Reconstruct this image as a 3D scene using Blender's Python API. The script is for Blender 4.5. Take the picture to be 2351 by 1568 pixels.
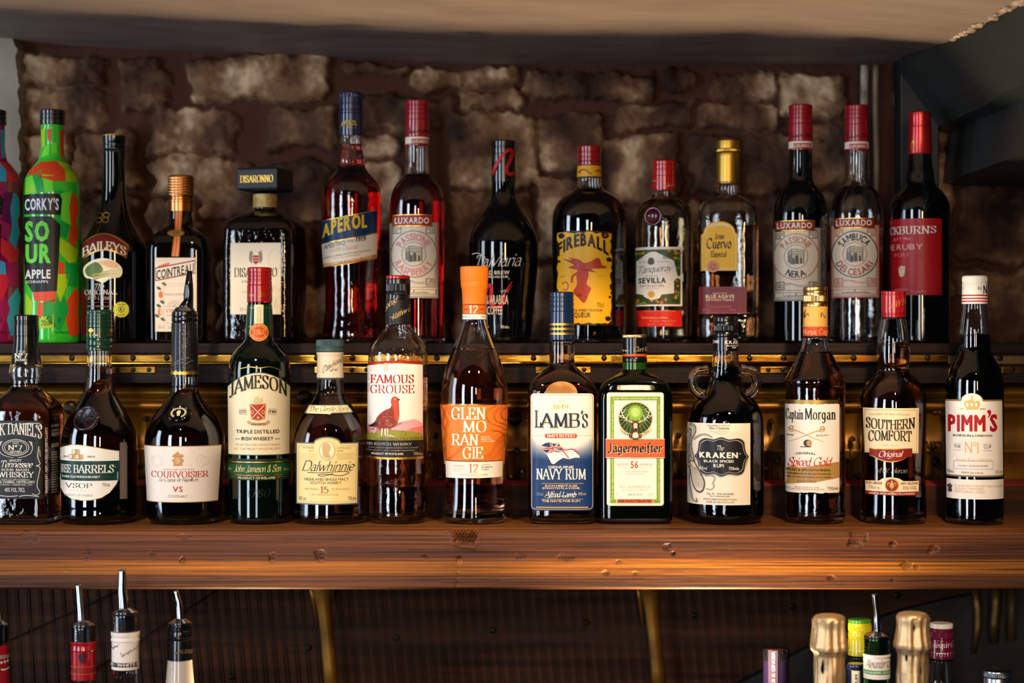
import bpy, bmesh, math, random
import numpy as np
from mathutils import Vector, Matrix, noise as mn
# ------------------------------------------------------------------ scene, camera, light
for o in list(bpy.data.objects): bpy.data.objects.remove(o)
SC = bpy.context.scene; COL = SC.collection
F = 4200.0; ZC = 1.5; CX = 1175.5; CY = 784.0
def W(px, py, d): return Vector(((px-CX)*d/F, d, ZC-(py-CY)*d/F))
def ZP(py, d): return ZC-(py-CY)*d/F
cam = bpy.data.cameras.new('camera'); camo = bpy.data.objects.new('camera', cam); COL.objects.link(camo)
camo.location = (0, 0, ZC); camo.rotation_euler = (math.pi/2, 0, 0)
cam.sensor_width = 36; cam.lens = F/2351*36; cam.clip_start = .05
cam.dof.use_dof = True; cam.dof.focus_distance = 2.05; cam.dof.aperture_fstop = 4.0
SC.camera = camo
SC.view_settings.view_transform = 'Standard'; SC.view_settings.look = 'None'
SC.view_settings.gamma = 1; SC.view_settings.use_curve_mapping = False
SC.view_settings.exposure = 0.0
wd = bpy.data.worlds.new('room_air'); SC.world = wd; wd.use_nodes = True
wd.node_tree.nodes['Background'].inputs[0].default_value = (.55, .62, .9, 1)
wd.node_tree.nodes['Background'].inputs[1].default_value = .012
def area(name, loc, tgt, sx, sy, e, c):
    l = bpy.data.lights.new(name, 'AREA'); l.shape = 'RECTANGLE'; l.size = sx; l.size_y = sy; l.energy = e; l.color = c
    o = bpy.data.objects.new(name, l); COL.objects.link(o); o.location = loc
    o.rotation_euler = (Vector(tgt)-Vector(loc)).to_track_quat('-Z', 'Y').to_euler(); return o
def spot(name, loc, tgt, e, c, ang, blend=.6, rad=.02):
    l = bpy.data.lights.new(name, 'SPOT'); l.energy = e; l.color = c; l.spot_size = math.radians(ang); l.spot_blend = blend; l.shadow_soft_size = rad
    o = bpy.data.objects.new(name, l); COL.objects.link(o); o.location = loc
    o.rotation_euler = (Vector(tgt)-Vector(loc)).to_track_quat('-Z', 'Y').to_euler(); return o
COOL = (.72, .85, 1.0); WARM = (1.0, .62, .30)
# daylight through three tall windows of the pub, two beside and one behind the camera
area('window_light', (-2.7, 1.35, 1.55), (0, 1.9, 1.45), .55, 1.5, 22, COOL)
area('window_light', (-2.1, -.55, 1.6), (0, 2.1, 1.4), .5, 1.5, 34, COOL)
area('window_light', (-.5, -1.6, 1.55), (0, 2.1, 1.4), .42, 1.5, 19, (.85, .92, 1.0))
# warm lamps of the bar: a pendant behind the camera, two ceiling spots
area('pendant_light', (.32, -.9, 1.75), (0, 2.1, 1.35), .16, .5, 12, WARM)
spot('bar_spot_light', (-.45, .95, 2.15), (-.30, 2.1, 1.30), 50, (1, .72, .45), 46, .8, .025)
spot('bar_spot_light', (.36, .95, 2.15), (.20, 2.1, 1.30), 72, (1, .68, .38), 40, .8, .025)
# two small lamps standing low in front of the beam shelf; the shelf edge cuts their light off on the ceiling
spot('shelf_lamp_light', (.225, 1.953, 1.05), (.225, 1.953, 2), 21, (1, .72, .40), 104, .3, .026)
spot('shelf_lamp_light', (-.30, 1.953, 1.05), (-.30, 1.953, 2), 8, (1, .72, .40), 104, .3, .026)

# ------------------------------------------------------------------ materials
MATS = {}
def lin(h):
    h = h.lstrip('#'); r = [int(h[i:i+2], 16)/255 for i in (0, 2, 4)]
    return tuple(((c+.055)/1.055)**2.4 if c > .04045 else c/12.92 for c in r)+(1,)
def pb(name, col, rough=.5, metal=0, **k):
    m = bpy.data.materials.new(name); m.use_nodes = True
    b = m.node_tree.nodes['Principled BSDF']
    b.inputs['Base Color'].default_value = lin(col) if isinstance(col, str) else tuple(col)+(1,)
    b.inputs['Roughness'].default_value = rough; b.inputs['Metallic'].default_value = metal
    for kk, v in k.items(): b.inputs[kk.replace('_', ' ')].default_value = v
    return m
METAL = {'gold': ('#e0b050', .4), 'copper': ('#d08850', .28), 'silver': ('#c8ccd0', .25), 'dullgold': ('#b89550', .42), 'chrome': ('#b4b8be', .1), 'brass': ('#d8a640', .2), 'foil': ('#e3b878', .3), 'redfoil': ('#c01020', .3), 'greenfoil': ('#0f4a30', .32), 'bluefoil': ('#12305a', .32)}
def M(key):
    """paper / foil / plastic by key: '#rrggbb' paper, '#rrggbbg' glossy plastic, '#rrggbbm' painted metal, or a metal's name"""
    if key in MATS: return MATS[key]
    if key in METAL: m = pb(key, METAL[key][0], METAL[key][1], 1)
    elif key.endswith('g'): m = pb('gloss_'+key[1:], key[:-1], .22, 0, Coat_Weight=.6, Coat_Roughness=.08)
    elif key.endswith('m'): m = pb('lacquered_'+key[1:], key[:-1], .3, .55, Coat_Weight=.5, Coat_Roughness=.15)
    else: m = pb('print_'+key[1:], key, .45, 0, Coat_Weight=.1, Coat_Roughness=.25, Specular_IOR_Level=.3)
    MATS[key] = m; return m
def glassmat(name, col=(1, 1, 1), bump=0, ior=1.5, rough=0):
    m = pb(name, col, rough, 0, IOR=ior, Transmission_Weight=1.0)
    if bump: addbump(m, 60, bump)
    return m
def addbump(m, scale, strength, dist=.002, stretch=None):
    nt = m.node_tree; b = nt.nodes['Principled BSDF']
    tc = nt.nodes.new('ShaderNodeTexCoord'); n = nt.nodes.new('ShaderNodeTexNoise'); n.inputs['Scale'].default_value = scale; n.inputs['Detail'].default_value = 3
    bp = nt.nodes.new('ShaderNodeBump'); bp.inputs['Strength'].default_value = strength; bp.inputs['Distance'].default_value = dist
    if stretch:
        mp = nt.nodes.new('ShaderNodeMapping'); mp.inputs['Scale'].default_value = stretch
        nt.links.new(tc.outputs['Object'], mp.inputs[0]); nt.links.new(mp.outputs[0], n.inputs['Vector'])
    else: nt.links.new(tc.outputs['Object'], n.inputs['Vector'])
    nt.links.new(n.outputs[0], bp.inputs['Height']); nt.links.new(bp.outputs[0], b.inputs['Normal'])
    return m
def liquidmat(name, col, dens):
    m = pb(name, (1, 1, 1), 0, 0, IOR=1.36, Transmission_Weight=1.0)
    nt = m.node_tree; v = nt.nodes.new('ShaderNodeVolumeAbsorption'); v.inputs[0].default_value = lin(col); v.inputs[1].default_value = dens
    nt.links.new(v.outputs[0], nt.nodes['Material Output'].inputs['Volume']); return m
def darkglass(name, col, bump=0, sc=60):
    m = pb(name, col, .06, 0, IOR=1.5, Coat_Weight=.4, Coat_Roughness=.02)
    if bump: addbump(m, sc, bump)
    return m
G = dict(clear=glassmat('clear_glass'), ripple=glassmat('moulded_clear_glass', bump=.25), green=glassmat('green_glass', (.25, .75, .25)),
    black=darkglass('black_glass', '#050506'), brown=darkglass('dark_brown_glass', '#0d0503', .0), amberdark=darkglass('dark_amber_glass', '#100602', .5, 90),
    greendark=darkglass('dark_green_glass', '#030b05'), jager=darkglass('bottle_green_glass', '#020503', .12, 40), kraken=darkglass('black_rum_glass', '#060507', .25, 70),
    cognac=darkglass('deep_cognac_glass', '#180604'), port=darkglass('black_port_glass', '#040405'))
LQ = dict(amber=liquidmat('amber_whisky', '#dca252', 40), amberdark=liquidmat('dark_amber_spirit', '#c88a42', 60), gold=liquidmat('golden_spirit', '#ecb850', 28),
    aperol=liquidmat('orange_red_aperitif', '#f43c20', 66), pink=liquidmat('raspberry_liqueur', '#ee1c4c', 62), clear=liquidmat('clear_spirit', '#f0f0f0', 2),
    cognac=liquidmat('brown_brandy', '#a84c2c', 80), pale=liquidmat('pale_gin', '#e0c060', 14), rum=liquidmat('dark_rum', '#b07a44', 72), yellow=liquidmat('pale_yellow_spirit', '#d8d890', 15))

# ------------------------------------------------------------------ object helpers
def mk(name, verts, faces, mats, parent=None, mi=None, smooth=True, loc=None):
    me = bpy.data.meshes.new(name); me.from_pydata([tuple(v) for v in verts], [], faces); 
    for m in (mats if isinstance(mats, (list, tuple)) else [mats]): me.materials.append(m)
    if mi is not None: me.polygons.foreach_set('material_index', mi)
    if smooth: me.polygons.foreach_set('use_smooth', [True]*len(me.polygons))
    me.update(); o = bpy.data.objects.new(name, me); COL.objects.link(o)
    if parent: o.parent = parent
    if loc is not None: o.location = loc
    return o
def bmobj(name, bm, mats, parent=None, smooth=False, loc=None):
    me = bpy.data.meshes.new(name); bm.to_mesh(me); bm.free()
    for m in (mats if isinstance(mats, (list, tuple)) else [mats]): me.materials.append(m)
    if smooth: me.polygons.foreach_set('use_smooth', [True]*len(me.polygons))
    o = bpy.data.objects.new(name, me); COL.objects.link(o)
    if parent: o.parent = parent
    if loc is not None: o.location = loc
    return o
def sharp(o, ang=35):
    o.data.set_sharp_from_angle(angle=math.radians(ang)); return o
def tag(o, label, cat, group=None, kind=None):
    o['label'] = label
    if cat: o['category'] = cat
    if group: o['group'] = group
    if kind: o['kind'] = kind
    return o
def empty(name, loc):
    o = bpy.data.objects.new(name, None); COL.objects.link(o); o.location = loc; o.empty_display_size = .02; return o
def box(bm, x0, x1, y0, y1, z0, z1, bev=0):
    r = bmesh.ops.create_cube(bm, size=1); vs = r['verts']
    for v in vs: v.co = Vector(((x0+x1)/2+v.co.x*(x1-x0), (y0+y1)/2+v.co.y*(y1-y0), (z0+z1)/2+v.co.z*(z1-z0)))
    if bev:
        es = list({e for v in vs for e in v.link_edges})
        bmesh.ops.bevel(bm, geom=es, offset=bev, segments=3, affect='EDGES', profile=.5)
def boxobj(name, x0, x1, y0, y1, z0, z1, mat, parent=None, bev=.001, loc=(0, 0, 0)):
    bm = bmesh.new(); box(bm, x0-loc[0], x1-loc[0], y0-loc[1], y1-loc[1], z0-loc[2], z1-loc[2], bev); return bmobj(name, bm, mat, parent, loc=loc if parent is None else None)
def tube(pts, rad, seg=10, closed=False):
    pts = [Vector(p) for p in pts]; n = len(pts); V = []; Fc = []
    if not isinstance(rad, (list, tuple)): rad = [rad]*n
    up = Vector((0, 1, 0))
    for i, p in enumerate(pts):
        a = pts[(i-1) % n] if (i > 0 or closed) else p; b = pts[(i+1) % n] if (i < n-1 or closed) else p
        t = (b-a).normalized(); s = t.cross(up)
        if s.length < 1e-3: s = t.cross(Vector((1, 0, 0)))
        s.normalize(); q = s.cross(t)
        for k in range(seg):
            an = 2*math.pi*k/seg; V.append(p+(s*math.cos(an)+q*math.sin(an))*rad[i])
    for i in range(n if closed else n-1):
        j = (i+1) % n
        for k in range(seg): Fc.append((i*seg+k, i*seg+(k+1) % seg, j*seg+(k+1) % seg, j*seg+k))
    if not closed: Fc.append(tuple(range(seg))[::-1]); Fc.append(tuple((n-1)*seg+k for k in range(seg)))
    return V, Fc
def revolve(path, seg=72, rot=0):
    """path of (r, z[, n, ratio, ridge, wrinkle]); r=0 ends close on the axis"""
    V = []; Fc = []; rings = []
    for p in path:
        r, z = p[0], p[1]; n = p[2] if len(p) > 2 else 2; ra = p[3] if len(p) > 3 else 1; rg = p[4] if len(p) > 4 else 0; wr = p[5] if len(p) > 5 else 0
        if r <= 1e-7: rings.append([len(V)]); V.append((0, 0, z)); continue
        ring = []
        for i in range(seg):
            t = 2*math.pi*i/seg+math.pi/seg; c, s = math.cos(t), math.sin(t); rr = r+(rg if i % 2 else 0)
            if wr: rr += wr*(mn.noise(Vector((c*1.6, s*1.6, z*45)))*1.0+.8*mn.noise(Vector((c*4.5, s*4.5, z*14+7))))
            if n > 2.01: x = math.copysign(abs(c)**(2/n), c)*rr; y = math.copysign(abs(s)**(2/n), s)*rr*ra
            else: x = c*rr; y = s*rr*ra
            if rot: x, y = x*math.cos(rot)-y*math.sin(rot), x*math.sin(rot)+y*math.cos(rot)
            ring.append(len(V)); V.append((x, y, z))
        rings.append(ring)
    for a, b in zip(rings, rings[1:]):
        if len(a) == 1 and len(b) == 1: continue
        if len(a) == 1: Fc += [(a[0], b[(i+1) % seg], b[i]) for i in range(seg)]
        elif len(b) == 1: Fc += [(a[i], a[(i+1) % seg], b[0]) for i in range(seg)]
        else: Fc += [(a[i], a[(i+1) % seg], b[(i+1) % seg], b[i]) for i in range(seg)]
    return V, Fc
def pchip(xs, ys):
    xs = np.array(xs, float); ys = np.array(ys, float); h = np.diff(xs); d = np.diff(ys)/h; m = np.zeros(len(xs))
    for i in range(1, len(xs)-1):
        if d[i-1]*d[i] > 0:
            w1 = 2*h[i]+h[i-1]; w2 = h[i]+2*h[i-1]; m[i] = (w1+w2)/(w1/d[i-1]+w2/d[i])
    m[0] = d[0]; m[-1] = d[-1]
    def f(x):
        x = min(max(x, xs[0]), xs[-1]); i = int(min(np.searchsorted(xs, x, 'right')-1, len(xs)-2)); i = max(i, 0)
        t = (x-xs[i])/h[i]; return float((2*t**3-3*t*t+1)*ys[i]+(t**3-2*t*t+t)*h[i]*m[i]+(-2*t**3+3*t*t)*ys[i+1]+(t**3-t*t)*h[i]*m[i+1])
    return f

# ------------------------------------------------------------------ lettering
CH = [chr(i) for i in range(33, 127)]+['ä', 'ö', 'Ä', 'Ö', 'É', 'é', 'ß', 'Ü', 'ü', '®', '™', '·', 'º', '—', '★']
FONT = {}
def load_sans():
    objs = []
    for wt, off in (('r', 0.0), ('b', .022)):
        for c in CH+[' ']:
            cu = bpy.data.curves.new('t', 'FONT'); cu.body = c if c != ' ' else 'H'; cu.size = 1; cu.resolution_u = 2; cu.offset = off
            o = bpy.data.objects.new('t', cu); COL.objects.link(o); objs.append((wt, c, o, cu))
    bpy.context.view_layer.update(); dg = bpy.context.evaluated_depsgraph_get()
    hh = {}
    for wt, c, o, cu in objs:
        me = o.evaluated_get(dg).to_mesh(); vs = [(v.co.x, v.co.y) for v in me.vertices]; fs = [tuple(p.vertices) for p in me.polygons]
        if c == 'H': hh[wt] = max(v[1] for v in vs)
        if not vs or c == ' ': FONT[(wt, c)] = ([], [], .32); continue
        x0 = min(v[0] for v in vs); x1 = max(v[0] for v in vs)
        FONT[(wt, c)] = ([(x-x0, y) for x, y in vs], fs, x1-x0+.085)
        o.evaluated_get(dg).to_mesh_clear()
    for wt in 'rb':
        s = 1/hh[wt]
        for c in CH:
            v, f, a = FONT[(wt, c)]; FONT[(wt, c)] = ([(x*s, y*s) for x, y in v], f, a*s)
    v, f, a_ = FONT[('r', 'M')]; FONT[('b', 'M')] = ([(x+d+.04, y) for d in (-.035, 0, .035) for x, y in v], [tuple(i+k*len(v) for i in t) for k in range(3) for t in f], a_+.08)
    for wt, c, o, cu in objs: bpy.data.objects.remove(o); bpy.data.curves.remove(cu)
load_sans()
SK = {'A': '78 b0,0 38,100;b76,0 38,100;n14,34 62,34', 'B': '70 l10,0 10,100;n10,100 35,100;s35,100 58,95 60,76 52,56 35,52;n10,52 35,52;s35,52 60,48 66,27 58,5 35,0;n10,0 35,0',
'C': '78 s70,78 60,95 42,101 18,90 6,50 18,10 42,-1 60,5 72,22;n70,98 70,72', 'D': '78 l10,0 10,100;n10,100 34,100;s34,100 60,92 72,50 60,8 34,0;n10,0 34,0',
'E': '64 l10,0 10,100;n10,100 56,100;n56,100 57,78;n10,52 42,52;n42,62 42,42;n10,0 58,0;n58,0 60,24', 'F': '60 l10,0 10,100;n10,100 56,100;n56,100 57,78;n10,50 42,50;n42,60 42,40',
'G': '82 s70,78 60,95 42,101 18,90 6,50 18,10 42,-1 60,4 68,14;n70,98 70,74;n68,8 68,42;n54,42 80,42', 'H': '80 l12,0 12,100;l68,0 68,100;n12,52 68,52', 'I': '24 l12,0 12,100',
'J': '44 t30,100 30,20;s30,22 26,0 12,-8 2,2', 'K': '76 l12,0 12,100;t66,100 14,42;b72,0 30,60', 'L': '60 l12,0 12,100;n12,0 56,0;n56,0 58,26', 'M': '96 b12,0 14,100;n14,100 48,8;n48,8 82,100;b84,0 82,100',
'N': '80 l12,0 12,100;n12,100 68,0;t68,100 68,0', 'O': '82 s41,101 16,90 6,50 16,10 41,-1 66,10 76,50 66,90 41,101', 'P': '64 l12,0 12,100;n12,100 34,100;s34,100 58,94 62,72 56,52 34,46;n12,46 34,46',
'Q': '82 s41,101 16,90 6,50 16,10 41,-1 66,10 76,50 66,90 41,101;n46,10 78,-14', 'R': '76 l12,0 12,100;n12,100 34,100;s34,100 58,94 62,72 56,52 34,46;n12,46 34,46;b70,0 38,46',
'S': '60 s52,78 44,96 30,101 12,93 8,74 20,58 40,46 53,28 48,8 30,-1 14,4 7,22;n52,98 52,74;n7,2 7,26', 'T': '68 b34,0 34,100;n4,100 64,100;n4,100 3,76;n64,100 65,76',
'U': '78 t12,100 12,30;s12,32 18,6 38,-1 58,6 66,32;t66,100 66,30', 'V': '76 t2,100 38,0;t74,100 38,0', 'W': '108 t2,100 30,0;n54,96 30,0;n54,96 80,0;t106,100 80,0', 'X': '76 l4,0 70,100;l70,0 4,100',
'Y': '74 b36,0 36,46;t4,100 36,46;t70,100 36,46', 'Z': '64 n6,100 58,100;n58,100 6,0;n6,0 60,0;n6,100 5,78;n60,0 61,24',
'a': '52 s10,50 20,62 34,60 40,45 40,10 46,0 52,4;s40,36 18,34 8,18 14,2 26,-1 40,12', 'b': '54 t12,100 12,2;s12,45 28,62 44,52 50,30 42,6 28,-1 12,12', 'c': '44 s40,48 28,62 12,52 6,30 14,6 28,-1 42,12',
'd': '56 t42,100 42,10;s42,12 46,0 54,2;s42,46 28,62 12,52 6,30 14,6 28,-1 42,14', 'e': '48 s8,32 42,34 40,52 26,62 12,52 6,30 14,6 28,-1 44,12', 'f': '34 s38,90 32,101 20,96 16,80 16,60;b16,0 16,62;n4,60 32,60',
'g': '54 s42,46 28,62 12,52 6,30 14,8 28,2 42,16;s42,60 42,10 40,-20 24,-32 8,-24', 'h': '56 l12,0 12,100;s12,44 26,62 40,56 44,40;b44,0 44,42', 'i': '24 l12,0 12,62;n11,80 13,92', 'j': '24 t12,62 12,-10;s12,-8 8,-28 -4,-30;n11,80 13,92',
'k': '54 l12,0 12,100;t44,62 14,26;b50,0 24,36', 'l': '24 l12,0 12,100', 'm': '84 l12,0 12,62;s12,44 24,62 36,56 40,42;b40,0 40,42;s40,44 52,62 66,56 70,42;b70,0 70,42', 'n': '56 l12,0 12,62;s12,44 26,62 40,56 44,40;b44,0 44,42',
'o': '54 s27,62 12,54 6,30 12,6 27,-1 42,6 48,30 42,54 27,62', 'p': '54 l12,-32 12,62;s12,45 28,62 44,52 50,30 42,6 28,-1 12,12', 'q': '54 l42,-32 42,62;s42,46 28,62 12,52 6,30 14,6 28,-1 42,14', 'r': '40 l12,0 12,62;s12,42 22,58 34,62 38,54',
's': '40 s34,50 26,62 14,60 8,48 18,36 32,26 36,12 26,-1 12,2 6,12', 't': '34 s16,84 16,20 20,2 34,4;n4,60 32,60', 'u': '56 t12,62 12,18;s12,20 16,2 26,-1 42,14;t42,62 42,12;s42,14 46,0 54,2', 'v': '50 t4,62 26,0;t48,62 26,0',
'w': '76 t4,62 22,0;n38,58 22,0;n38,58 54,0;t72,62 54,0', 'x': '50 l4,0 46,62;l46,0 4,62', 'y': '50 t4,62 26,2;s48,62 26,2 14,-28 2,-26', 'z': '46 n6,60 40,60;n40,60 6,0;n6,0 42,0',
'0': '60 s30,101 12,88 6,50 12,12 30,-1 48,12 54,50 48,88 30,101', '1': '36 l20,0 20,100;n20,98 6,84', '2': '58 s8,74 16,96 34,100 50,84 46,60 8,0;n8,0 54,0', '3': '56 s8,84 22,101 44,92 46,66 24,54;s24,54 52,48 50,14 26,-1 6,14',
'4': '64 n44,0 44,100;n44,100 4,30;n4,30 60,30', '5': '58 n14,98 48,98;n14,98 12,56;s12,56 30,62 50,50 52,28 42,6 24,-1 6,10', '6': '58 s46,90 20,80 8,40 14,8 30,-1 48,10 50,34 38,54 20,52 10,34', '7': '56 n6,98 52,98;n52,98 22,0',
'8': '56 s28,101 10,90 14,64 44,42 50,18 28,-1 6,18 12,42 42,64 46,90 28,101', '9': '58 s12,10 38,20 50,60 44,92 28,101 10,90 8,66 20,46 38,48 48,66', "'": '16 n10,102 6,80', '.': '18 n8,0 12,5', ',': '18 n12,5 6,-14', '-': '40 n6,46 34,46',
'&': '70 s62,44 46,4 24,-1 8,20 20,46 40,70 36,96 22,98 16,80 30,50 64,0', '·': '22 n9,46 13,52', '%': '60 n50,100 10,0;s14,98 6,84 14,70 22,84 14,98;s46,30 38,16 46,2 54,16 46,30', 'º': '34 s17,98 6,84 17,70 28,84 17,98;n6,58 28,58',
'ä': '52 s10,50 20,62 34,60 40,45 40,10 46,0 52,4;s40,36 18,34 8,18 14,2 26,-1 40,12;n14,78 18,88;n34,78 38,88', '®': '20 s10,100 4,94 10,88 16,94 10,100', 'ſ': '34 s38,90 32,101 20,96 16,80 16,60;n16,-14 16,62;n6,60 28,58', ' ': '34 '}
def cat(pts, k=4):
    out = []; n = len(pts); cl = pts[0] == pts[-1]
    for i in range(n-1):
        p0 = pts[i-1] if i > 0 else (pts[n-2] if cl else pts[0]); p1 = pts[i]; p2 = pts[i+1]; p3 = pts[i+2] if i+2 < n else (pts[1] if cl else pts[-1])
        for j in range(k):
            t = j/k; out.append(tuple(.5*((2*p1[a])+(-p0[a]+p2[a])*t+(2*p0[a]-5*p1[a]+4*p2[a]-p3[a])*t*t+(-p0[a]+3*p1[a]-3*p2[a]+p3[a])*t**3) for a in (0, 1)))
    out.append(pts[-1]); return out
def ribbon(pts, wfun, V, Fc):
    n = len(pts); b = len(V)
    for i in range(n):
        a = pts[max(i-1, 0)]; c = pts[min(i+1, n-1)]; dx, dy = c[0]-a[0], c[1]-a[1]; L = math.hypot(dx, dy) or 1e-6; dx /= L; dy /= L
        w = wfun(dx, dy, i/(n-1) if n > 1 else 0); V.append((pts[i][0]-dy*w, pts[i][1]+dx*w)); V.append((pts[i][0]+dy*w, pts[i][1]-dx*w))
    for i in range(n-1): Fc.append((b+2*i, b+2*i+1, b+2*i+3, b+2*i+2))
STY = {'S': (.17, .05, 18, 1, 0), 's': (.10, .035, 15, 1, 0), 'c': (.085, .035, 40, 0, .32), 'C': (.13, .05, 40, 0, .28), 'k': (.19, .05, 42, 0, 0)}
def glyph(st, c):
    if (st, c) in FONT: return FONT[(st, c)]
    if st == 'B':
        v, f, a_ = glyph('b', c); FONT[(st, c)] = ([(x+dx+.05, y+dy) for dx, dy in ((-.045, 0), (.045, 0), (0, .03), (0, -.01)) for x, y in v], [tuple(i+k*len(v) for i in t) for k in range(4) for t in f], a_+.1); return FONT[(st, c)]
    if st in 'rb': return FONT.get((st, c), FONT[(st, ' ')])
    nw, tm, ang, ser, sh = STY[st]
    if c not in SK: g = FONT.get(('b' if st == 'S' else 'r', c), FONT[('r', ' ')]); FONT[(st, c)] = g; return g
    wd, _, body = SK[c].partition(' '); nx, ny = math.cos(math.radians(ang))*nw/2, math.sin(math.radians(ang))*nw/2
    wf = lambda dx, dy, t: max(tm/2, abs(nx*dy-ny*dx)); V = []; Fc = []
    for s in [q for q in body.split(';') if q]:
        ty = s[0]; P = [tuple(float(u)/100 for u in q.split(',')) for q in s[1:].split(' ')]
        if ty == 's' and st != 'k': ribbon(cat(P), wf, V, Fc); continue
        for a, b in zip(P, P[1:]):
            L = math.hypot(b[0]-a[0], b[1]-a[1]); e = tm/2/L if (ty != 's' and st != 'k') or True else 0
            a2 = (a[0]-(b[0]-a[0])*e, a[1]-(b[1]-a[1])*e); b2 = (b[0]+(b[0]-a[0])*e, b[1]+(b[1]-a[1])*e)
            ribbon([a2, b2], wf, V, Fc)
        if ser and ty in 'lbt':
            ends = sorted([P[0], P[-1]], key=lambda q: q[1]); use = ends if ty == 'l' else [ends[0]] if ty == 'b' else [ends[1]]
            for q in use:
                w = nw/2+.085; ribbon([(q[0]-w, q[1]), (q[0]+w, q[1])], lambda *_: max(tm*.6, .022), V, Fc)
    if sh: V = [(x+y*sh, y) for x, y in V]
    adv = float(wd)/100+(.10 if ser else -.04 if st in 'cC' else .03)
    if st == 'k': V = [(x*.86, y) for x, y in V]; adv *= .86
    FONT[(st, c)] = (V, Fc, adv); return FONT[(st, c)]

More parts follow.
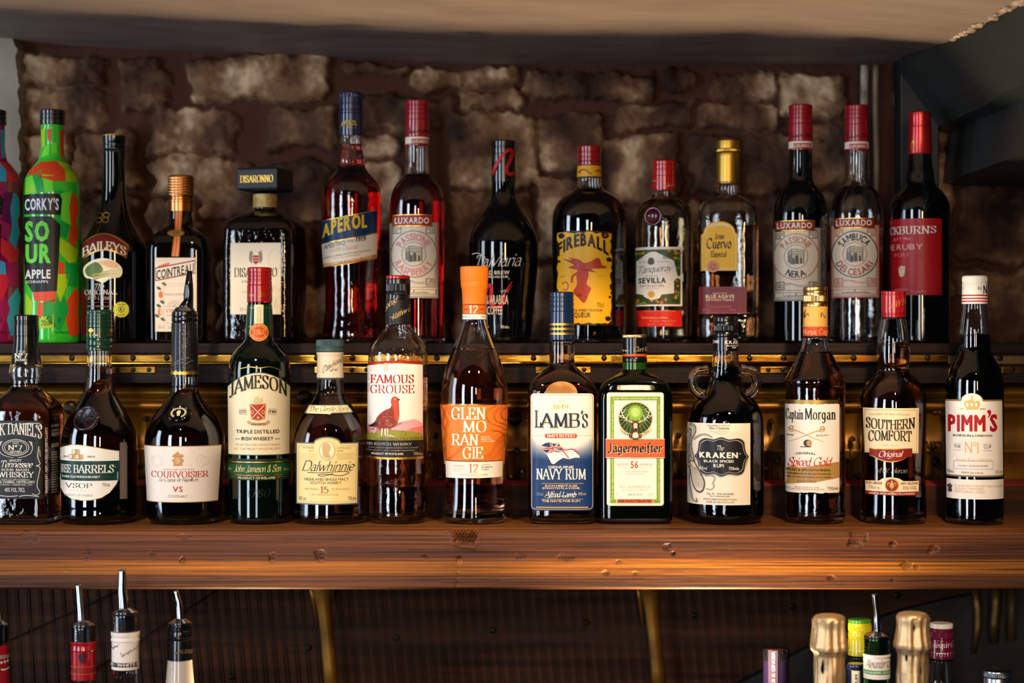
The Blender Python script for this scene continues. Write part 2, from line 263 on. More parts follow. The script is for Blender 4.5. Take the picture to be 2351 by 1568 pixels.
# ------------------------------------------------------------------ label artwork, drawn flat and then laid on the bottle's own surface
class Art:
    def __init__(s, b, cy=None, hw=None, dr=0, tf=(0, 0, 1)): s.b = b; s.tf = tf; s.hw = hw or b.hwmax; s.dr = dr*getattr(b, 'D', 0)/F; s.V = []; s.Fc = []; s.mi = []; s.mats = []; s.keys = {}; s.lay = 0; s.cy = cy
    def mat(s, key):
        if key not in s.keys: s.keys[key] = len(s.mats); s.mats.append(M(key))
        return s.keys[key]
    def add(s, V, Fc, key, lay=None, raw=False):
        if not raw: V = [(s.tf[0]+x/s.tf[2], s.tf[1]+y/s.tf[2]) for x, y in V]
        b = len(s.V); k = s.mat(key); lay = s.lay if lay is None else lay
        s.V += [(x, y, lay) for x, y in V]; s.Fc += [tuple(b+i for i in f) for f in Fc]; s.mi += [k]*len(Fc); return s
    def poly(s, pts, key, lay=None): return s.add(pts, [tuple(range(len(pts)))], key, lay)
    def rect(s, x0, y0, x1, y1, key, r=0, lay=None):
        if r:
            pts = []
            for cx, cy, a0 in ((x1-r, y0+r, -90), (x1-r, y1-r, 0), (x0+r, y1-r, 90), (x0+r, y0+r, 180)):
                for k in range(6): a = math.radians(a0+k*18); pts.append((cx+r*math.cos(a), cy+r*math.sin(a)))
            return s.poly(pts, key, lay)
        return s.poly([(x0, y0), (x1, y0), (x1, y1), (x0, y1)], key, lay)
    def frame(s, x0, y0, x1, y1, w, key, r=0, lay=None):
        if not r: 
            for q in ((x0, y0, x1, y0+w), (x0, y1-w, x1, y1), (x0, y0+w, x0+w, y1-w), (x1-w, y0+w, x1, y1-w)): s.rect(*q, key, lay=lay)
            return s
        pts = []
        for cx, cy, a0 in ((x1-r, y0+r, -90), (x1-r, y1-r, 0), (x0+r, y1-r, 90), (x0+r, y0+r, 180)):
            for k in range(6): a = math.radians(a0+k*18); pts.append((cx+(r-w/2)*math.cos(a), cy+(r-w/2)*math.sin(a)))
        return s.line(pts+[pts[0]], w, key, lay)
    def ell(s, x, y, rx, ry, key, lay=None, n=32): return s.poly([(x+rx*math.cos(2*math.pi*i/n), y+ry*math.sin(2*math.pi*i/n)) for i in range(n)], key, lay)
    def ring(s, x, y, rx, ry, w, key, lay=None, a0=0, a1=360, n=40):
        P = []; 
        for i in range(n+1):
            a = math.radians(a0+(a1-a0)*i/n); P.append((x+rx*math.cos(a), y+ry*math.sin(a)))
        return s.line(P, w, key, lay)
    def line(s, pts, w, key, lay=None, smooth=False, taper=None):
        V = []; Fc = []
        if smooth: pts = cat(pts, 5)
        ribbon(pts, (lambda dx, dy, t: w/2) if taper is None else (lambda dx, dy, t: (w+(taper-w)*t)/2), V, Fc); return s.add(V, Fc, key, lay)
    def blob(s, pts, key, lay=None): return s.poly(cat(pts+[pts[0]], 4)[:-1], key, lay)
    def text(s, t, x0, x1, y, h, key, st='b', bend=0, rise=0, polar=None, shear=0, lay=None, grow=0, vert=0):
        """y = baseline; bend>0 lifts the middle; polar=(cx,cy,R,ry/rx) lays the baseline on a circle, x0,x1 = angles from the top; vert: reads upwards"""
        ox, oy, sc = s.tf; V = []; Fc = []; x = 0; h /= sc; bend /= sc; rise /= sc
        if polar: polar = (ox+polar[0]/sc, oy+polar[1]/sc, polar[2]/sc)+tuple(polar[3:])
        elif vert: x0 = oy+x0/sc; x1 = oy+x1/sc; y = ox+y/sc
        else: x0 = ox+x0/sc; x1 = ox+x1/sc; y = oy+y/sc
        for c in t:
            gv, gf, ad = glyph(st, c); b = len(V); V += [(x+u, v) for u, v in gv]; Fc += [tuple(b+i for i in f) for f in gf]; x += ad
        tw = x or 1; out = []; bt = s.b
        if vert: out = [(y-v*h, x0+(x1-x0)*(u/tw)) for u, v in V]; return s.add(out, Fc, key, lay, True)
        if polar:
            cx, cy, R = polar[:3]; el = polar[3] if len(polar) > 3 else 1
            for u, v in V:
                a = math.radians(x0+(x1-x0)*u/tw); rr = R+v*h if x1 >= x0 and not (len(polar) > 4) else R-v*h
                out.append((cx+rr*math.sin(a), cy-rr*math.cos(a)*el))
            return s.add(out, Fc, key, lay, True)
        u0, u1 = bt.unr(x0, s.hw), bt.unr(x1, s.hw); keep = []; inside = abs(x0-bt.cx) < s.hw and abs(x1-bt.cx) < s.hw; mixk = .9 if inside else 0
        if inside and bt.n <= 2: lo, hi = bt.cx-.955*s.hw, bt.cx+.955*s.hw; x0, x1 = max(x0, lo), min(x1, hi); u0, u1 = bt.unr(x0, s.hw), bt.unr(x1, s.hw)
        for u, v in V:
            f = u/tw; uu = u0+(u1-u0)*f+v*h*shear; xl = x0+(x1-x0)*f+v*h*shear; q = 2*f-1; hh = h*(1+grow*q*q)
            out.append((bt.rolled(uu, s.hw)*(1-mixk)+xl*mixk, y-v*hh-bend*(1-q*q)-rise*f)); keep.append(abs(uu) < s.hw*1.5 or (bt.n > 2 and s.hw > 40))
        Fc = [f for f in Fc if all(keep[i] for i in f)]
        return s.add(out, Fc, key, lay, True)
    def build(s, name, label=None, parent=None, step=6, zstep=14):
        b = s.b; bm = bmesh.new(); vs = [bm.verts.new(v) for v in s.V]
        for f, m in zip(s.Fc, s.mi):
            try: fc = bm.faces.new([vs[i] for i in f])
            except ValueError: continue
            fc.material_index = m
        big = [f for f in bm.faces if len(f.verts) > 4]
        if big: bmesh.ops.triangulate(bm, faces=big)
        xs = [v.co.x for v in bm.verts]; ys = [v.co.y for v in bm.verts]
        x = min(xs)+step
        while x < max(xs): bmesh.ops.bisect_plane(bm, geom=bm.verts[:]+bm.edges[:]+bm.faces[:], plane_co=(x, 0, 0), plane_no=(1, 0, 0), dist=1e-4); x += step
        y = min(ys)+zstep
        while y < max(ys): bmesh.ops.bisect_plane(bm, geom=bm.verts[:]+bm.edges[:]+bm.faces[:], plane_co=(0, y, 0), plane_no=(0, 1, 0), dist=1e-4); y += zstep
        cy = s.cy if s.cy is not None else (min(ys)+max(ys))/2; Df = b.D-b.R(ZP(cy, b.D))*b.Q(ZP(cy, b.D))-s.dr
        for v in bm.verts: v.co = b.surf(v.co.x, v.co.y, .0005+.00022*v.co.z, Df, s.dr)
        bm.normal_update()
        for f in bm.faces:
            c = f.calc_center_median()
            if f.normal.x*c.x+f.normal.y*c.y < 0: f.normal_flip()
        o = bmobj(name, bm, s.mats, parent or b.root, smooth=True)
        if label: o['label'] = label
        return o

class Bottle:
    def __init__(s, name, label, cx, D, zb, prof, n=2, ratio=1, rot=0, group=None, ee=3, cat_='bottle'):
        s.cx = cx; s.D = D; s.n = n; s.ratio = ratio; s.rot = math.radians(rot); s.zb = zb; s.X = (cx-CX)*D/F; s.ee = ee/1000
        s.root = empty(name, (s.X, D, zb)); tag(s.root, label, cat_, group)
        pr = [(ZP(y, D), hw*D/F*math.cos(math.atan(s.X/D))) for y, hw in prof]; pr[-1] = (zb, pr[-1][1]); pr = pr[::-1]
        s.ztop = pr[-1][0]; s.f = pchip([p[0] for p in pr], [p[1] for p in pr]); s.rmax = max(p[1] for p in pr); s.rmin = pr[-1][1]; s.hwmax = s.rmax*F/D
    def R(s, z):
        z = max(z, s.zb); r = s.f(z); e = s.ee
        if z < s.zb+e: r -= e*.8*(1-math.sqrt(max(0, 1-((s.zb+e-z)/e)**2)))
        return r
    def N(s, z):
        if s.n <= 2: return 2
        t = min(1, max(0, (s.f(z)-s.rmin*1.05)/(s.rmax*.9-s.rmin*1.05))); t = t*t*(3-2*t); return 2+(s.n-2)*t
    def Q(s, z):
        if s.ratio == 1: return 1
        t = min(1, max(0, (s.f(z)-s.rmin)/(s.rmax*.95-s.rmin))); return 1+(s.ratio-1)*t
    def unr(s, x, hw):
        if s.n > 2 and hw > 40: return x-s.cx
        q = (x-s.cx)/hw
        if abs(q) < 1: return math.asin(q)*hw
        return math.copysign(math.pi/2*hw+(abs(q)-1)*hw, q)
    def rolled(s, u, hw):
        return s.cx+u if s.n > 2 and hw > 40 else s.cx+hw*math.sin(max(-1.5, min(1.5, u/hw)))
    def surf(s, px, py, off, Df, dr=0):
        z = ZC-(py-CY)*Df/F; z = max(z, s.zb+.0005); r = s.R(z)+dr; n = s.N(z); q = s.Q(z); tx = (px-CX)/F
        ca, sa = math.cos(-s.rot), math.sin(-s.rot)
        ox, oy = -s.X*ca+s.D*sa, -s.X*sa-s.D*ca; dx, dy = tx*ca-sa, tx*sa+ca
        oy /= q; dy /= q; tm = -(ox*dx+oy*dy)/(dx*dx+dy*dy); mx, my = ox+tm*dx, oy+tm*dy; dm = math.hypot(mx, my)
        if n <= 2.01:
            if dm >= r*.999: x, y = mx*r/dm, my*r/dm
            else: t = tm-math.sqrt(r*r-dm*dm)/math.hypot(dx, dy); x, y = ox+t*dx, oy+t*dy
        else:
            Ff = lambda t: abs((ox+t*dx)/r)**n+abs((oy+t*dy)/r)**n
            if Ff(tm) >= 1: k = Ff(tm)**(-1/n); x, y = mx*k, my*k
            else:
                a, c = tm-2*r/math.hypot(dx, dy), tm
                for _ in range(22):
                    m = (a+c)/2
                    if Ff(m) > 1: a = m
                    else: c = m
                x, y = ox+c*dx, oy+c*dy
        k = 1+off/r; x *= k; y *= k*q
        ca, sa = math.cos(s.rot), math.sin(s.rot); return Vector((x*ca-y*sa, x*sa+y*ca, z-s.zb))
    def zs(s, z0, z1, st=.0025):
        n = max(2, int(abs(z1-z0)/st)); return [z0+(z1-z0)*i/n for i in range(n+1)]
    def base_zs(s): return [s.zb+s.ee*(1-math.cos(a*math.pi/2/5)) for a in range(5)]+s.zs(s.zb+s.ee, s.ztop)
    def glass(s, mat, hollow=True, wall=.0024, floor=.007, name='glass_bottle', mouth=.0):
        P = lambda z, d=0: (max(s.R(z)-d, .001), z-s.zb, s.N(z), s.Q(z))
        zz = s.base_zs(); path = [(0, .0012), (s.R(s.zb)*.6, .0008, s.N(s.zb), s.Q(s.zb))]+[P(z) for z in zz]
        if hollow: path += [P(z, wall) for z in s.zs(s.ztop, s.zb+floor)]+[(s.R(s.zb+floor)*.75, floor-.001, s.N(s.zb), s.Q(s.zb)), (0, floor+.004)]
        else: path += [(0, s.ztop-s.zb)]
        V, Fc = revolve(path, 96 if s.n > 2 else 80, s.rot); o = mk(name, V, Fc, mat, s.root); return o
    def liquid(s, mat, ylev, wall=.0021, floor=.0066):
        lv = ZP(ylev, s.D); P = lambda z: (max(s.R(z)-wall, .001), z-s.zb, s.N(z), s.Q(z))
        path = [(0, floor+.0036), (s.R(s.zb+floor)*.72, floor-.0012, s.N(s.zb), s.Q(s.zb))]+[P(z) for z in s.zs(s.zb+floor, lv)]+[(0, lv-s.zb)]
        V, Fc = revolve(path, 96 if s.n > 2 else 80, s.rot); return mk('liquid', V, Fc, mat, s.root)
    def turned(s, name, prof, mat, seg=72, label=None, parent=None):
        """a solid turned piece from (py, hw[, ridge px]) top to bottom"""
        k = s.D/F; path = [(0, ZP(prof[0][0], s.D)-s.zb)]
        for p in prof: path.append((p[1]*k, ZP(p[0], s.D)-s.zb, 2, 1, (p[2] if len(p) > 2 else 0)*k))
        path.append((0, ZP(prof[-1][0], s.D)-s.zb)); V, Fc = revolve(path, seg)
        o = sharp(mk(name, V, Fc, M(mat) if isinstance(mat, str) else mat, parent or s.root), 28)
        if label: o['label'] = label
        return o
    def screwcap(s, y0, y1, hw, mat, kn=True, grooves=(.3, .5), name='cap', label=None):
        h = y1-y0; P = [(y0, hw-4), (y0+1, hw-1.5), (y0+3, hw)]
        if kn: P += [(y0+h*.12, hw, 0), (y0+h*.125, hw, -.7), (y0+h*.24, hw, -.7), (y0+h*.245, hw, 0)]
        for g in grooves: c = y0+h*g; P += [(c-2.2, hw), (c-1, hw-1.3), (c+1, hw-1.3), (c+2.2, hw)]
        P += [(y1-1, hw), (y1, hw-1)]; return s.turned(name, P, mat, 96, label)
    def sleeve(s, name, y0, y1, mat, off=.0006, label=None):
        zz = s.zs(ZP(y1, s.D), ZP(y0, s.D)); path = [(max(s.R(z)-.0003, .001), z-s.zb, s.N(z), s.Q(z)) for z in zz[:1]]+[(s.R(z)+off, z-s.zb, s.N(z), s.Q(z)) for z in zz]+[(max(s.R(z)-.0003, .001), z-s.zb, s.N(z), s.Q(z)) for z in zz[-1:]]
        V, Fc = revolve(path, 72, s.rot); o = sharp(mk(name, V, Fc, M(mat) if isinstance(mat, str) else mat, s.root), 40)
        if label: o['label'] = label
        return o
# ------------------------------------------------------------------ the setting
def noisemat(name, stops, scale, rough=.7, bump=.3, stretch=(1, 1, 1), detail=6, dist=.003, attr=None, bscale=None, spec=.5, distort=0):
    m = bpy.data.materials.new(name); m.use_nodes = True; nt = m.node_tree; b = nt.nodes['Principled BSDF']; b.inputs['Roughness'].default_value = rough; b.inputs['Specular IOR Level'].default_value = spec
    tc = nt.nodes.new('ShaderNodeTexCoord'); mp = nt.nodes.new('ShaderNodeMapping'); mp.inputs['Scale'].default_value = stretch; nt.links.new(tc.outputs['Object'], mp.inputs[0])
    n = nt.nodes.new('ShaderNodeTexNoise'); n.inputs['Scale'].default_value = scale; n.inputs['Detail'].default_value = detail; n.inputs['Distortion'].default_value = distort; nt.links.new(mp.outputs[0], n.inputs['Vector'])
    r = nt.nodes.new('ShaderNodeValToRGB'); e = r.color_ramp.elements
    while len(e) < len(stops): e.new(.5)
    for el, (p, c) in zip(e, stops): el.position = p; el.color = lin(c)
    nt.links.new(n.outputs[0], r.inputs[0]); nt.links.new(r.outputs[0], b.inputs['Base Color'])
    n2 = nt.nodes.new('ShaderNodeTexNoise'); n2.inputs['Scale'].default_value = bscale or scale*3; n2.inputs['Detail'].default_value = 5; nt.links.new(mp.outputs[0], n2.inputs['Vector'])
    bp = nt.nodes.new('ShaderNodeBump'); bp.inputs['Strength'].default_value = bump; bp.inputs['Distance'].default_value = dist; nt.links.new(n2.outputs[0], bp.inputs['Height']); nt.links.new(bp.outputs[0], b.inputs['Normal'])
    m['ramp'] = r.name; return m
def struct(o): o['kind'] = 'structure'; return o
# rough plastered ceiling, creased so that the band by the wall catches less light
plaster = noisemat('grey_brown_plaster', [(.3, '#8b7a74'), (.7, '#9a8a80')], 7, .6, .3, (1, 2.5, 1), dist=.003)
def ceil_z(x, y):
    zb = 1.864+.030*max(0, min(1, (-x-.05)/.62)); d_ = y-2.11-.012*math.sin(x*4+1)
    return zb-.004-(.026*d_ if d_ < 0 else -.02*d_)*1.0-.30*max(0, x-.28)*max(0, 2.32-y)+.002*mn.noise(Vector((x*3, y*5, 1)))+.0009*mn.noise(Vector((x*20, y*20, 3)))
NX, NY = 170, 60; V = []; Fc = []
def cx_at(j):
    y = 1.55+(2.46-1.55)*j/NY; return .505+.004*mn.noise(Vector((0, y*22, 5)))+.004*mn.noise(Vector((0, y*70, 9)))
for j in range(NY+1):
    y = 1.55+(2.46-1.55)*j/NY
    for i in range(NX+1):
        x = -.95+(cx_at(j)+.95)*i/NX; V.append((x, y, ceil_z(x, y)))
nb = len(V)
for j in range(NY):
    for i in range(NX): a = j*(NX+1)+i; Fc.append((a, a+NX+1, a+NX+2, a+1))
V += [(v[0], v[1], 2.03) for v in V[:nb]]
for j in range(NY): a = j*(NX+1)+NX; Fc.append((a, a+NX+1, a+NX+1+nb, a+nb))
for i in range(NX): Fc.append((i, i+1, i+1+nb, i+nb))
Fc.append((nb, nb+NX, nb+NY*(NX+1)+NX, nb+NY*(NX+1)))
struct(sharp(mk('ceiling', V, Fc, plaster), 50))
# rubble stone wall with raised red-brown pointing
stones = [(62,128,238,205),(274,128,384,262),(432,132,748,232),(772,150,930,176),(942,158,1180,205),(1195,165,1500,222),(1522,172,1588,208),(1625,178,1780,225),(1790,178,1950,262),
(66,212,236,300),(58,310,150,470),(165,312,325,440),(352,256,548,352),(352,362,520,450),(612,250,780,345),(790,225,1060,300),(350,462,450,560),(460,372,590,500),(618,378,770,505),(610,515,720,640),
(840,365,925,540),(1032,268,1240,430),(1250,262,1395,400),(1040,440,1220,600),(1232,420,1390,600),(1420,235,1600,300),(1395,315,1560,470),(1610,240,1780,300),(1575,320,1700,450),(1715,315,1830,450),(1845,280,1960,430),
(1400,480,1560,640),(1575,465,1700,620),(1715,465,1840,620),(1860,445,1960,600),(165,455,335,570),(60,480,150,640),(165,585,330,760),(345,575,480,740),(495,600,600,760),(615,655,760,780),(775,560,900,780),(910,560,1030,780),(1045,620,1200,780),
(1215,620,1390,780),(1400,655,1560,780),(1575,640,1700,780),(1715,640,1850,780),(1865,620,1960,780),(2060,200,2180,330),(2050,350,2190,520),(2200,440,2380,600),(2060,540,2185,700),(2200,620,2380,780),(2060,715,2180,780),(795,310,920,350),(1070,212,1190,255)]
DW = 2.42
px = np.arange(30, 2520, 5.0); py = np.arange(60, 830, 5.0); PX, PY = np.meshgrid(px, py); rng = np.random.RandomState(4)
def vnoise(x, y, s, seed):
    r = np.random.RandomState(seed).rand(257, 257); x = x/s % 256; y = y/s % 256; i = x.astype(int); j = y.astype(int); u = x-i; v = y-j; u = u*u*(3-2*u); v = v*v*(3-2*v)
    return (r[j, i]*(1-u)+r[j, i+1]*u)*(1-v)+(r[j+1, i]*(1-u)+r[j+1, i+1]*u)*v-.5
wx = PX+30*vnoise(PX, PY, 70, 1)+12*vnoise(PX, PY, 26, 2)+8*vnoise(PX, PY, 11, 8); wy = PY+28*vnoise(PX, PY, 70, 3)+12*vnoise(PX, PY, 26, 4)+8*vnoise(PX, PY, 11, 9)
H = np.zeros_like(PX); MK = np.zeros_like(PX); TN = np.zeros_like(PX)
for k, (x0, y0, x1, y1) in enumerate(stones):
    cx, cy, hx, hy = (x0+x1)/2, (y0+y1)/2, (x1-x0)/2, (y1-y0)/2; qx = np.abs(wx-cx)-hx+12; qy = np.abs(wy-cy)-hy+12
    d = np.hypot(np.maximum(qx, 0), np.maximum(qy, 0))+np.minimum(np.maximum(qx, qy), 0)-18; m = np.clip(-d/9, 0, 1); m = m*m*(3-2*m)
    H = np.maximum(H, m*(.55+.25*rng.rand()+np.clip(-d/50, 0, .5)*.6)); MK = np.maximum(MK, m); TN = np.where(m > .3, rng.rand(), TN)
    edge = np.clip(1-np.abs(d-2)/7, 0, 1); H -= edge*.22
fb = vnoise(PX, PY, 34, 5)*.5+vnoise(PX, PY, 16, 6)*.35+vnoise(PX, PY, 8, 7)*.25
H += fb*(.2+.55*MK)
MK = MK*np.clip(.78+fb*1.3, 0, 1)
nx_, ny_ = len(px), len(py); V = [((a-CX)*DW/F, DW-.017*h, ZC-(b-CY)*DW/F) for a, b, h in zip(PX.ravel(), PY.ravel(), H.ravel())]
idx = np.arange(nx_*ny_).reshape(ny_, nx_); Fc = np.stack([idx[:-1, :-1], idx[1:, :-1], idx[1:, 1:], idx[:-1, 1:]], -1).reshape(-1, 4).tolist()
stone = noisemat('rubble_stone', [(.34, '#2c211c'), (.46, '#604636'), (.55, '#9a7858'), (.64, '#e0c4a0')], 11, .85, .55, detail=12, dist=.004, spec=.15, bscale=90)
nt = stone.node_tree; at = nt.nodes.new('ShaderNodeAttribute'); at.attribute_name = 'stone_mask'; mx = nt.nodes.new('ShaderNodeMix'); mx.data_type = 'RGBA'
rp = nt.nodes[stone['ramp']]; nt.links.new(at.outputs['Fac'], mx.inputs['Factor']); mx.inputs[6].default_value = lin('#4f3128'); nt.links.new(rp.outputs[0], mx.inputs[7]); nt.links.new(mx.outputs[2], nt.nodes['Principled BSDF'].inputs['Base Color'])
ob = mk('wall_back', V, Fc, stone); a = ob.data.attributes.new('stone_mask', 'FLOAT', 'POINT'); a.data.foreach_set('value', MK.ravel().astype(np.float32)); struct(ob)
# pale plastered reveal at the left end of the stone wall, with its broken edge
pal = noisemat('pale_wall_plaster', [(.35, '#8e8578'), (.7, '#b0a696')], 9, .8, .4, dist=.003, spec=.2)
V = []; Fc = []; N = 90
for i in range(N+1):
    y_ = 70+(830-70)*i/N; e = 30+14*min(1, (y_-70)/150)+9*mn.noise(Vector((y_*.03, 0, 2)))+5*mn.noise(Vector((y_*.13, 0, 4)))
    a = W(e, y_, 2.385); b = W(-1500, y_, 2.385); V += [b, a, a+Vector((.004, .05, 0))]
for i in range(N): Fc += [(3*i, 3*i+3, 3*i+4, 3*i+1), (3*i+1, 3*i+4, 3*i+5, 3*i+2)]
struct(mk('wall_left', V, Fc, pal, smooth=False))
# dark painted beam that runs out from the wall on the right
paint = noisemat('dark_green_grey_paint', [(.35, '#1c2424'), (.75, '#2c3635')], 6, .42, .25, (1, .5, 1), dist=.003)
prof = [(.505, 1.99), (.503, 1.845), (.552, 1.777), (.574, 1.773), (.566, 1.708), (.60, 1.704), (.95, 1.704), (.95, 1.99)]; V = []; Fc = []; ys = np.linspace(1.45, 2.43, 60)
for k, y in enumerate(ys):
    for i, (x, z) in enumerate(prof): g = .004 if i in (2, 3) else .0025; V.append((x+g*mn.noise(Vector((i*3, y*9, 1))), y, z+g*mn.noise(Vector((i*3, y*9, 8)))))
P_ = len(prof)
for k in range(len(ys)-1):
    for i in range(P_): a = k*P_+i; b = k*P_+(i+1) % P_; Fc.append((a, b, b+P_, a+P_))
Fc.append(tuple(range(P_))); Fc.append(tuple(range((len(ys)-1)*P_, len(ys)*P_)))
struct(mk('trim_1', V, Fc, paint, smooth=False))
# upright dark board in the far corner and the two old pipes beside it
struct(boxobj('trim_2', W(2062, 0, 2.38).x, W(2150, 0, 2.38).x, 2.365, 2.405, ZP(800, 2.38), 1.87, noisemat('corner_board_paint', [(.3, '#15181a'), (.8, '#22282a')], 8, .5, .3), bev=.002))
pm = noisemat('flaking_pipe_paint', [(.4, '#6d665e'), (.55, '#b8ac9c')], 40, .6, .4)
for i, (x0, r_, yb) in enumerate(((1985, .0052, 800), (2011, .0042, 800))):
    V, Fc = tube([W(x0, y, 2.385)+Vector((.0006*math.sin(y*.02), 0, 0)) for y in range(150, yb, 25)], r_, 14); o = mk('pipe', V, Fc, pm if i == 0 else noisemat('bare_pipe_metal', [(.3, '#5c4c3c'), (.8, '#8d7a62')], 30, .45, .3))
    tag(o, ['thicker pale pipe with flaking paint in the wall corner', 'thinner brown pipe in the corner, right of the pale pipe'][i], 'pipe')
bm = bmesh.new(); random.seed(7)
V = []; Fc = []
for i in range(26):
    y = random.choice([random.uniform(1.75, 2.02), random.uniform(1.95, 2.1)]); x = .502+random.uniform(-.006, .004); r_ = random.uniform(.0015, .005)
    v = bmesh.ops.create_icosphere(bm, subdivisions=2, radius=r_)['verts']
    for q in v: q.co = Vector((x+q.co.x*1.2, y+q.co.y*1.8, ceil_z(.5, y)-.001+q.co.z*.7+r_*.4*mn.noise(q.co*400+Vector((i, 0, 0)))))
struct(bmobj('trim_3', bm, noisemat('crumbled_plaster', [(.3, '#8d7a68'), (.7, '#cdb79c')], 60, .9, .5)))
fl = boxobj('floor', -3, 3, -3, 2.6, -.05, 0, noisemat('worn_floor', [(.3, '#2a201a'), (.8, '#3d3026')], 4, .6, .2), bev=0); struct(fl)

# ------------------------------------------------------------------ shelves
def woodmat(name, cols, rough=.4, bump=.3, sc=(1.2, 18, 18), coat=.3, spec=.5):
    m = noisemat(name, cols, 4.5, rough, bump, sc, detail=8, dist=.0012, bscale=14, distort=.6); b = m.node_tree.nodes['Principled BSDF']; b.inputs['Coat Weight'].default_value = coat; b.inputs['Specular IOR Level'].default_value = spec; b.inputs['Coat Roughness'].default_value = .28; return m
ZL = ZC-426*2.0/F; ZU = 1.498; XL = -.72; XR = .72
oak = woodmat('varnished_pine_beam', [(.32, '#56524f'), (.44, '#98948f'), (.54, '#c0bcb8'), (.68, '#f0ece8')], .5, .3, (.8, 110, 110), .06, .28)
nt = oak.node_tree; tc = nt.nodes.new('ShaderNodeTexCoord'); sp = nt.nodes.new('ShaderNodeSeparateXYZ'); nt.links.new(tc.outputs['Object'], sp.inputs[0])
wob = nt.nodes.new('ShaderNodeTexNoise'); wob.inputs['Scale'].default_value = 2.2; nt.links.new(tc.outputs['Object'], wob.inputs['Vector'])
ad = nt.nodes.new('ShaderNodeMath'); ad.operation = 'MULTIPLY_ADD'; nt.links.new(wob.outputs[0], ad.inputs[0]); ad.inputs[1].default_value = .006; nt.links.new(sp.outputs[2], ad.inputs[2])
mr = nt.nodes.new('ShaderNodeMapRange'); mr.inputs[1].default_value = -.068; mr.inputs[2].default_value = .004; nt.links.new(ad.outputs[0], mr.inputs[0])
r2 = nt.nodes.new('ShaderNodeValToRGB'); e = r2.color_ramp.elements
st = [(0, '#8a5a2c'), (.07, '#5c341a'), (.24, '#62381b'), (.30, '#ab6a20'), (.46, '#a8661e'), (.52, '#5f3116'), (.75, '#683819'), (.95, '#7a4620'), (1, '#b07a40')]
while len(e) < len(st): e.new(.5)
for el, (p, c) in zip(e, st): el.position = p; el.color = lin(c)
nt.links.new(mr.outputs[0], r2.inputs[0]); mm = nt.nodes.new('ShaderNodeMix'); mm.data_type = 'RGBA'; mm.blend_type = 'MULTIPLY'; mm.inputs[0].default_value = 1
rp = nt.nodes[oak['ramp']]; nt.links.new(rp.outputs[0], mm.inputs[6]); nt.links.new(r2.outputs[0], mm.inputs[7])
ga = nt.nodes.new('ShaderNodeMix'); ga.data_type = 'RGBA'; ga.blend_type = 'MULTIPLY'; ga.inputs[0].default_value = 1; nt.links.new(mm.outputs[2], ga.inputs[6]); ga.inputs[7].default_value = (1.2, 1.2, 1.2, 1)
nt.links.new(ga.outputs[2], nt.nodes['Principled BSDF'].inputs['Base Color'])
# front face as a real grid with the dents, gouges and cracks of the old wood
gx = np.arange(-140, 2500, 3.0); gy = np.arange(1213, 1356, 2.6); GX, GY = np.meshgrid(gx, gy); Dp = vnoise(GX*.12, GY, 5, 11)*.0006*.5
def gouge(cx, cy, rx, ry, dep, half=None):
    global Dp
    q = np.hypot((GX-cx)/rx, (GY-cy)/ry)+(.9 if rx < 30 else .25)*vnoise(GX, GY, 9 if rx < 30 else 16, int(cx) % 97); m = np.clip((1-q)*4, 0, 1)
    if half == 'u': m *= (GY > cy-3)
    Dp = Dp-m*dep*(1+.5*np.sin((GX+GY*.6)*.8))+np.clip(1-np.abs(q-1.06)*9, 0, 1)*dep*(.15 if rx < 30 else .35)
for g in ((1068, 1210, 36, 46, .0035), (1968, 1222, 24, 34, .0014), (737, 1274, 13, 15, .0016), (199, 1276, 15, 15, .0010), (68, 1232, 26, 14, .0011), (418, 1285, 7, 9, .0018), (425, 1232, 16, 6, .0009), (346, 1272, 9, 7, .0010), (625, 1278, 8, 10, .0012), (976, 1280, 8, 5, .0013), (1056, 1288, 9, 9, .0010), (1190, 1278, 14, 9, .0008),
          (1292, 1280, 24, 9, .0008), (1530, 1255, 11, 8, .0014), (1546, 1271, 6, 6, .0018), (1390, 1316, 7, 7, .0012), (1457, 1315, 9, 6, .0009), (2050, 1247, 9, 9, .0016), (2142, 1262, 12, 10, .0018), (2083, 1297, 14, 8, .0013), (2104, 1301, 6, 6, .0014), (1908, 1327, 7, 5, .0010), (2050, 1332, 5, 5, .0015), (1420, 1290, 7, 4, .0012), (150, 1312, 8, 7, .0007)): gouge(*g)
e_ = np.clip((GY-1347)/9, 0, 1); Dp = Dp-e_**2*.004; e_ = np.clip((1223-GY)/10, 0, 1); Dp = Dp-e_**1.6*.0065
crack = np.clip(1-np.abs(GX-(1052+(GY-1310)*-.12+3*np.sin(GY*.4)))/2.5, 0, 1)*(GY > 1308); Dp = Dp-crack*.0012
yf = 2.0; V = [((a-CX)*yf/F, -d, ZC-(b-CY)*yf/F-ZL) for a, b, d in zip(GX.ravel(), GY.ravel(), Dp.ravel())]; V = [(x, y, z) for x, y, z in V]
nx_, ny_ = len(gx), len(gy); idx = np.arange(nx_*ny_).reshape(ny_, nx_); Fc = np.stack([idx[:-1, :-1], idx[1:, :-1], idx[1:, 1:], idx[:-1, 1:]], -1).reshape(-1, 4).tolist()
zt, zbm = V[0][2], V[-1][2]; back = .153; nT = len(V)
top = [(v[0], back, zt) for v in V[:nx_]]; bot = [(v[0], back, zbm) for v in V[-nx_:]]; mid = [(v[0], .012, zt+0.0) for v in V[:nx_]]
V += mid+top+bot
for i in range(nx_-1):
    Fc += [(i, i+1, nT+i+1, nT+i), (nT+i, nT+i+1, nT+nx_+i+1, nT+nx_+i), (nT+nx_+i, nT+nx_+i+1, nT+2*nx_+i+1, nT+2*nx_+i), (nT+2*nx_+i, nT+2*nx_+i+1, (ny_-1)*nx_+i+1, (ny_-1)*nx_+i)]
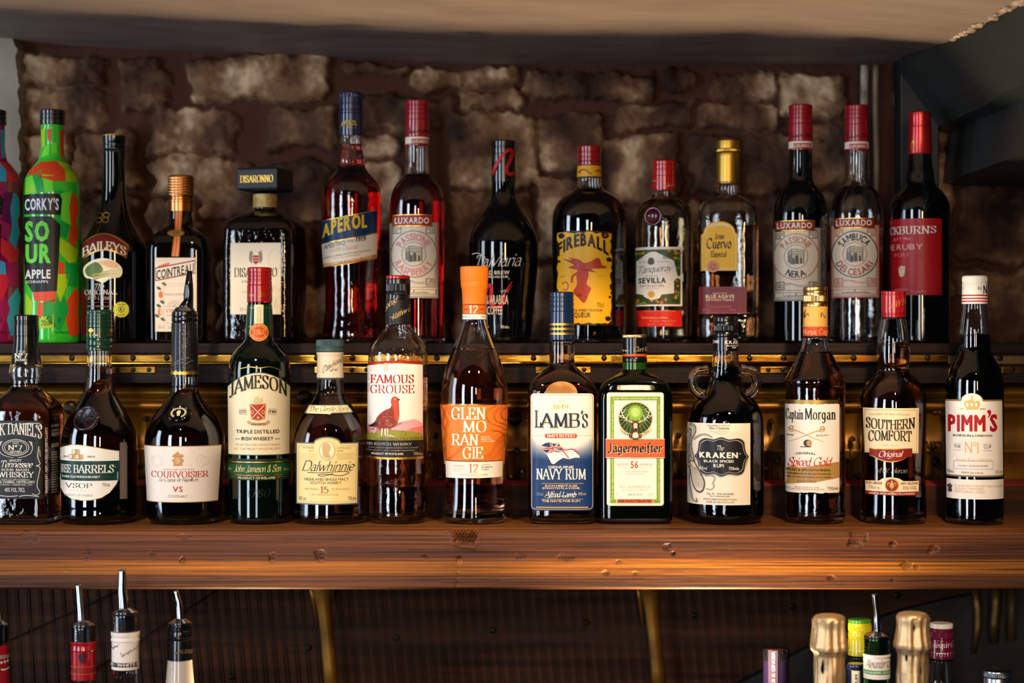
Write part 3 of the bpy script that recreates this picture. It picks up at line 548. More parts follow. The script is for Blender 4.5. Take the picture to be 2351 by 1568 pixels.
sh = mk('shelf', V, Fc, oak, loc=(0, 2.0, ZL)); sharp(sh, 60); bpy.context.view_layer.update()
tag(sh, 'thick scarred varnished wooden beam shelf carrying the front row of bottles', 'shelf')
dark = woodmat('dark_stained_wood', [(.3, '#100807'), (.55, '#20120f'), (.8, '#33201b')], .5, .25, (1, 22, 22), .0, .16)
us = boxobj('shelf', XL, XR, 2.19, 2.405, ZP(812, 2.19), ZU, dark, bev=.0012, loc=(0, 2.19, 1.49)); tag(us, 'dark stained upper shelf board carrying the back row of bottles', 'shelf')
ct = boxobj('counter', XL-.2, XR+.3, 1.62, 2.14, .84, .88, dark, bev=.003, loc=(0, 1.9, .86)); tag(ct, 'dark wooden counter under the bottles with pourers below the beam shelf', 'counter')
cb = boxobj('cupboard', XL-.15, XR+.25, 1.68, 2.1, 0, .84, dark, bev=.003, loc=(0, 1.9, 0)); tag(cb, 'dark wooden cupboard base holding up the low counter', 'cupboard')

# ------------------------------------------------------------------ the old upright piano used as the back of the bar
pi = empty('upright_piano', (0, 2.3, 0)); tag(pi, 'old upright piano frame with gold iron plate, strings and brass hinge behind the bottles', 'piano')
def pp(name, V, Fc, mat, label=None, smooth=True, parent=None):
    o = mk(name, [(v[0], v[1]-2.3, v[2]) for v in V], Fc, mat, parent or pi, smooth=smooth)
    if label: o['label'] = label
    return o
def pbx(name, x0, x1, y0, y1, pa, pb_, d, mat, bev=.0008, label=None):
    bm = bmesh.new(); box(bm, x0, x1, y0-2.3, y1-2.3, ZP(pb_, d), ZP(pa, d), bev); o = bmobj(name, bm, mat, pi)
    if label: o['label'] = label
    return o
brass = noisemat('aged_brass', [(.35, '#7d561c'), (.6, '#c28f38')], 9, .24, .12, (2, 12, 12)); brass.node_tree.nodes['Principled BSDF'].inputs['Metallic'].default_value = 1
pbx('rail', XL, XR, 2.192, 2.228, 812, 880, 2.192, dark, .001, 'dark stained wooden rail')
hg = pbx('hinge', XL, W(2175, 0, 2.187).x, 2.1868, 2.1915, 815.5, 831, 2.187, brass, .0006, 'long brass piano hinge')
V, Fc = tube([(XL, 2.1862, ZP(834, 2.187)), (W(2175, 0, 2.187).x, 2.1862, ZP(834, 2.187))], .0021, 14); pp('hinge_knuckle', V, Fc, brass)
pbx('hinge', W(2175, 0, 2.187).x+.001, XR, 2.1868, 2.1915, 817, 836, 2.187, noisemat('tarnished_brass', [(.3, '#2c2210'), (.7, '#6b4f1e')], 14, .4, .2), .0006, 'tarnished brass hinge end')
steel = pb('dark_screw_steel', '#2a2017', .38, .8)
scr_bm = None
def screw(px, py, d, r, slot=20, name='screw', parent=None):
    bm = bmesh.new(); bmesh.ops.create_uvsphere(bm, u_segments=18, v_segments=10, radius=r)
    for v in bm.verts: v.co = Vector((v.co.x, (v.co.z*.45 if v.co.z < 0 else v.co.z*.3), v.co.y))
    for v in bm.verts: v.co.y = -abs(v.co.y) if v.co.y < 0 else v.co.y
    a = math.radians(slot); c = bmesh.ops.create_cube(bm, size=1)['verts']
    o = None
    for v in c: x, y, z = v.co.x*r*1.7, v.co.y*r*.5-r*.36, v.co.z*r*.26; v.co = Vector((x*math.cos(a)-z*math.sin(a), y, x*math.sin(a)+z*math.cos(a)))
    p = W(px, py, d); o = bmobj(name, bm, [steel], parent or pi, smooth=True); sharp(o, 40); o.location = p-Vector((0, 2.3, 0)); return o
for x in (165, 305, 383, 565, 727, 809, 1003, 1061, 1225, 1387, 1553, 1721, 1799, 1960, 2130, 2296): screw(x, 822, 2.1866, .0036, random.uniform(-60, 60))
for x0, x1, sc_ in ((256, 356, (269, 306, 342)), (722, 860, (737, 808, 842)), (1230, 1356, (1260, 1300, 1341)), (1746, 1882, (1764, 1797, 1850)), (2300, 2345, (2325,)), (-60, -10, ())):
    pbx('hinge_plate', W(x0, 0, 2.19).x, W(x1, 0, 2.19).x, 2.1895, 2.1925, 842, 856.5, 2.19, brass, .0005, 'short brass plate under the hinge')
    for x in sc_: screw(x, 849, 2.1895, .0030, random.uniform(-60, 60))
gold = noisemat('bronze_gold_iron_paint', [(.3, '#6d4a18'), (.55, '#97691f'), (.8, '#ae7e2c')], 22, .38, .25, (1, 1, 1), dist=.0008); gold.node_tree.nodes['Principled BSDF'].inputs['Metallic'].default_value = .55
# iron plate: one casting with rounded ridges, profile swept along x
pr = [(875, 2.262), (884, 2.250), (888, 2.238), (896, 2.229), (905, 2.2285), (912, 2.234), (916, 2.243), (920, 2.243), (924, 2.237), (932, 2.233), (938, 2.236), (943, 2.243), (946, 2.247), (1030, 2.247), (1034, 2.243), (1039, 2.247), (1120, 2.249), (1200, 2.252)]
xs = np.linspace(XL, XR, 160); V = []; Fc = []
for i, x in enumerate(xs):
    for k, (y_, d) in enumerate(pr): dy = (x-.1)*4 if k > 12 and k < 16 else 0; V.append((x, d+.0008*mn.noise(Vector((x*14, k*.7, 0))), ZP(y_+dy, 2.24)))
n_ = len(pr)
for i in range(len(xs)-1):
    for k in range(n_-1): a = i*n_+k; Fc.append((a, a+n_, a+n_+1, a+1))
fb_ = len(V); V += [(XL, 2.262, ZP(875, 2.24)), (XR, 2.262, ZP(875, 2.24)), (XR, 2.262, ZP(1200, 2.24)), (XL, 2.262, ZP(1200, 2.24))]; Fc.append((fb_, fb_+3, fb_+2, fb_+1))
pp('iron_plate', V, Fc, gold, 'gold painted cast iron plate with rounded ridges')
felt = pb('red_felt', '#7a0c12', .95); pbx('felt_strip', XL, XR, 2.158, 2.242, 1111.5, 1116, 2.16, felt, .0004, 'red felt strip')
blk = woodmat('brown_block_wood', [(.3, '#22130b'), (.55, '#382013'), (.8, '#50301b')], .6, .25, (1, 16, 16), .0, .12)
pbx('key_block', XL, XR, 2.1545, 2.243, 1116, 1192, 2.155, blk, .001, 'brown wooden block under the felt')
for x, y in ((162, 936), (698, 912), (1182, 962), (1010, 958), (2180, 1075), (2148, 1060)):
    screw(x, y, 2.240 if y > 940 else 2.226, .0088 if y < 1000 else .006, random.uniform(-50, 50), 'plate_bolt')
# tuning pins in slanting rows, each with its coil of wire
pin_m = pb('blued_steel', '#3a3430', .3, .9)
def pinmesh():
    V, Fc = revolve([(0, 0), (.0030, 0), (.0030, .012), (.0036, .0125), (.0036, .0155), (.0030, .016), (.0030, .019), (.0023, .0195), (.0023, .026), (0, .0262)], 14)
    me = bpy.data.meshes.new('tuning_pin'); me.from_pydata([(v[0], -v[2], v[1]) for v in V], [], Fc); me.materials.append(pin_m); me.polygons.foreach_set('use_smooth', [True]*len(me.polygons)); me.set_sharp_from_angle(angle=.6); return me
PM = pinmesh(); spots = []
for i in range(150):
    x = 262+i*13.2; k = i % 6; y = (962, 1050, 1002, 1092, 1028, 1074)[k]+6*math.sin(i)
    if not (640 < x < 700 and y < 1000): spots.append((x, y))
vis = [(a, b) for a, b in spots if any(l < a < r for l, r in ((275, 345), (505, 530), (655, 690), (830, 850), (975, 1020), (1155, 1215), (1530, 1590), (1745, 1815), (1935, 1985), (2115, 2180)))]
pins = []
for a, b in vis[:96]:
    o = bpy.data.objects.new('tuning_pin', PM); COL.objects.link(o); o.parent = pi; p = W(a, b, 2.247); o.location = p-Vector((0, 2.3, 0)); pins.append((a, b))
# short wires running down from the pins to the felt
V = []; Fc = []
for a, b in spots:
    v, f = tube([W(a+2.5, b, 2.235), W(a+6, 1112, 2.238)], .0005, 5); q = len(V); V += v; Fc += [tuple(q+i for i in t) for t in f]
wire = pb('string_steel', '#6b6258', .3, .9); o = pp('string_ends', V, Fc, wire); o['kind'] = 'stuff'
# cast lettering on the plate, partly hidden by bottles
class Flat:
    n = 9; hwmax = 999; cx = 0
    def unr(s, x, hw): return x
    def rolled(s, u, hw): return u
fa = Art(Flat(), hw=999); fa.text('LONDON', 2078, 2222, 1036, 22, 'gold', 'S'); fa.text('PIANO', 2084, 2216, 960, 24, 'gold', 'S', bend=12)
bm = bmesh.new(); vs = [bm.verts.new(W(v[0], v[1], 2.2425)-Vector((0, 2.3, 0))) for v in fa.V]
for f in fa.Fc:
    try: bm.faces.new([vs[i] for i in f])
    except ValueError: pass
r_ = bmesh.ops.extrude_face_region(bm, geom=bm.faces[:])
for v in r_['geom']:
    if isinstance(v, bmesh.types.BMVert): v.co.y += .006
bmobj('cast_lettering', bm, gold, pi)
# soundboard, struts, strings below the beam
sb = noisemat('soundboard_spruce', [(.3, '#2e1a12'), (.55, '#472a1a'), (.75, '#5c3822')], 5, .6, .3, (1, 1, 1), detail=6, dist=.001, bscale=20, spec=.15)
mpn = [n for n in sb.node_tree.nodes if n.type == 'MAPPING'][0]; mpn.inputs['Rotation'].default_value = (0, math.radians(32), 0); mpn.inputs['Scale'].default_value = (1, 1, 16)
DS = 2.36; pbx('soundboard', XL, XR, DS, DS+.012, 1210, 1900, DS, sb, 0, 'brown spruce soundboard')
random.seed(3)
for x, y in ((910, 1465), (1131, 1447), (1346, 1430), (1593, 1413), (1820, 1392), (2060, 1367), (533, 1554), (708, 1487)): screw(x, y, DS-.001, .0044, random.uniform(-60, 60), 'soundboard_bolt')
for x0, x1 in ((738, 766), (1490, 1518)):
    c0 = W(x0, 1340, 2.325); c1 = W(x1, 1620, 2.325); pts = [c0+(c1-c0)*t for t in (0, .05, .1, .16, .24, .4, .7, 1)]; V, Fc = tube(pts, [.017, .0135, .0112, .0098, .0088, .0082, .0086, .009], 20); V = [Vector((v.x, 2.325+(v.y-2.325)*.7, v.z)) for v in V]
    pp('strut', V, Fc, gold, 'gold painted iron strut')
    for sgn in (-1, 1):
        V, Fc = tube([c0+Vector((sgn*.014, .005, 0)), c0+Vector((sgn*.011, .008, -.02)), c0+Vector((sgn*.007, .01, -.055))], [.004, .003, .001], 8); pp('strut_web', V, Fc, gold)
bs = pb('copper_wound_string', '#1a1512', .45, .6); ts = pb('treble_string_steel', '#2b2420', .35, .8)
strs = []
for i in range(13): strs.append((14+26.5*i, 12+i*.9, .0011, bs))
for i in range(15):
    for j in (0, 1): strs.append((362+25*i+8*j, 22, .0007, bs))
x = 768
while x < 1905:
    if not 1462 < x < 1520:
        for j in (0, 1, 2): strs.append((x+6.0*j, 22, .00042, ts))
    x += 25.5
vis_i = sorted(range(len(strs)), key=lambda i: -strs[i][2])[:100]; SV = []; SF = []
for i, (x, ln, r_, mt) in enumerate(strs):
    v, f = tube([W(x, 1335, 2.345), W(x+ln*1.3, 1640, 2.345)], r_, 6)
    if i in vis_i: pp('string', v, f, mt)
    else: q = len(SV); SV += v; SF += [tuple(q+k for k in t) for t in f]
o = pp('strings', SV, SF, ts); o['kind'] = 'stuff'
for (xa, ya, xb, yb) in ((0, 1480, 330, 1330), (120, 1600, 520, 1340)):
    v, f = tube([W(xa, ya, 2.352), W(xb, yb, 2.352)], .0009, 6); pp('cross_string', v, f, bs)
# black curved casting and the dull brass pedal rods, one coloured darker for shade, at the right-hand end
blackiron = noisemat('black_iron', [(.3, '#07080a'), (.8, '#121416')], 10, .5, .3)
top_ = [(1560, 1640), (1700, 1570), (1850, 1490), (1960, 1440), (2080, 1400), (2180, 1375), (2240, 1366), (2252, 1352), (2260, 1320), (2420, 1320), (2420, 1660), (1560, 1660)]
bm = bmesh.new(); vs = [bm.verts.new(W(a, b, 2.335)-Vector((0, 2.3, 0))) for a, b in top_]; f = bm.faces.new(vs); r_ = bmesh.ops.extrude_face_region(bm, geom=[f])
for v in r_['geom']:
    if isinstance(v, bmesh.types.BMVert): v.co.y += .018
o = bmobj('bass_casting', bm, blackiron, pi); o['label'] = 'black curved iron casting'
dgb = noisemat('dull_brass', [(.3, '#4a3518'), (.7, '#7d5e2c')], 20, .4, .2); dgb.node_tree.nodes['Principled BSDF'].inputs['Metallic'].default_value = .7
v, f = tube([W(2238, 1340, 2.32), W(2246, 1400, 2.32), W(2246, 1440, 2.32), W(2236, 1500, 2.32)], [.0055, .0055, .005, .003], 12); pp('casting_edge', v, f, dgb)
v, f = tube([W(2288, 1340, 2.31), W(2288, 1390, 2.31), W(2284, 1430, 2.31), W(2284, 1475, 2.31)], [.0075, .007, .0065, .005], 14); pp('pedal_rod', v, f, dgb)
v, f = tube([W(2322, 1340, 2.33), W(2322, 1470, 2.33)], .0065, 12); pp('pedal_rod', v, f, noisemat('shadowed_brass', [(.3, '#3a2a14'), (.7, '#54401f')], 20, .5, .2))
for q in (W(-160, 0, 2.3).x, .665):
    pbx('side_post', q-.015 if q < 0 else q, q if q < 0 else q+.03, 2.2, 2.37, 815, 4200, 2.3, dark, .001)
#PART3
# ------------------------------------------------------------------ bottles
A_, B_, C_, D_, E_, F_, G_, H_, I_, J_, K_, L_, N_ = (0, 200, 2.53), (480, 180, 2.45), (1040, 300, 3.015), (1560, 220, 2.614), (0, 690, 2.958), (500, 590, 2.489), (980, 600, 2.529), (1540, 640, 2.702), (1930, 620, 2.613), (0, 780, 3.563), (620, 780, 3.563), (1340, 780, 3.563), (1900, 780, 3.563)
DU = 2.262; DL = 2.070; GU = 'bottles on the upper shelf'; GL = 'bottles on the beam shelf'; GB = 'bottles on the low counter'
CRM = '#f4e6c6'; WHT = '#f2efe9'; INK = '#14120f'
def scrib(a, x0, x1, y, h, key, w=1.2, seed=1, rise=0, lay=2):
    """loose handwriting: one looping pen line"""
    r = random.Random(seed); P = []; n = max(5, int((x1-x0)/(h*.28)))
    for i in range(n+1):
        t = i/n; P.append((x0+(x1-x0)*t+r.uniform(-.2, .2)*h, y-rise*t-(h*(.55+.5*r.random()) if (i % 2 == 0) else h*r.uniform(-.12, .1))*(1.3 if i in (0, n//2) else .6)))
    a.line(P, w, key, lay, smooth=True)

# two sleeved schnapps bottles with a shattered-glass pattern
def schnapps(cx, label, cols, words, left=False):
    b = Bottle('schnapps_bottle', label, cx, DU, ZU, [(268, 25), (290, 26), (338, 26.5), (347, 28), (356, 29), (366, 31), (376, 38), (388, 48), (402, 58), (420, 64), (445, 66), (600, 65.5), (760, 65), (786, 64)], group=GU)
    k = darkglass('sleeve_'+label[:6], cols[0]); k.node_tree.nodes['Principled BSDF'].inputs['Roughness'].default_value = .16
    b.glass(k, hollow=False, name='sleeved_bottle'); b.screwcap(253, 288, 29, '#101012g', False, (.35, .62))
    a = Art(b, tf=(cx-120, 200, 2.53)); c1, c2, c3, c4 = cols[1:5]
    for p, c in (([(240, 232), (262, 232), (262, 330), (245, 345)], c1), ([(275, 232), (300, 232), (296, 305), (280, 300)], c2), ([(345, 235), (368, 235), (368, 400), (350, 395)], c2), ([(300, 310), (330, 310), (330, 375), (300, 372)], c3), ([(262, 330), (290, 330), (285, 385), (238, 400)], c3),
                 ([(240, 425), (330, 420), (378, 478), (378, 545), (310, 545), (300, 480), (245, 455), (160, 500), (175, 470)], c2), ([(330, 420), (400, 430), (450, 490), (440, 545), (380, 545), (378, 478)], c1), ([(150, 520), (190, 510), (215, 615), (150, 615)], c3), ([(245, 505), (310, 510), (306, 600), (262, 615)], c3), ([(190, 515), (245, 470), (250, 610), (215, 612)], c4),
                 ([(420, 600), (450, 640), (455, 730), (440, 770), (455, 840), (430, 940), (395, 890), (410, 800), (400, 700)], c2), ([(310, 600), (365, 600), (350, 760), (330, 760)], c4), ([(355, 615), (415, 600), (400, 700), (410, 800), (355, 770)], c3), ([(310, 755), (405, 795), (380, 875), (345, 860)], c4), ([(345, 870), (455, 940), (440, 1010), (400, 1020), (345, 960)], c1),
                 ([(342, 1005), (372, 1020), (376, 1085), (340, 1085)], c2), ([(380, 1010), (450, 1030), (440, 1160), (385, 1150)], c4), ([(335, 1085), (400, 1085), (385, 1160), (350, 1250), (325, 1180)], c1), ([(190, 1190), (325, 1185), (325, 1250), (200, 1240)], c2), ([(440, 1160), (460, 1210), (450, 1290), (458, 1430), (430, 1450), (400, 1440), (380, 1350), (400, 1290), (385, 1240)], c2),
                 ([(250, 1250), (370, 1210), (400, 1290), (380, 1340), (345, 1420), (355, 1340), (315, 1320), (250, 1330)], c4), ([(220, 1250), (280, 1250), (240, 1340), (215, 1340)], c2), ([(150, 1190), (190, 1250), (185, 1320), (150, 1320)], c1), ([(230, 1340), (310, 1320), (312, 1395), (232, 1405)], c1), ([(140, 1360), (230, 1405), (225, 1460), (150, 1460)], c4), ([(150, 620), (150, 590), (190, 560), (215, 615)], c1)): a.poly(p, c, 0)
    off = -30 if left else 0
    a.poly([(140+off, 620), (340+off, 618), (360+off, 650), (350+off, 742), (145+off, 735)], '#0b0b0d', 1); a.text(words[0], 147+off, 344+off, 712, 66, '#f0f0f0', 'b', lay=2)
    a.poly([(142+off, 750), (300+off, 750), (350+off, 800), (330+off, 1185), (190+off, 1190), (150+off, 1120), (138+off, 900)], '#0b0b0d', 1)
    a.text(words[1], 145+off, 295+off, 892, 112, cols[5], 'B', lay=2); a.text(words[2], 152+off, 305+off, 1018, 105, cols[5], 'B', lay=2)
    a.text(words[3], 150+off, 298+off, 1110, 50, '#f0f0f0', 'b', lay=2); a.text('SCHNAPPS', 154+off, 282+off, 1138, 15, '#f0f0f0', 'r', lay=2)
    a.text('70cle', 240, 300, 1388, 32, INK, 'r', lay=2, rise=8); a.text('POL-0836 L1 32', 316, 400, 1430, 12, INK, 'r', lay=2)
    a.build('label'); return b
schnapps(-15, 'purple and blue patterned schnapps bottle cut off by the left edge, upper shelf', ['#8a1048', '#d0243a', '#3a9cc8', '#5b0f4a', '#a01258', '#e0246a'], ['CORKYS', 'SO', 'UR', 'CHERRY'], False)
schnapps(120, 'bright green bottle with orange-red shards pattern and black cap, upper shelf', ['#35c832', '#a8d018', '#e04a20', '#70e030', '#12a040', '#6fe43a'], ["CORKY'S", 'SO', 'UR', 'APPLE'])

# black cream liqueur bottle
b = Bottle('liqueur_bottle', 'black glass liqueur bottle with red arched banner and landscape picture, gold-rimmed top', 262, DU, ZU, [(326, 25), (352, 26), (420, 26.5), (460, 29), (490, 36), (515, 47), (535, 58), (550, 67), (565, 73), (580, 76), (700, 76), (786, 75)], group=GU)
b.glass(G['black'], False); b.turned('cap', [(311, 22), (313, 27), (328, 27), (330, 26), (333, 26), (335, 27.3), (338, 27.3), (340, 26.3), (344, 26.3), (346, 27.3), (352, 27.3)], '#0a0a0cg'); b.turned('cap_rim', [(309.5, 20), (310.5, 26.5), (313.5, 27), (314, 26)], 'gold')
a = Art(b, tf=A_)
for q, k, l in ((0, 'gold', 0), (7, '#6b1a14', 1)):
    up = [(470+q+t*(278-2*q), 912+q-92*math.sin(math.pi*(t*.8+.12))**1.1+25) for t in [i/14 for i in range(15)]]; dn = [(486+(1-t)*248+q*0, 1015-q-75*math.sin(math.pi*(.5+(.5-t)*.76))+8) for t in [i/14 for i in range(15)]]; a.poly(up+dn, k, l)
a.text('BAILEYS', 484, 735, 982, 48, '#f0e3b8', 'S', bend=38, lay=2)
a.blob([(490, 1040), (560, 998), (640, 1000), (705, 1045), (700, 1100), (640, 1112), (600, 1135), (540, 1115), (495, 1100)], '#efe3bd', 0); a.blob([(500, 1050), (560, 1015), (600, 1060), (560, 1100), (510, 1095)], '#55702a', 1); a.blob([(575, 1015), (640, 1008), (690, 1040), (640, 1050)], '#e8b487', 1)
for i in range(5): a.line([(540, 1085+i*9), (620, 1070+i*7), (698, 1055+i*13)], 6, ['#8a8f2e', '#c9b23a', '#5d7427', '#b9a03a', '#7b8a30'][i], 2, smooth=True, taper=1)
a.text('The', 545, 600, 1172, 30, CRM, 'c', lay=1); a.text('ORIGINAL', 494, 682, 1204, 26, CRM, 's', lay=1); a.text('Irish Cream', 510, 650, 1234, 26, '#d8a86a', 'c', lay=1); a.line([(515, 1250), (650, 1250)], 2, '#a03020', 1); a.text('SPIRIT OF IRELAND', 510, 655, 1278, 10, '#b8824a', 'r', lay=1)
P = [(703+(43+(4 if i % 2 else 0))*math.cos(i*math.pi/18), 1292+(43+(4 if i % 2 else 0))*math.sin(i*math.pi/18)) for i in range(36)]; a.poly(P, '#d8dc50', 0); a.ring(703, 1290, 17, 17, 3, INK, 1); a.text('B', 696, 711, 1299, 18, INK, 'b', lay=1); a.text('Certified', 682, 726, 1265, 8, INK, 'b', lay=1); a.text('Corporation', 682, 726, 1325, 7, INK, 'b', lay=1)
a.build('label')
a = Art(b, tf=A_)
for dx in (-19, 19):
    for dy in (-15, 15): a.ring(597+dx+dy*.18*-1, 757+dy, 17, 15, 4.5, 'gold', 0)
a.build('monogram', 'gold monogram on the shoulder')

# square brown orange-liqueur bottle
b = Bottle('liqueur_bottle', 'square dark bottle with knurled copper cap and orange ribbon down its neck', 415, DU, ZU, [(482, 25), (500, 26), (516, 29), (526, 38), (534, 50), (543, 59), (556, 64.5), (580, 67), (700, 67), (786, 66)], n=6, group=GU)
b.glass(G['brown'], False); P = [(403, 25), (405, 28)]
for i in range(14): P += [(407+i*3.1, 28.4, 1.0 if i % 2 else 0), (408.5+i*3.1, 28.4, 0 if i % 2 else 1.0)]
b.turned('cap', P+[(452, 28), (454, 26), (458, 26), (460, 28), (464, 28)], 'copper', 96); b.turned('collar', [(464, 26), (465, 27.5), (486, 27.5), (487, 26)], 'copper')
a = Art(b, tf=A_); q = 2.1; a.poly([(1018, 714), (1060, 714), (1052, 820), (1040, 985), (996, 985), (1016, 820)], '#e06a20', 0); a.line([(1030, 716), (1028, 820), (1010, 985)], 5, '#f4a058', 1); a.line([(1046, 716), (1042, 820), (1028, 985)], 4, '#f8c890', 1); a.ell(1022, 848, 48, 21, '#b98238', 2); a.ring(1022, 848, 42, 17, 3, '#6a4416', 3); a.text('1849', 1000, 1044, 857, 18, '#5a3a12', 's', lay=3); a.build('ribbon', 'orange ribbon with a small oval seal')
a = Art(b, tf=A_); a.rect(903, 990, 1134, 1420, '#f2e3cd', 0, 0); a.rect(1015-112, 990, 1134, 992, '#c9a86a', 0, 1)
a.poly([(905, 1048), (1132, 1003), (1132, 1082), (905, 1128)], '#9a5230', 1); a.poly([(911, 1055), (1128, 1012), (1128, 1075), (911, 1120)], '#f2e3cd', 2); a.text('COINTREAU', 913, 1126, 1117, 52, '#1b1712', 'b', rise=42, lay=3); a.poly([(915, 1040), (985, 1018), (985, 1030), (930, 1046)], '#e0703a', 1)
for x, y in ((925, 1170), (955, 1145), (945, 1250), (925, 1272), (915, 1330), (948, 1350)): a.blob([(x-14, y-6), (x, y-12), (x+14, y+4), (x, y+8)], '#4c5a34', 1)
for x, y in ((936, 1205), (932, 1305)): a.ell(x, y, 12, 20, '#e07830', 2)
a.ell(938, 1305, 8, 15, '#f2c9a0', 3); a.text('MAISON COINTREAU', 958, 1090, 1210, 12, '#b08a60', 'r', lay=1); a.ring(1012, 1275, 36, 36, 2, '#a89a80', 1, a0=180, a1=360); a.ring(1012, 1275, 26, 26, 2, '#a89a80', 1, a0=180, a1=360)
for i in range(7): an = math.pi*i/6; a.line([(1012, 1275), (1012-26*math.cos(an), 1275-26*math.sin(an))], 1.5, '#a89a80', 1)
a.line([(960, 1275), (1064, 1275)], 2, '#a89a80', 1); a.line([(950, 1160), (1080, 1150), (1125, 1180)], 2, '#c8b898', 1); a.text("L'UNIQUE", 968, 1080, 1306, 18, '#d0502a', 'b', lay=1); a.text('LIQUEUR', 975, 1070, 1330, 10, '#8a7a60', 'r', lay=1); a.frame(952, 1140, 1086, 1370, 2, '#c8b898', lay=1); a.text('40% vol', 920, 958, 1402, 20, '#b8a88a', 'r', lay=1); a.text('LIQUEUR', 982, 1060, 1402, 12, '#a8987a', 'r', lay=1)
a.build('label')

# square amaretto bottle with box cap
b = Bottle('liqueur_bottle', 'wide square rippled dark bottle with black box-shaped cap and gold collar', 609, DU, ZU, [(442, 25), (484, 27), (491, 40), (497, 55), (505, 68), (515, 77), (530, 82), (600, 84), (786, 84)], n=7, rot=-7, group=GU, ee=6)
b.glass(G['amberdark'], False); b.turned('collar', [(446, 26), (447, 28), (477, 28), (478, 26)], noisemat('crumpled_gold_foil', [(.3, '#8c6a2c'), (.7, '#d8b868')], 60, .3, .6), label='crumpled gold neck collar')
z0, z1 = ZP(443, DU)-b.zb, ZP(389, DU)-b.zb; bm = bmesh.new(); h_ = .0272; box(bm, -h_, h_, -h_, h_, z0+.002, z1, .003)
c = bmobj('cap', bm, pb('matt_black_plastic', '#17171a', .5), b.root); c.rotation_euler.z = math.radians(-14)
def capletters(t, key, face, x0, x1, zb_, h):
    V = []; Fc = []; x = 0
    for ch in t: gv, gf, ad = glyph('S', ch); q = len(V); V += [(x+u, v) for u, v in gv]; Fc += [tuple(q+i for i in f) for f in gf]; x += ad
    VV = []
    for u, v in V: p = x0+(x1-x0)*u/x; VV.append((p, -h_-.0004, zb_+v*h) if face == 0 else (h_+.0004, p, zb_+v*h))
    return mk('lettering', VV, Fc, M(key), c, smooth=False)
zm = (z0+z1)/2; capletters('DISARONNO', 'gold', 0, -.0215, .0215, zm-.0035, .0082); capletters('DISARONNO', '#3a3022', 1, -.0215, .0215, zm-.0035, .0082)
a = Art(b, tf=B_); a.rect(122, 924, 404, 1328, '#f0e2c6', 4, 0); a.frame(122, 924, 404, 1328, 3, '#cdb98e', lay=1)
a.poly([(247, 995), (280, 995), (280, 1032), (263, 1048), (247, 1032)], '#b0302a', 1); a.line([(250, 1010), (278, 1010)], 3, '#f0d8b0', 2); a.line([(250, 1024), (278, 1024)], 3, '#f0d8b0', 2)
for sg in (-1, 1): a.blob([(263+sg*22, 1040), (263+sg*36, 1020), (263+sg*34, 990), (263+sg*20, 975), (263+sg*19, 1000)], '#8a8070', 1); a.line([(263+sg*34, 990), (263+sg*28, 970), (263+sg*14, 985)], 4, '#8a8070', 2, smooth=True)
a.text('DISARONNO', 146, 384, 1115, 48, '#14281c', 'S', lay=1); a.text('ORIGINALE', 186, 345, 1148, 12, '#3c4030', 'r', lay=1); a.text('THE WORLD\'S', 186, 240, 1206, 7, '#a09880', 'r', lay=1); a.text('28% vol', 174, 212, 1308, 20, '#b8aa8c', 'r', lay=1); a.ring(370, 1020, 36, 60, 2, '#d8c8a4', 1); scrib(a, 352, 402, 1200, 40, '#d2c29e', 2, 4, lay=1); scrib(a, 352, 402, 1290, 44, '#d2c29e', 2, 5, lay=1)
a.build('label')

# orange-red aperitif
b = Bottle('aperitif_bottle', 'tall waisted orange-red aperitif bottle with navy cap and slanted navy label', 806, DU, ZU, [(235, 24), (313, 25), (345, 27), (368, 31), (380, 31.5), (388, 35), (397, 41), (410, 53), (422, 62), (438, 67), (460, 68.5), (500, 68.5), (560, 66.5), (620, 62), (670, 59.5), (710, 59.5), (745, 63), (770, 66), (786, 65)], group=GU)
b.glass(G['ripple']); b.liquid(LQ['aperol'], 332); b.screwcap(213, 262, 27.5, '#12244ag', True, (.55, .85)); b.turned('sleeve', [(262, 26), (262.5, 27.6), (312, 27.2), (313, 26)], '#12244ag')
a = Art(b, hw=28, dr=2.8, tf=B_); a.text('APEROL', 745, 832, 270, 28, '#d8b040', 'b', bend=3, rise=6, lay=1); a.text('— 1919 —', 752, 828, 283, 12, '#d8b040', 'r', rise=2, lay=1); a.build('cap_lettering')
a = Art(b, tf=B_)
def slant(y0l, y0r, y1l, y1r, key, l, x0=636, x1=944): 
    n = 12; a.poly([(x0+(x1-x0)*i/n, y0l+(y0r-y0l)*i/n+6*math.sin(math.pi*i/n)) for i in range(n+1)]+[(x1+(x0-x1)*i/n-2, y1r+(y1l-y1r)*i/n+8*math.sin(math.pi*i/n)) for i in range(n+1)], key, l)
slant(794, 732, 1062, 1008, 'gold', 0); slant(800, 738, 918, 862, '#10305e', 1); slant(926, 868, 1040, 984, '#f1e6ce', 1); slant(1040, 985, 1058, 1004, '#c87a34', 1)
a.text('APEROL', 640, 892, 890, 82, '#e8c020', 'B', rise=56, grow=-.25, bend=6, lay=2); a.text('APERITIVO', 652, 768, 958, 26, '#20242c', 'r', rise=22, lay=2); a.text('DAL', 778, 820, 924, 16, '#5a5a5a', 'r', rise=6, lay=2); a.text('1919', 826, 884, 918, 28, '#20242c', 'b', rise=7, lay=2); a.text('Ricetta Originale', 680, 835, 978, 26, '#e08a50', 'c', rise=22, lay=2)
a.text('INFUSO DI ERBE E RADICI SELEZIONATE', 650, 908, 1012, 9, '#5a5448', 'r', rise=44, lay=2); a.text('FRATELLI BARBIERI', 700, 850, 1018, 8, '#b8906a', 'r', rise=25, lay=2); a.text('CASA FONDATA A PADOVA · ITALIA', 642, 912, 1058, 14, CRM, 'b', rise=52, lay=2)
a.build('label')

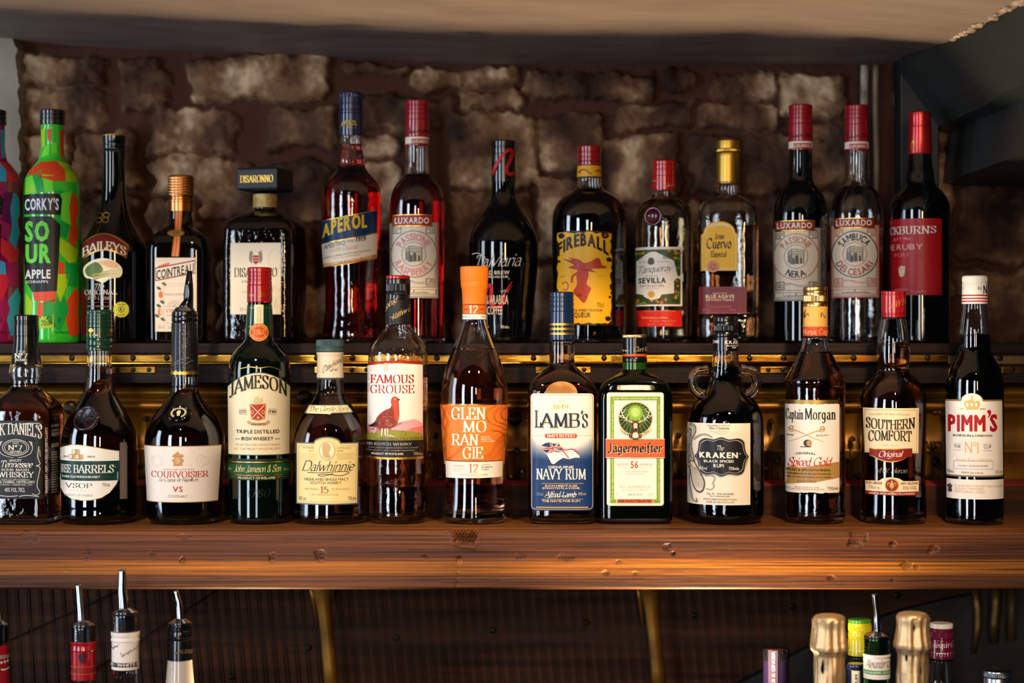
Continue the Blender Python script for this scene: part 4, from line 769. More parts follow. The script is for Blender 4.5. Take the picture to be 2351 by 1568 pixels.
def arch_label(b, tf, x0, x1, y0, y1, cx, cy, R, bord, up, dn, cu, cd, ru=52, rd=52, banner=True, bx=(1044, 1244, 770, 826), paper='#ecdcc4'):
    a = Art(b, tf=tf); k = R/124; a.rect(x0, y0, x1, y1, bord, 0, 0); a.rect(x0+6*k, y0+6*k, x1-6*k, y1-6*k, paper, 0, 1); a.frame(x0+9*k, y0+9*k, x1-9*k, y1-9*k, 4*k, bord, lay=2); a.frame(x0+17*k, y0+17*k, x1-17*k, y1-60*k, 3*k, bord, lay=2)
    for sx in (-1, 1):
        for (yy, sy) in ((y0+20*k, 1), (y1-66*k, -1)):
            X = x0+22*k if sx < 0 else x1-22*k
            for q in (0, 10*k, 20*k): a.frame(min(X-sx*q, X-sx*48*k), min(yy+sy*q, yy+sy*46*k), max(X-sx*q, X-sx*48*k), max(yy+sy*q, yy+sy*46*k), 4*k, bord, lay=2)
    a.ell(cx, cy, R+4*k, R*1.05+4*k, paper, 3, 48); a.ring(cx, cy, R, R*1.05, 5*k, cu if cu != cd else bord, 4, n=56); a.ell(cx, cy, 66*k, 70*k, paper, 4, 40); a.ring(cx, cy, 64*k, 68*k, 3*k, bord, 5, n=48)
    S = '#4a4844'; w = 2.6*k; x, y = cx-42*k, cy-40*k
    a.poly([(x, y+10*k), (x+18*k, y-4*k), (x+86*k, y+2*k), (x+86*k, y+76*k), (x+18*k, y+84*k), (x, y+72*k)], '#cdbfa8', 5)
    for p in (((x, y+10*k), (x+18*k, y-4*k), (x+86*k, y+2*k)), ((x, y+22*k), (x+18*k, y+10*k), (x+86*k, y+14*k)), ((x, y+32*k), (x+18*k, y+24*k), (x+86*k, y+27*k)), ((x, y+10*k), (x, y+72*k), (x+18*k, y+84*k), (x+18*k, y-4*k)), ((x+18*k, y+84*k), (x+86*k, y+76*k), (x+86*k, y+2*k))): a.line(list(p), w, S, 6)
    for i, (hx, hh) in enumerate(((28, 26), (48, 40), (70, 26))): a.poly([(x+(hx-6-i % 2*2)*k, y+81*k)]+[(x+(hx-(6+i % 2*2)*math.cos(t))*k, y+(80-hh-8*math.sin(t))*k) for t in [math.pi*j/6 for j in range(7)]]+[(x+(hx+6+i % 2*2)*k, y+80*k)], S, 6)
    for i in range(5): a.line([(x+(22+15*i)*k, y+27*k), (x+(22+15*i)*k, y+80*k)], 1.8*k, S, 6)
    for i in range(4): a.line([(x+(3+4*i)*k, y+(32-i)*k), (x+(3+4*i)*k, y+(72+i*3)*k)], 2*k, S, 6)
    a.text(up, -ru, ru, 0, 36*k, cu, 'b', polar=(cx, cy, 74*k, 1.06), lay=5); 
    if dn: a.text(dn, 180+rd, 180-rd, 0, 36*k, cd, 'b', polar=(cx, cy, 113*k, 1.06, 1), lay=5)
    a.line([(x0+40*k, y1-84*k), (cx-40*k, y1-98*k), (cx+30*k, y1-84*k), (x1-40*k, y1-96*k)], 10*k, bord, 4, smooth=True); a.line([(x0+44*k, y1-84*k), (cx-40*k, y1-96*k), (cx+30*k, y1-83*k), (x1-44*k, y1-95*k)], 5*k, paper, 5, smooth=True)
    a.rect(x0+16*k, y1-50*k, x1-16*k, y1-20*k, bord, 0, 3); a.rect(x0+20*k, y1-47*k, x1-20*k, y1-23*k, paper, 0, 4); scrib(a, cx-70*k, cx+80*k, y1-27*k, 16*k, INK, 2*k, 3, lay=5)
    if bx: a.rect(bx[0]-6, bx[2]-6, bx[1]+6, bx[3]+6, 'gold', 0, 6); a.rect(bx[0], bx[2], bx[1], bx[3], '#a3211f', 0, 7); a.text('LUXARDO', bx[0]+8, bx[1]-8, bx[3]-10, 34, '#fbf3e2', 'b', lay=8)
    a.build('label')
def lux_cap(b, cx):
    b.screwcap(b.c0, b.c0+45, 27, '#a01024g', False, (.3, .5, .72)); b.turned('sleeve', [(b.c0+45, 26), (b.c0+46, 27.3), (b.c0+84, 27.5), (b.c0+85, 26)], '#a01024g')
    b.turned('neck_band', [(b.c0+85, 26), (b.c0+85.5, 27.8), (b.c0+101, 27.8), (b.c0+101.5, 26)], '#ece0cc'); b.turned('neck_band_edge', [(b.c0+101.5, 26), (b.c0+102, 27.8), (b.c0+105, 27.8), (b.c0+105.5, 26)], '#a01024g')
    a = Art(b, hw=28, dr=3.4); a.rect(cx-17, b.c0+87.5, cx+22, b.c0+99, '#a3211f', 0, 0); a.text('LUXARDO', cx-15, cx+20, b.c0+97, 7, '#fbf3e2', 'b', lay=1); scrib(a, cx-24, cx+24, b.c0+75, 12, '#5a0814', 1.6, 6, rise=3, lay=0); a.build('band_lettering')
b = Bottle('liqueur_bottle', 'tall raspberry-red liqueur bottle with red cap, pink neck and round-arch label', 958, DU, ZU, [(250, 24), (332, 25.5), (395, 28), (403, 31), (412, 39), (424, 49), (440, 57), (460, 62), (485, 63.5), (620, 62), (786, 62.5)], group=GU)
b.c0 = 231; b.glass(G['clear']); b.liquid(LQ['pink'], 402); lux_cap(b, 962)
arch_label(b, B_, 1014, 1288, 806, 1236, 1152, 988, 124, '#8a8478', 'PASSIONE', 'RASPBERRY', '#e08a90', '#e08a90', 62, 68)

# black coffee liqueur
b = Bottle('liqueur_bottle', 'black broad-shouldered coffee liqueur bottle with red ribbon squiggle on the neck', 1156, DU, ZU, [(345, 25), (430, 27), (450, 28.5), (470, 35), (488, 46), (505, 58), (520, 67), (540, 75), (562, 79), (590, 79), (640, 76), (700, 70), (786, 63)], group=GU, ee=5)
b.glass(G['black'], False); b.screwcap(323, 355, 27.5, '#0a0a0cg', False, (.5,)); b.turned('sleeve', [(355, 26), (355.5, 27.3), (419, 27.6), (420, 26)], '#0a0a0cg')
a = Art(b, hw=28, dr=2.5, tf=C_); a.line([(274, 300), (300, 240), (340, 170), (390, 130), (408, 150), (390, 210), (370, 265), (385, 300), (425, 290)], 22, '#b81820', 1, smooth=True); a.build('ribbon_print', 'red ribbon squiggle')
a = Art(b, tf=C_); a.text('Tia', 150, 240, 935, 72, '#e8dccb', 'c', lay=1); a.text('Maria', 240, 462, 942, 88, '#e8dccb', 'c', rise=8, lay=1); a.line([(135, 850), (175, 845), (215, 870), (240, 900)], 6, '#e8dccb', 1, smooth=True, taper=2); a.text('COLD BREW', 178, 394, 995, 26, '#e8dccb', 'b', lay=1); a.text('COFFEE LIQUEUR', 190, 384, 1018, 14, '#e8dccb', 'b', lay=1)
a.text('WITH', 330, 370, 1122, 14, '#e8dccb', 'r', rise=8, lay=2); a.line([(215, 1190), (235, 1090), (262, 1070), (268, 1110), (262, 1190), (300, 1225), (340, 1200), (360, 1150)], 24, '#b81820', 1, smooth=True); a.line([(345, 1150), (375, 1095), (408, 1045)], 14, '#b81820', 1, smooth=True, taper=4); a.line([(375, 1120), (408, 1070)], 8, '#b81820', 1, taper=3)
a.text('100% ARABICA', 195, 384, 1200, 62, '#e8dccb', 'r', lay=3); a.text('COFFEE', 240, 344, 1272, 56, '#e8dccb', 'r', lay=3); a.text('700 ml e', 328, 388, 1368, 20, '#e8dccb', 'r', lay=1); a.text('20% vol', 205, 248, 1366, 16, '#e8dccb', 'r', lay=1); a.build('label')

# cinnamon whisky with burnt-edge yellow label
b = Bottle('whisky_bottle', 'broad whisky bottle with scorched-edge yellow label and red cap, upper shelf', 1353, DU, ZU, [(365, 25), (405, 27), (425, 28), (433, 31), (440, 41), (449, 56), (460, 68), (475, 78), (495, 84), (520, 85.5), (650, 85.5), (786, 84)], group=GU)
b.glass(G['clear']); b.liquid(LQ['rum'], 436); b.screwcap(335, 381, 26, '#9c0f1cg', False, (.35, .6, .8)); b.sleeve('neck_band', 382, 407, '#e3a81c', .0008)
a = Art(b, hw=28, dr=1.2, tf=C_); a.line([(872, 290), (895, 268), (925, 275), (950, 300), (960, 285)], 12, '#a03020', 1, smooth=True, taper=4); a.line([(985, 285), (1005, 272), (1020, 285)], 10, '#a03020', 1, smooth=True); a.line([(862+i*9, 322+(4 if i % 2 else -3)) for i in range(19)], 5, INK, 1); a.build('band_print')
a = Art(b, tf=C_); rr = random.Random(5)
def ragged(x0, y0, x1, y1, am, st=20):
    P = []; 
    for (ax, ay, bx_, by_) in ((x0, y0, x1, y0), (x1, y0, x1, y1), (x1, y1, x0, y1), (x0, y1, x0, y0)):
        L = max(abs(bx_-ax), abs(by_-ay)); n = int(L/st)
        for i in range(n): t = i/n; P.append((ax+(bx_-ax)*t+rr.uniform(-am, am), ay+(by_-ay)*t+rr.uniform(-am, am)))
    return P
a.poly(ragged(718, 692, 1106, 1346, 5), '#2b1608', 0); a.poly(ragged(730, 706, 1090, 1330, 9), '#efb41c', 1)
for x, y, r_ in ((755, 722, 22), (1052, 722, 26), (1078, 890, 18), (1072, 1300, 20), (740, 900, 10), (1085, 1150, 10)): a.blob([(x-r_, y-r_*.4), (x+r_*.2, y-r_*.8), (x+r_, y+r_*.1), (x+r_*.3, y+r_*.9), (x-r_*.7, y+r_*.7)], '#24130a', 2)
a.ell(1052, 722, 11, 12, '#b8451a', 3); a.text('FIREBALL', 728, 1080, 868, 84, '#1a120a', 'B', bend=72, lay=3)
R_ = '#b33a1a'
a.blob([(840, 930), (790, 900), (765, 885), (830, 895), (800, 878), (870, 890), (905, 915), (950, 905), (1000, 880), (1020, 905), (970, 925), (1050, 935), (1055, 952), (960, 958), (1000, 985), (930, 960), (880, 965), (800, 945)], R_, 2)
a.blob([(870, 960), (920, 955), (940, 1000), (925, 1060), (955, 1090), (940, 1130), (920, 1180), (900, 1190), (905, 1140), (880, 1100), (845, 1130), (835, 1110), (860, 1060), (855, 1000)], R_, 2); a.line([(760, 1060), (785, 1045), (800, 1070), (790, 1100), (765, 1095)], 8, R_, 2, smooth=True); a.line([(860, 985), (830, 1010), (825, 1050)], 14, R_, 2, smooth=True)
a.text('RED HOT', 742, 790, 1012, 9, '#b07818', 'r', lay=2); a.text('SPICE', 998, 1044, 1010, 9, '#b07818', 'r', lay=2); a.text('70cl', 994, 1044, 1222, 32, INK, 'r', lay=2); a.text('CINNAMON & WHISKY FLAVOUR', 745, 1034, 1252, 18, INK, 'b', lay=2); a.text('LIQUEUR', 815, 956, 1292, 34, INK, 'b', lay=2); a.build('label')

# orange gin
b = Bottle('gin_bottle', 'clear gin bottle with fruit-bordered white label, dark wax seal and red cap', 1525, DU, ZU, [(420, 25), (445, 26), (452, 30), (460, 44), (470, 54), (484, 61), (500, 64.5), (540, 66), (600, 66), (700, 64), (786, 62)], group=GU, ee=5)
b.glass(G['ripple']); b.liquid(LQ['pale'], 460); b.screwcap(369, 405, 26.5, '#c0121eg', False, (.3, .6)); b.turned('sleeve', [(405, 25), (405.5, 26.6), (437, 26.6), (438, 25)], '#c0121eg')
a = Art(b, hw=28, dr=1.6, tf=C_); scrib(a, 1390, 1450, 350, 16, '#e89060', 3, 3, rise=8); scrib(a, 1460, 1530, 390, 18, '#e89060', 3, 8, rise=10); a.build('cap_print')
V, Fc = revolve([(0, 0), (.0118, 0), (.0122, .001), (.0112, .0022), (.0085, .0018), (.0083, .0014), (0, .0014)], 36); o = mk('wax_seal', [(v[0]*(1+.04*math.sin(v[1]*700)), -v[2], v[1]) for v in V], Fc, M('#4a0c1ag'), b.root); Df = b.D-.035; o.location = b.surf(1500, 496, .0, Df); o.rotation_euler = (0, 0, math.radians(-24))
a = Art(b, tf=C_); a.rect(1254, 804, 1586, 1214, '#f4ecdc', 0, 0)
a.rect(1264, 822, 1572, 1202, '#3c4f28', 0, 1)
rr = random.Random(9)
for i in range(60):
    e = rr.choice('lrtb'); x, y = {'l': (rr.uniform(1268, 1300), rr.uniform(826, 1196)), 'r': (rr.uniform(1532, 1566), rr.uniform(826, 1196)), 't': (rr.uniform(1268, 1566), rr.uniform(826, 850)), 'b': (rr.uniform(1268, 1566), rr.uniform(1165, 1196))}[e]
    q = rr.random(); a.ell(x, y, rr.uniform(7, 15), rr.uniform(7, 14), '#d98a1e' if q < .35 else '#6d8a3c' if q < .7 else '#24381c' if q < .9 else '#c0502a', 2, 10)
a.poly([(1275, 900), (1330, 890), (1345, 850), (1375, 838), (1400, 838), (1430, 850), (1445, 890), (1528, 900), (1528, 990), (1555, 1015), (1528, 1040), (1528, 1125), (1445, 1135), (1430, 1160), (1375, 1172), (1330, 1150), (1320, 1135), (1275, 1125)], '#f4ecdc', 3); a.poly([(1548, 1015), (1590, 985), (1590, 1045)], '#f4ecdc', 3)
a.blob([(1352, 915), (1358, 885), (1372, 878), (1390, 885), (1396, 915), (1374, 928)], '#5a5648', 4); a.text('Tanqueray', 1278, 1508, 985, 46, '#1c1a18', 'c', rise=16, lay=4); a.text('FLOR DE', 1342, 1422, 1010, 10, '#7a7060', 'r', lay=4); a.text('SEVILLA', 1292, 1478, 1055, 36, '#2a3428', 'B', rise=2, lay=4); a.text('DISTILLED GIN', 1302, 1462, 1080, 14, '#6a6454', 'r', lay=4); a.text('FRESH CITRUS', 1345, 1425, 1096, 8, '#c07a58', 'r', lay=4); a.text('LONDON DRY GIN MADE', 1290, 1345, 912, 8, '#8a8070', 'r', lay=4); a.text('FOUR TIMES DISTILLED', 1410, 1500, 910, 8, '#8a8070', 'r', lay=4); a.ell(1376, 1132, 20, 21, '#d9a42a', 4)
for i in range(14): t = i*math.pi/7; a.line([(1376+20*math.cos(t), 1132+20*math.sin(t)), (1376+28*math.cos(t), 1132+28*math.sin(t))], 4, '#d9a42a', 4)
a.rect(1262, 1244, 1582, 1356, '#cf1f1c', 0, 0); scrib(a, 1310, 1490, 1300, 18, '#f0a040', 3, 12); a.text('LONDON ENGLAND', 1330, 1540, 1252, 8, '#f0a040', 'r', lay=1); a.text('TANQUERAY GORDON & CO', 1360, 1540, 1322, 10, '#e89038', 'r', lay=1); a.text('41.3% vol   70cl', 1345, 1520, 1345, 10, '#e89038', 'r', lay=1); a.build('label')

# tequila
b = Bottle('tequila_bottle', 'square-shouldered golden tequila bottle with gold cap and rounded yellow label', 1672, DU, ZU, [(400, 24), (428, 27), (444, 28), (450, 33), (458, 46), (466, 57), (476, 64), (490, 67), (520, 69), (690, 68), (720, 66), (735, 69), (786, 68)], n=4.5, ratio=.8, rot=-13, group=GU, ee=6)
b.glass(G['ripple']); b.liquid(LQ['gold'], 520); b.turned('cap', [(321, 22), (322, 26), (325, 26.5), (342, 26.5), (343, 27.5, 0), (344, 27.5, -1), (349, 27.5, -1), (350, 27.5), (352, 26), (354, 27), (358, 27)], 'gold', 96); b.turned('cap_top', [(320, 22), (321, 26), (324.5, 26.6), (325, 25)], '#5a1c16g'); b.turned('sleeve', [(358, 25), (358.5, 26.2), (422, 26.6), (424, 25)], 'gold'); b.turned('sleeve_band', [(418, 26), (418.5, 27), (421, 27), (421.5, 26)], '#8a1c1cg')
a = Art(b, tf=D_)
def tomb(x0, x1, y0, y1, key, l): 
    c_ = (x0+x1)/2; w = (x1-x0)/2; a.poly([(x0, y1), (x0, y0+w*.75)]+[(c_-w*.86*math.cos(t), y0+w*.62-w*.62*math.sin(t)) for t in [math.pi*i/12 for i in range(13)]]+[(x1, y0+w*.75), (x1, y1)], key, l)
tomb(130, 350, 752, 1050, '#f2b21c', 0); tomb(140, 340, 762, 1040, '#f6e2a0', 1); tomb(145, 335, 767, 1035, '#f3b820', 2); a.text('CUERVO', 195, 296, 790, 16, '#f6ecd0', 'b', bend=10, lay=3)
a.text('Jose', 214, 270, 858, 34, '#241a10', 'k', lay=3); a.text('Cuervo', 166, 312, 914, 60, '#241a10', 'k', lay=3); a.text('Especial', 192, 284, 966, 34, '#241a10', 'k', lay=3); a.ell(204, 1024, 36, 36, '#c95a2a', 3); a.ring(204, 1024, 31, 31, 3, '#f3d8b0', 4); a.ring(204, 1024, 22, 22, 2, '#f3d8b0', 4); a.text('1795', 190, 218, 1032, 15, '#f3d8b0', 's', lay=4)
a.rect(118, 1145, 402, 1308, '#7c2e38', 0, 0); a.frame(124, 1150, 396, 1303, 2, '#a85a50', lay=1); a.text('MADE WITH', 202, 286, 1190, 10, '#e8c9a0', 'r', lay=1); a.text('BLUE AGAVE', 160, 330, 1213, 20, '#f2dcb4', 'b', lay=1); a.text('REPOSADO TEQUILA', 162, 330, 1230, 12, '#e8c9a0', 'b', lay=1); scrib(a, 190, 310, 1268, 10, '#b87868', 1.5, 5, lay=1); a.text('70cl', 300, 335, 1290, 12, '#b87868', 'r', lay=1); a.text('38% vol', 140, 190, 1290, 12, '#b87868', 'r', lay=1); a.build('label')

lux = [(262, 24), (346, 26), (412, 28), (420, 31), (430, 39), (442, 49), (458, 57), (478, 61.5), (500, 63), (600, 61.5), (700, 61), (786, 62)]
b = Bottle('liqueur_bottle', 'tall near-black liqueur bottle with red cap and grey-bordered arch label', 1838, DU, ZU, lux, group=GU)
b.c0 = 241; b.glass(G['port'], False); lux_cap(b, 1839); arch_label(b, D_, 560, 848, 788, 1232, 700, 965, 130, '#6c675c', 'PASSIONE', 'NERA', '#c08468', '#1c1c1a', 56, 32, bx=(586, 802, 752, 804))
b = Bottle('sambuca_bottle', 'tall clear sambuca bottle with red cap and salmon-bordered arch label', 1967, DU, ZU, [(y+2, h) for y, h in lux[:-1]]+[(786, 62)], group=GU)
b.c0 = 242; b.glass(G['ripple']); b.liquid(LQ['clear'], 430); lux_cap(b, 1967); arch_label(b, D_, 910, 1198, 772, 1212, 1052, 950, 132, '#c8614c', 'SAMBUCA', 'DEI CESARI', '#1c1c1a', '#b0584a', 58, 66, bx=(940, 1160, 738, 788))

b = Bottle('port_bottle', 'tall black port bottle with bright red foil neck and plain red label', 2112, DU, ZU, [(258, 22), (300, 24), (354, 26), (380, 28.5), (400, 32.5), (414, 33.5), (422, 35), (430, 41), (442, 53), (455, 62), (470, 68), (490, 70), (786, 69)], group=GU)
b.glass(G['port'], False); b.turned('foil_capsule', [(258, 21), (259.5, 24.5), (273, 25), (275, 24.6), (293, 25), (294, 26), (300, 25.6), (353, 27.4), (355, 26.6)], '#c01818m')
a = Art(b, tf=D_); a.rect(1262, 735, 1572, 1196, '#b3141e', 0, 0)
for i in range(16): a.line([(1262, 1010+i*12), (1350, 1000+i*11+12*math.sin(i)), (1450, 1030+i*9), (1510, 1010+i*11), (1572, 1040+i*9)], 1.6, '#c83038', 1, smooth=True)
a.text('COCKBURN', 1212, 1503, 826, 44, '#efe4da', 'S', lay=1); a.text("'S", 1492, 1544, 822, 40, '#efe4da', 'S', lay=1); a.text('EST 1815', 1290, 1390, 866, 14, '#e0a8a0', 'r', bend=6, lay=1); a.text('FINE RUBY', 1246, 1468, 922, 34, '#e8b8b0', 'r', lay=1); a.text('PORT', 1294, 1384, 964, 22, '#d88880', 'r', lay=1); a.text('75cl', 1424, 1470, 976, 20, '#5a1018', 'r', lay=1)
a.blob([(1318, 1035), (1335, 1018), (1338, 1045), (1355, 1020), (1350, 1075), (1325, 1080)], '#e8d8a8', 1); scrib(a, 1392, 1480, 1180, 22, '#d8988a', 2, 9, lay=1); a.text('COCKBURN SMITHES', 1290, 1375, 1165, 8, '#e0b0a8', 'r', lay=1); a.build('label')
a = Art(b, hw=27, dr=1, tf=D_); a.blob([(1392, 290), (1402, 265), (1412, 280), (1405, 318), (1392, 325)], 'gold', 1); a.build('foil_print')
#PART4
# ---- front row on the beam shelf
def RB(*a, **k): return Bottle(*a, group=GL, **k)
b = RB('whiskey_bottle', 'square-shouldered whiskey bottle with white-on-black label at the left end of the front row', 60, DL, ZL, [(775, 27), (790, 28), (815, 31), (833, 34), (845, 37.5), (862, 38), (876, 36), (888, 36), (896, 40), (906, 50), (917, 61), (928, 70), (940, 76), (960, 78), (1100, 78), (1200, 78)], n=5, rot=-4, ee=6)
b.glass(G['ripple']); b.liquid(LQ['amberdark'], 880); b.screwcap(723, 772, 28, '#101012g', False, (.3, .42)); b.sleeve('neck_sleeve', 772, 836, '#0d0d0fg', .0007)
a = Art(b, hw=34, dr=1.2, tf=E_); a.text('OLD', 132, 172, 355, 15, '#e8e2d6', 'S', lay=1); a.text('Nº7', 102, 190, 390, 30, '#e8e2d6', 'S', lay=1); a.text('BRAND', 106, 182, 411, 16, '#e8e2d6', 'S', lay=1); a.build('neck_lettering')
a = Art(b, tf=E_); a.rect(-110, 816, 292, 1346, '#0f1012', 0, 0); P_ = '#e9e4d8'
a.text('JACK DANIEL\'S', -96, 286, 940, 72, P_, 'S', bend=34, grow=.25, shear=0, lay=1); a.ring(108, 998, 88, 54, 4, P_, 1); a.ring(108, 998, 74, 44, 3, P_, 1); a.text('OLD', 88, 128, 974, 13, P_, 'S', lay=1); a.text('Nº7', 58, 156, 1014, 32, P_, 'S', lay=1); a.text('BRAND', 70, 148, 1034, 15, P_, 'S', lay=1)
for sg in (-1, 1): a.line([(108+sg*90, 955), (108+sg*112, 990), (108+sg*100, 1035), (108+sg*60, 1058), (108+sg*15, 1066)], 5, P_, 1, smooth=True, taper=2); a.line([(108+sg*112, 970), (108+sg*100, 960), (108+sg*104, 985)], 4, P_, 1, smooth=True)
a.text('QUALITY', 64, 148, 1094, 16, P_, 'S', lay=1); a.text('Tennessee', 0, 214, 1132, 44, P_, 'C', lay=1); a.text('SOUR MASH', 12, 198, 1156, 14, P_, 'S', lay=1); a.text('WHISKEY', -8, 230, 1200, 36, P_, 'S', lay=1); a.text('DISTILLED AND BARRELED', 10, 200, 1221, 11, P_, 's', lay=1); a.text('JACK DANIEL DISTILLERY', -40, 238, 1240, 16, P_, 'S', lay=1); a.text('LYNCHBURG, TENNESSEE, USA', -30, 220, 1256, 10, P_, 's', lay=1); a.text('40% VOL. 70CL', 34, 172, 1299, 28, P_, 'r', lay=1)
a.line([(-60, 835), (0, 840), (60, 836), (120, 850)], 4, P_, 1, smooth=True); a.line([(130, 845), (190, 833), (270, 838), (280, 870), (255, 870), (240, 850)], 4, P_, 1, smooth=True)
a.line([(262, 990), (255, 1060), (270, 1110), (245, 1122), (270, 1135), (258, 1200), (250, 1260), (268, 1300), (245, 1320), (215, 1310)], 5, P_, 1, smooth=True, taper=3); a.line([(268, 1010), (272, 1060)], 3, P_, 1); a.line([(130, 1330), (180, 1322), (262, 1330)], 4, P_, 1, smooth=True); a.line([(-20, 1322), (60, 1330), (120, 1325)], 4, P_, 1, smooth=True); a.text('BARRELED AND AGED IN DISTILLERY', 1308, 860, 319, 14, P_, 'S', vert=1, lay=1)
a.build('label')
a = Art(b, tf=E_); a.rect(340, 828, 404, 1335, '#0f1012', 0, 0)
for i, (y, h) in enumerate(((862, 15), (892, 12), (925, 24), (1000, 24))): a.text(('No. 7 WHISKEY', 'A QUALITY', 'FAMOUS', 'SOUR')[i], 348, 396, y, h, P_, 'S', lay=1)
for i in range(17): a.text('DISTILLED SMOOTH'[:9+i % 7], 348, 386+i % 3*4, 1040+i*17, 8, P_, 'r', lay=1)
a.build('side_label')

b = RB('brandy_bottle', 'dark brandy bottle with green screw cap and leaf-green and white oval-bottomed label', 228, DL, ZL, [(760, 26), (805, 27.5), (840, 28.5), (870, 30), (890, 34), (905, 39), (920, 47), (935, 57), (950, 67), (965, 76), (980, 82), (1000, 86.5), (1030, 88.5), (1160, 88.5), (1166, 87.2), (1172, 88.5), (1192, 87), (1200, 84)], ee=7)
b.glass(G['clear']); b.liquid(LQ['cognac'], 842); b.screwcap(711, 752, 29, '#123826g', True, (.36, .56, .78)); b.turned('sleeve', [(752, 27), (752.5, 28.5), (776, 28.8), (777, 27.8), (779, 28.8), (792, 29), (793, 28), (795, 29), (804, 29.2), (805, 28)], '#123826g')
a = Art(b, hw=29, dr=2.6, tf=E_)
for x in (600, 735): a.blob([(x, 205), (x+8, 192), (x+20, 188), (x+32, 194), (x+38, 206), (x+20, 216)], 'gold', 1)
a.text('RENE & Cie', 570, 668, 240, 16, 'gold', 'S', lay=1); a.text('RAYNAL', 722, 770, 240, 16, 'gold', 'S', lay=1); a.build('cap_lettering')
V, Fc = revolve([(0, .0016), (.0125, .0016), (.0135, .0022), (.0148, .0034), (.0164, .0038), (.0178, .0026), (.0185, 0)], 40); rr = random.Random(2); V = [(v[0], -v[2]*.9-(.0011*abs(mn.noise(Vector((v[0]*500, v[1]*500, 0)))) if math.hypot(v[0], v[1]) < .0125 else 0), v[1]*.85) for v in V]
o = mk('glass_seal', V, Fc, darkglass('seal_glass', '#1c0a05', .9, 420), b.root); o.location = b.surf(199, 962, -.0012, b.D-.038); o.rotation_euler = (math.radians(-24), 0, math.radians(-30))
a = Art(b, tf=E_)
def oval_label(q, key, l): a.poly([(406+q, 1006+q*.6), (440, 990+q), (480, 981+q), (530, 978+q), (590, 985+q), (700, 1004+q), (811-q, 1022+q), (811-q, 1210), (790-q*.7, 1255-q*.5), (745, 1310-q), (690, 1342-q), (620, 1358-q), (550, 1360-q), (485, 1350-q), (440, 1325-q), (412+q*.6, 1285-q), (406+q, 1240)], key, l)
oval_label(0, 'dullgold', 0); oval_label(5, WHT, 1); a.rect(404, 1090, 811, 1224, '#0d3b34', 0, 2)
for x, y in ((500, 1062), (545, 1062), (522, 1028)): a.rect(x-18, y-18, x+22, y+18, '#c9ad7c', 8, 3); a.ell(x-16, y, 13, 17, '#e6d6b4', 4); a.ring(x-16, y, 13, 17, 2, '#a98c58', 5); a.line([(x+4, y-17), (x+4, y+17)], 2, '#a98c58', 4)
a.text('SINCE', 436, 476, 1068, 12, '#2a2a26', 'r', lay=2); a.text('1814', 596, 648, 1066, 12, '#2a2a26', 'r', lay=2); a.text('THREE BARRELS', 404, 775, 1170, 52, WHT, 'S', lay=3); a.text("'", 778, 786, 1150, 20, WHT, 'S', lay=3); a.text('RARE OLD FRENCH BRANDY', 422, 682, 1204, 14, WHT, 'b', lay=3); a.text('VSOP', 450, 630, 1272, 30, '#2c2c2c', 's', lay=3); a.text('70cle', 694, 745, 1262, 22, '#6a665c', 'r', lay=3); a.text('40%', 380, 415, 1268, 18, '#6a665c', 'r', lay=3); a.text('· · · · ·', 476, 588, 1300, 20, '#b89a60', 'b', lay=3); a.text('PRODUCT OF FRANCE', 442, 632, 1331, 15, '#8a7a58', 's', lay=3); a.text('L322642', 1218, 1165, 800, 9, WHT, 'r', vert=1, lay=3); a.build('label')
a = Art(b, tf=E_); a.rect(812, 968, 858, 1355, '#6a5a52', 0, 0); a.build('back_label')

b = RB('cognac_bottle', 'bell-shaped dark cognac bottle with black sleeve, metal pourer and wide white label', 424, DL, ZL, [(716, 28), (740, 28.5), (850, 30), (885, 31), (897, 32.5), (908, 36), (920, 44), (932, 54), (945, 65), (958, 75), (972, 83), (988, 89), (1005, 92), (1025, 92.5), (1060, 91), (1110, 88.5), (1160, 86), (1200, 84)], ee=6)
b.glass(G['clear']); b.liquid(LQ['cognac'], 886); b.sleeve('neck_sleeve', 742, 850, darkglass('woven_black_sleeve', '#0c0e12', .5, 900), .0009); b.turned('cap_ring', [(713, 22), (716, 28.5), (724, 29.5), (727, 28.6), (730, 29.6), (736, 29.6), (739, 28.4), (742, 29.2)], '#101012g'); b.sleeve('gold_ring', 853, 859.5, 'gold', .0011); b.sleeve('black_ring', 860, 865, '#0c0c0eg', .0008)
V, Fc = tube([W(427, 712, DL), W(430, 700, DL), W(433, 690, DL), W(433, 675, DL), W(434, 655, DL), W(435, 622, DL)], [.0095, .0072, .0055, .0056, .0048, .0026], 20); mk('pourer_spout', [v-b.root.location for v in V], Fc, pb('smoked_chrome', '#565860', .12, 1), b.root); b.turned('pourer_collar', [(703, 12), (706, 20), (711, 24), (714, 25)], 'chrome')
a = Art(b, hw=31, dr=.6, tf=E_); a.line([(1185, 440), (1200, 415), (1240, 398), (1285, 386)], 2.5, '#8c8c90', 2, smooth=True); a.line([(1195, 432), (1230, 420), (1260, 428), (1290, 412), (1312, 410)], 2, '#8c8c90', 2, smooth=True); a.build('signature')
V, Fc = revolve([(0, .0016), (.0105, .0016), (.0116, .0026), (.0128, .0030), (.0142, .0012), (.0148, 0)], 40); o = mk('medallion', [(v[0]*.98, -v[2], v[1]*.78) for v in V], Fc, darkglass('medallion_black', '#08080a'), b.root); Df = b.D-.028; o.location = b.surf(411, 950, -.0006, Df); o.rotation_euler = (math.radians(-38), 0, math.radians(-12))
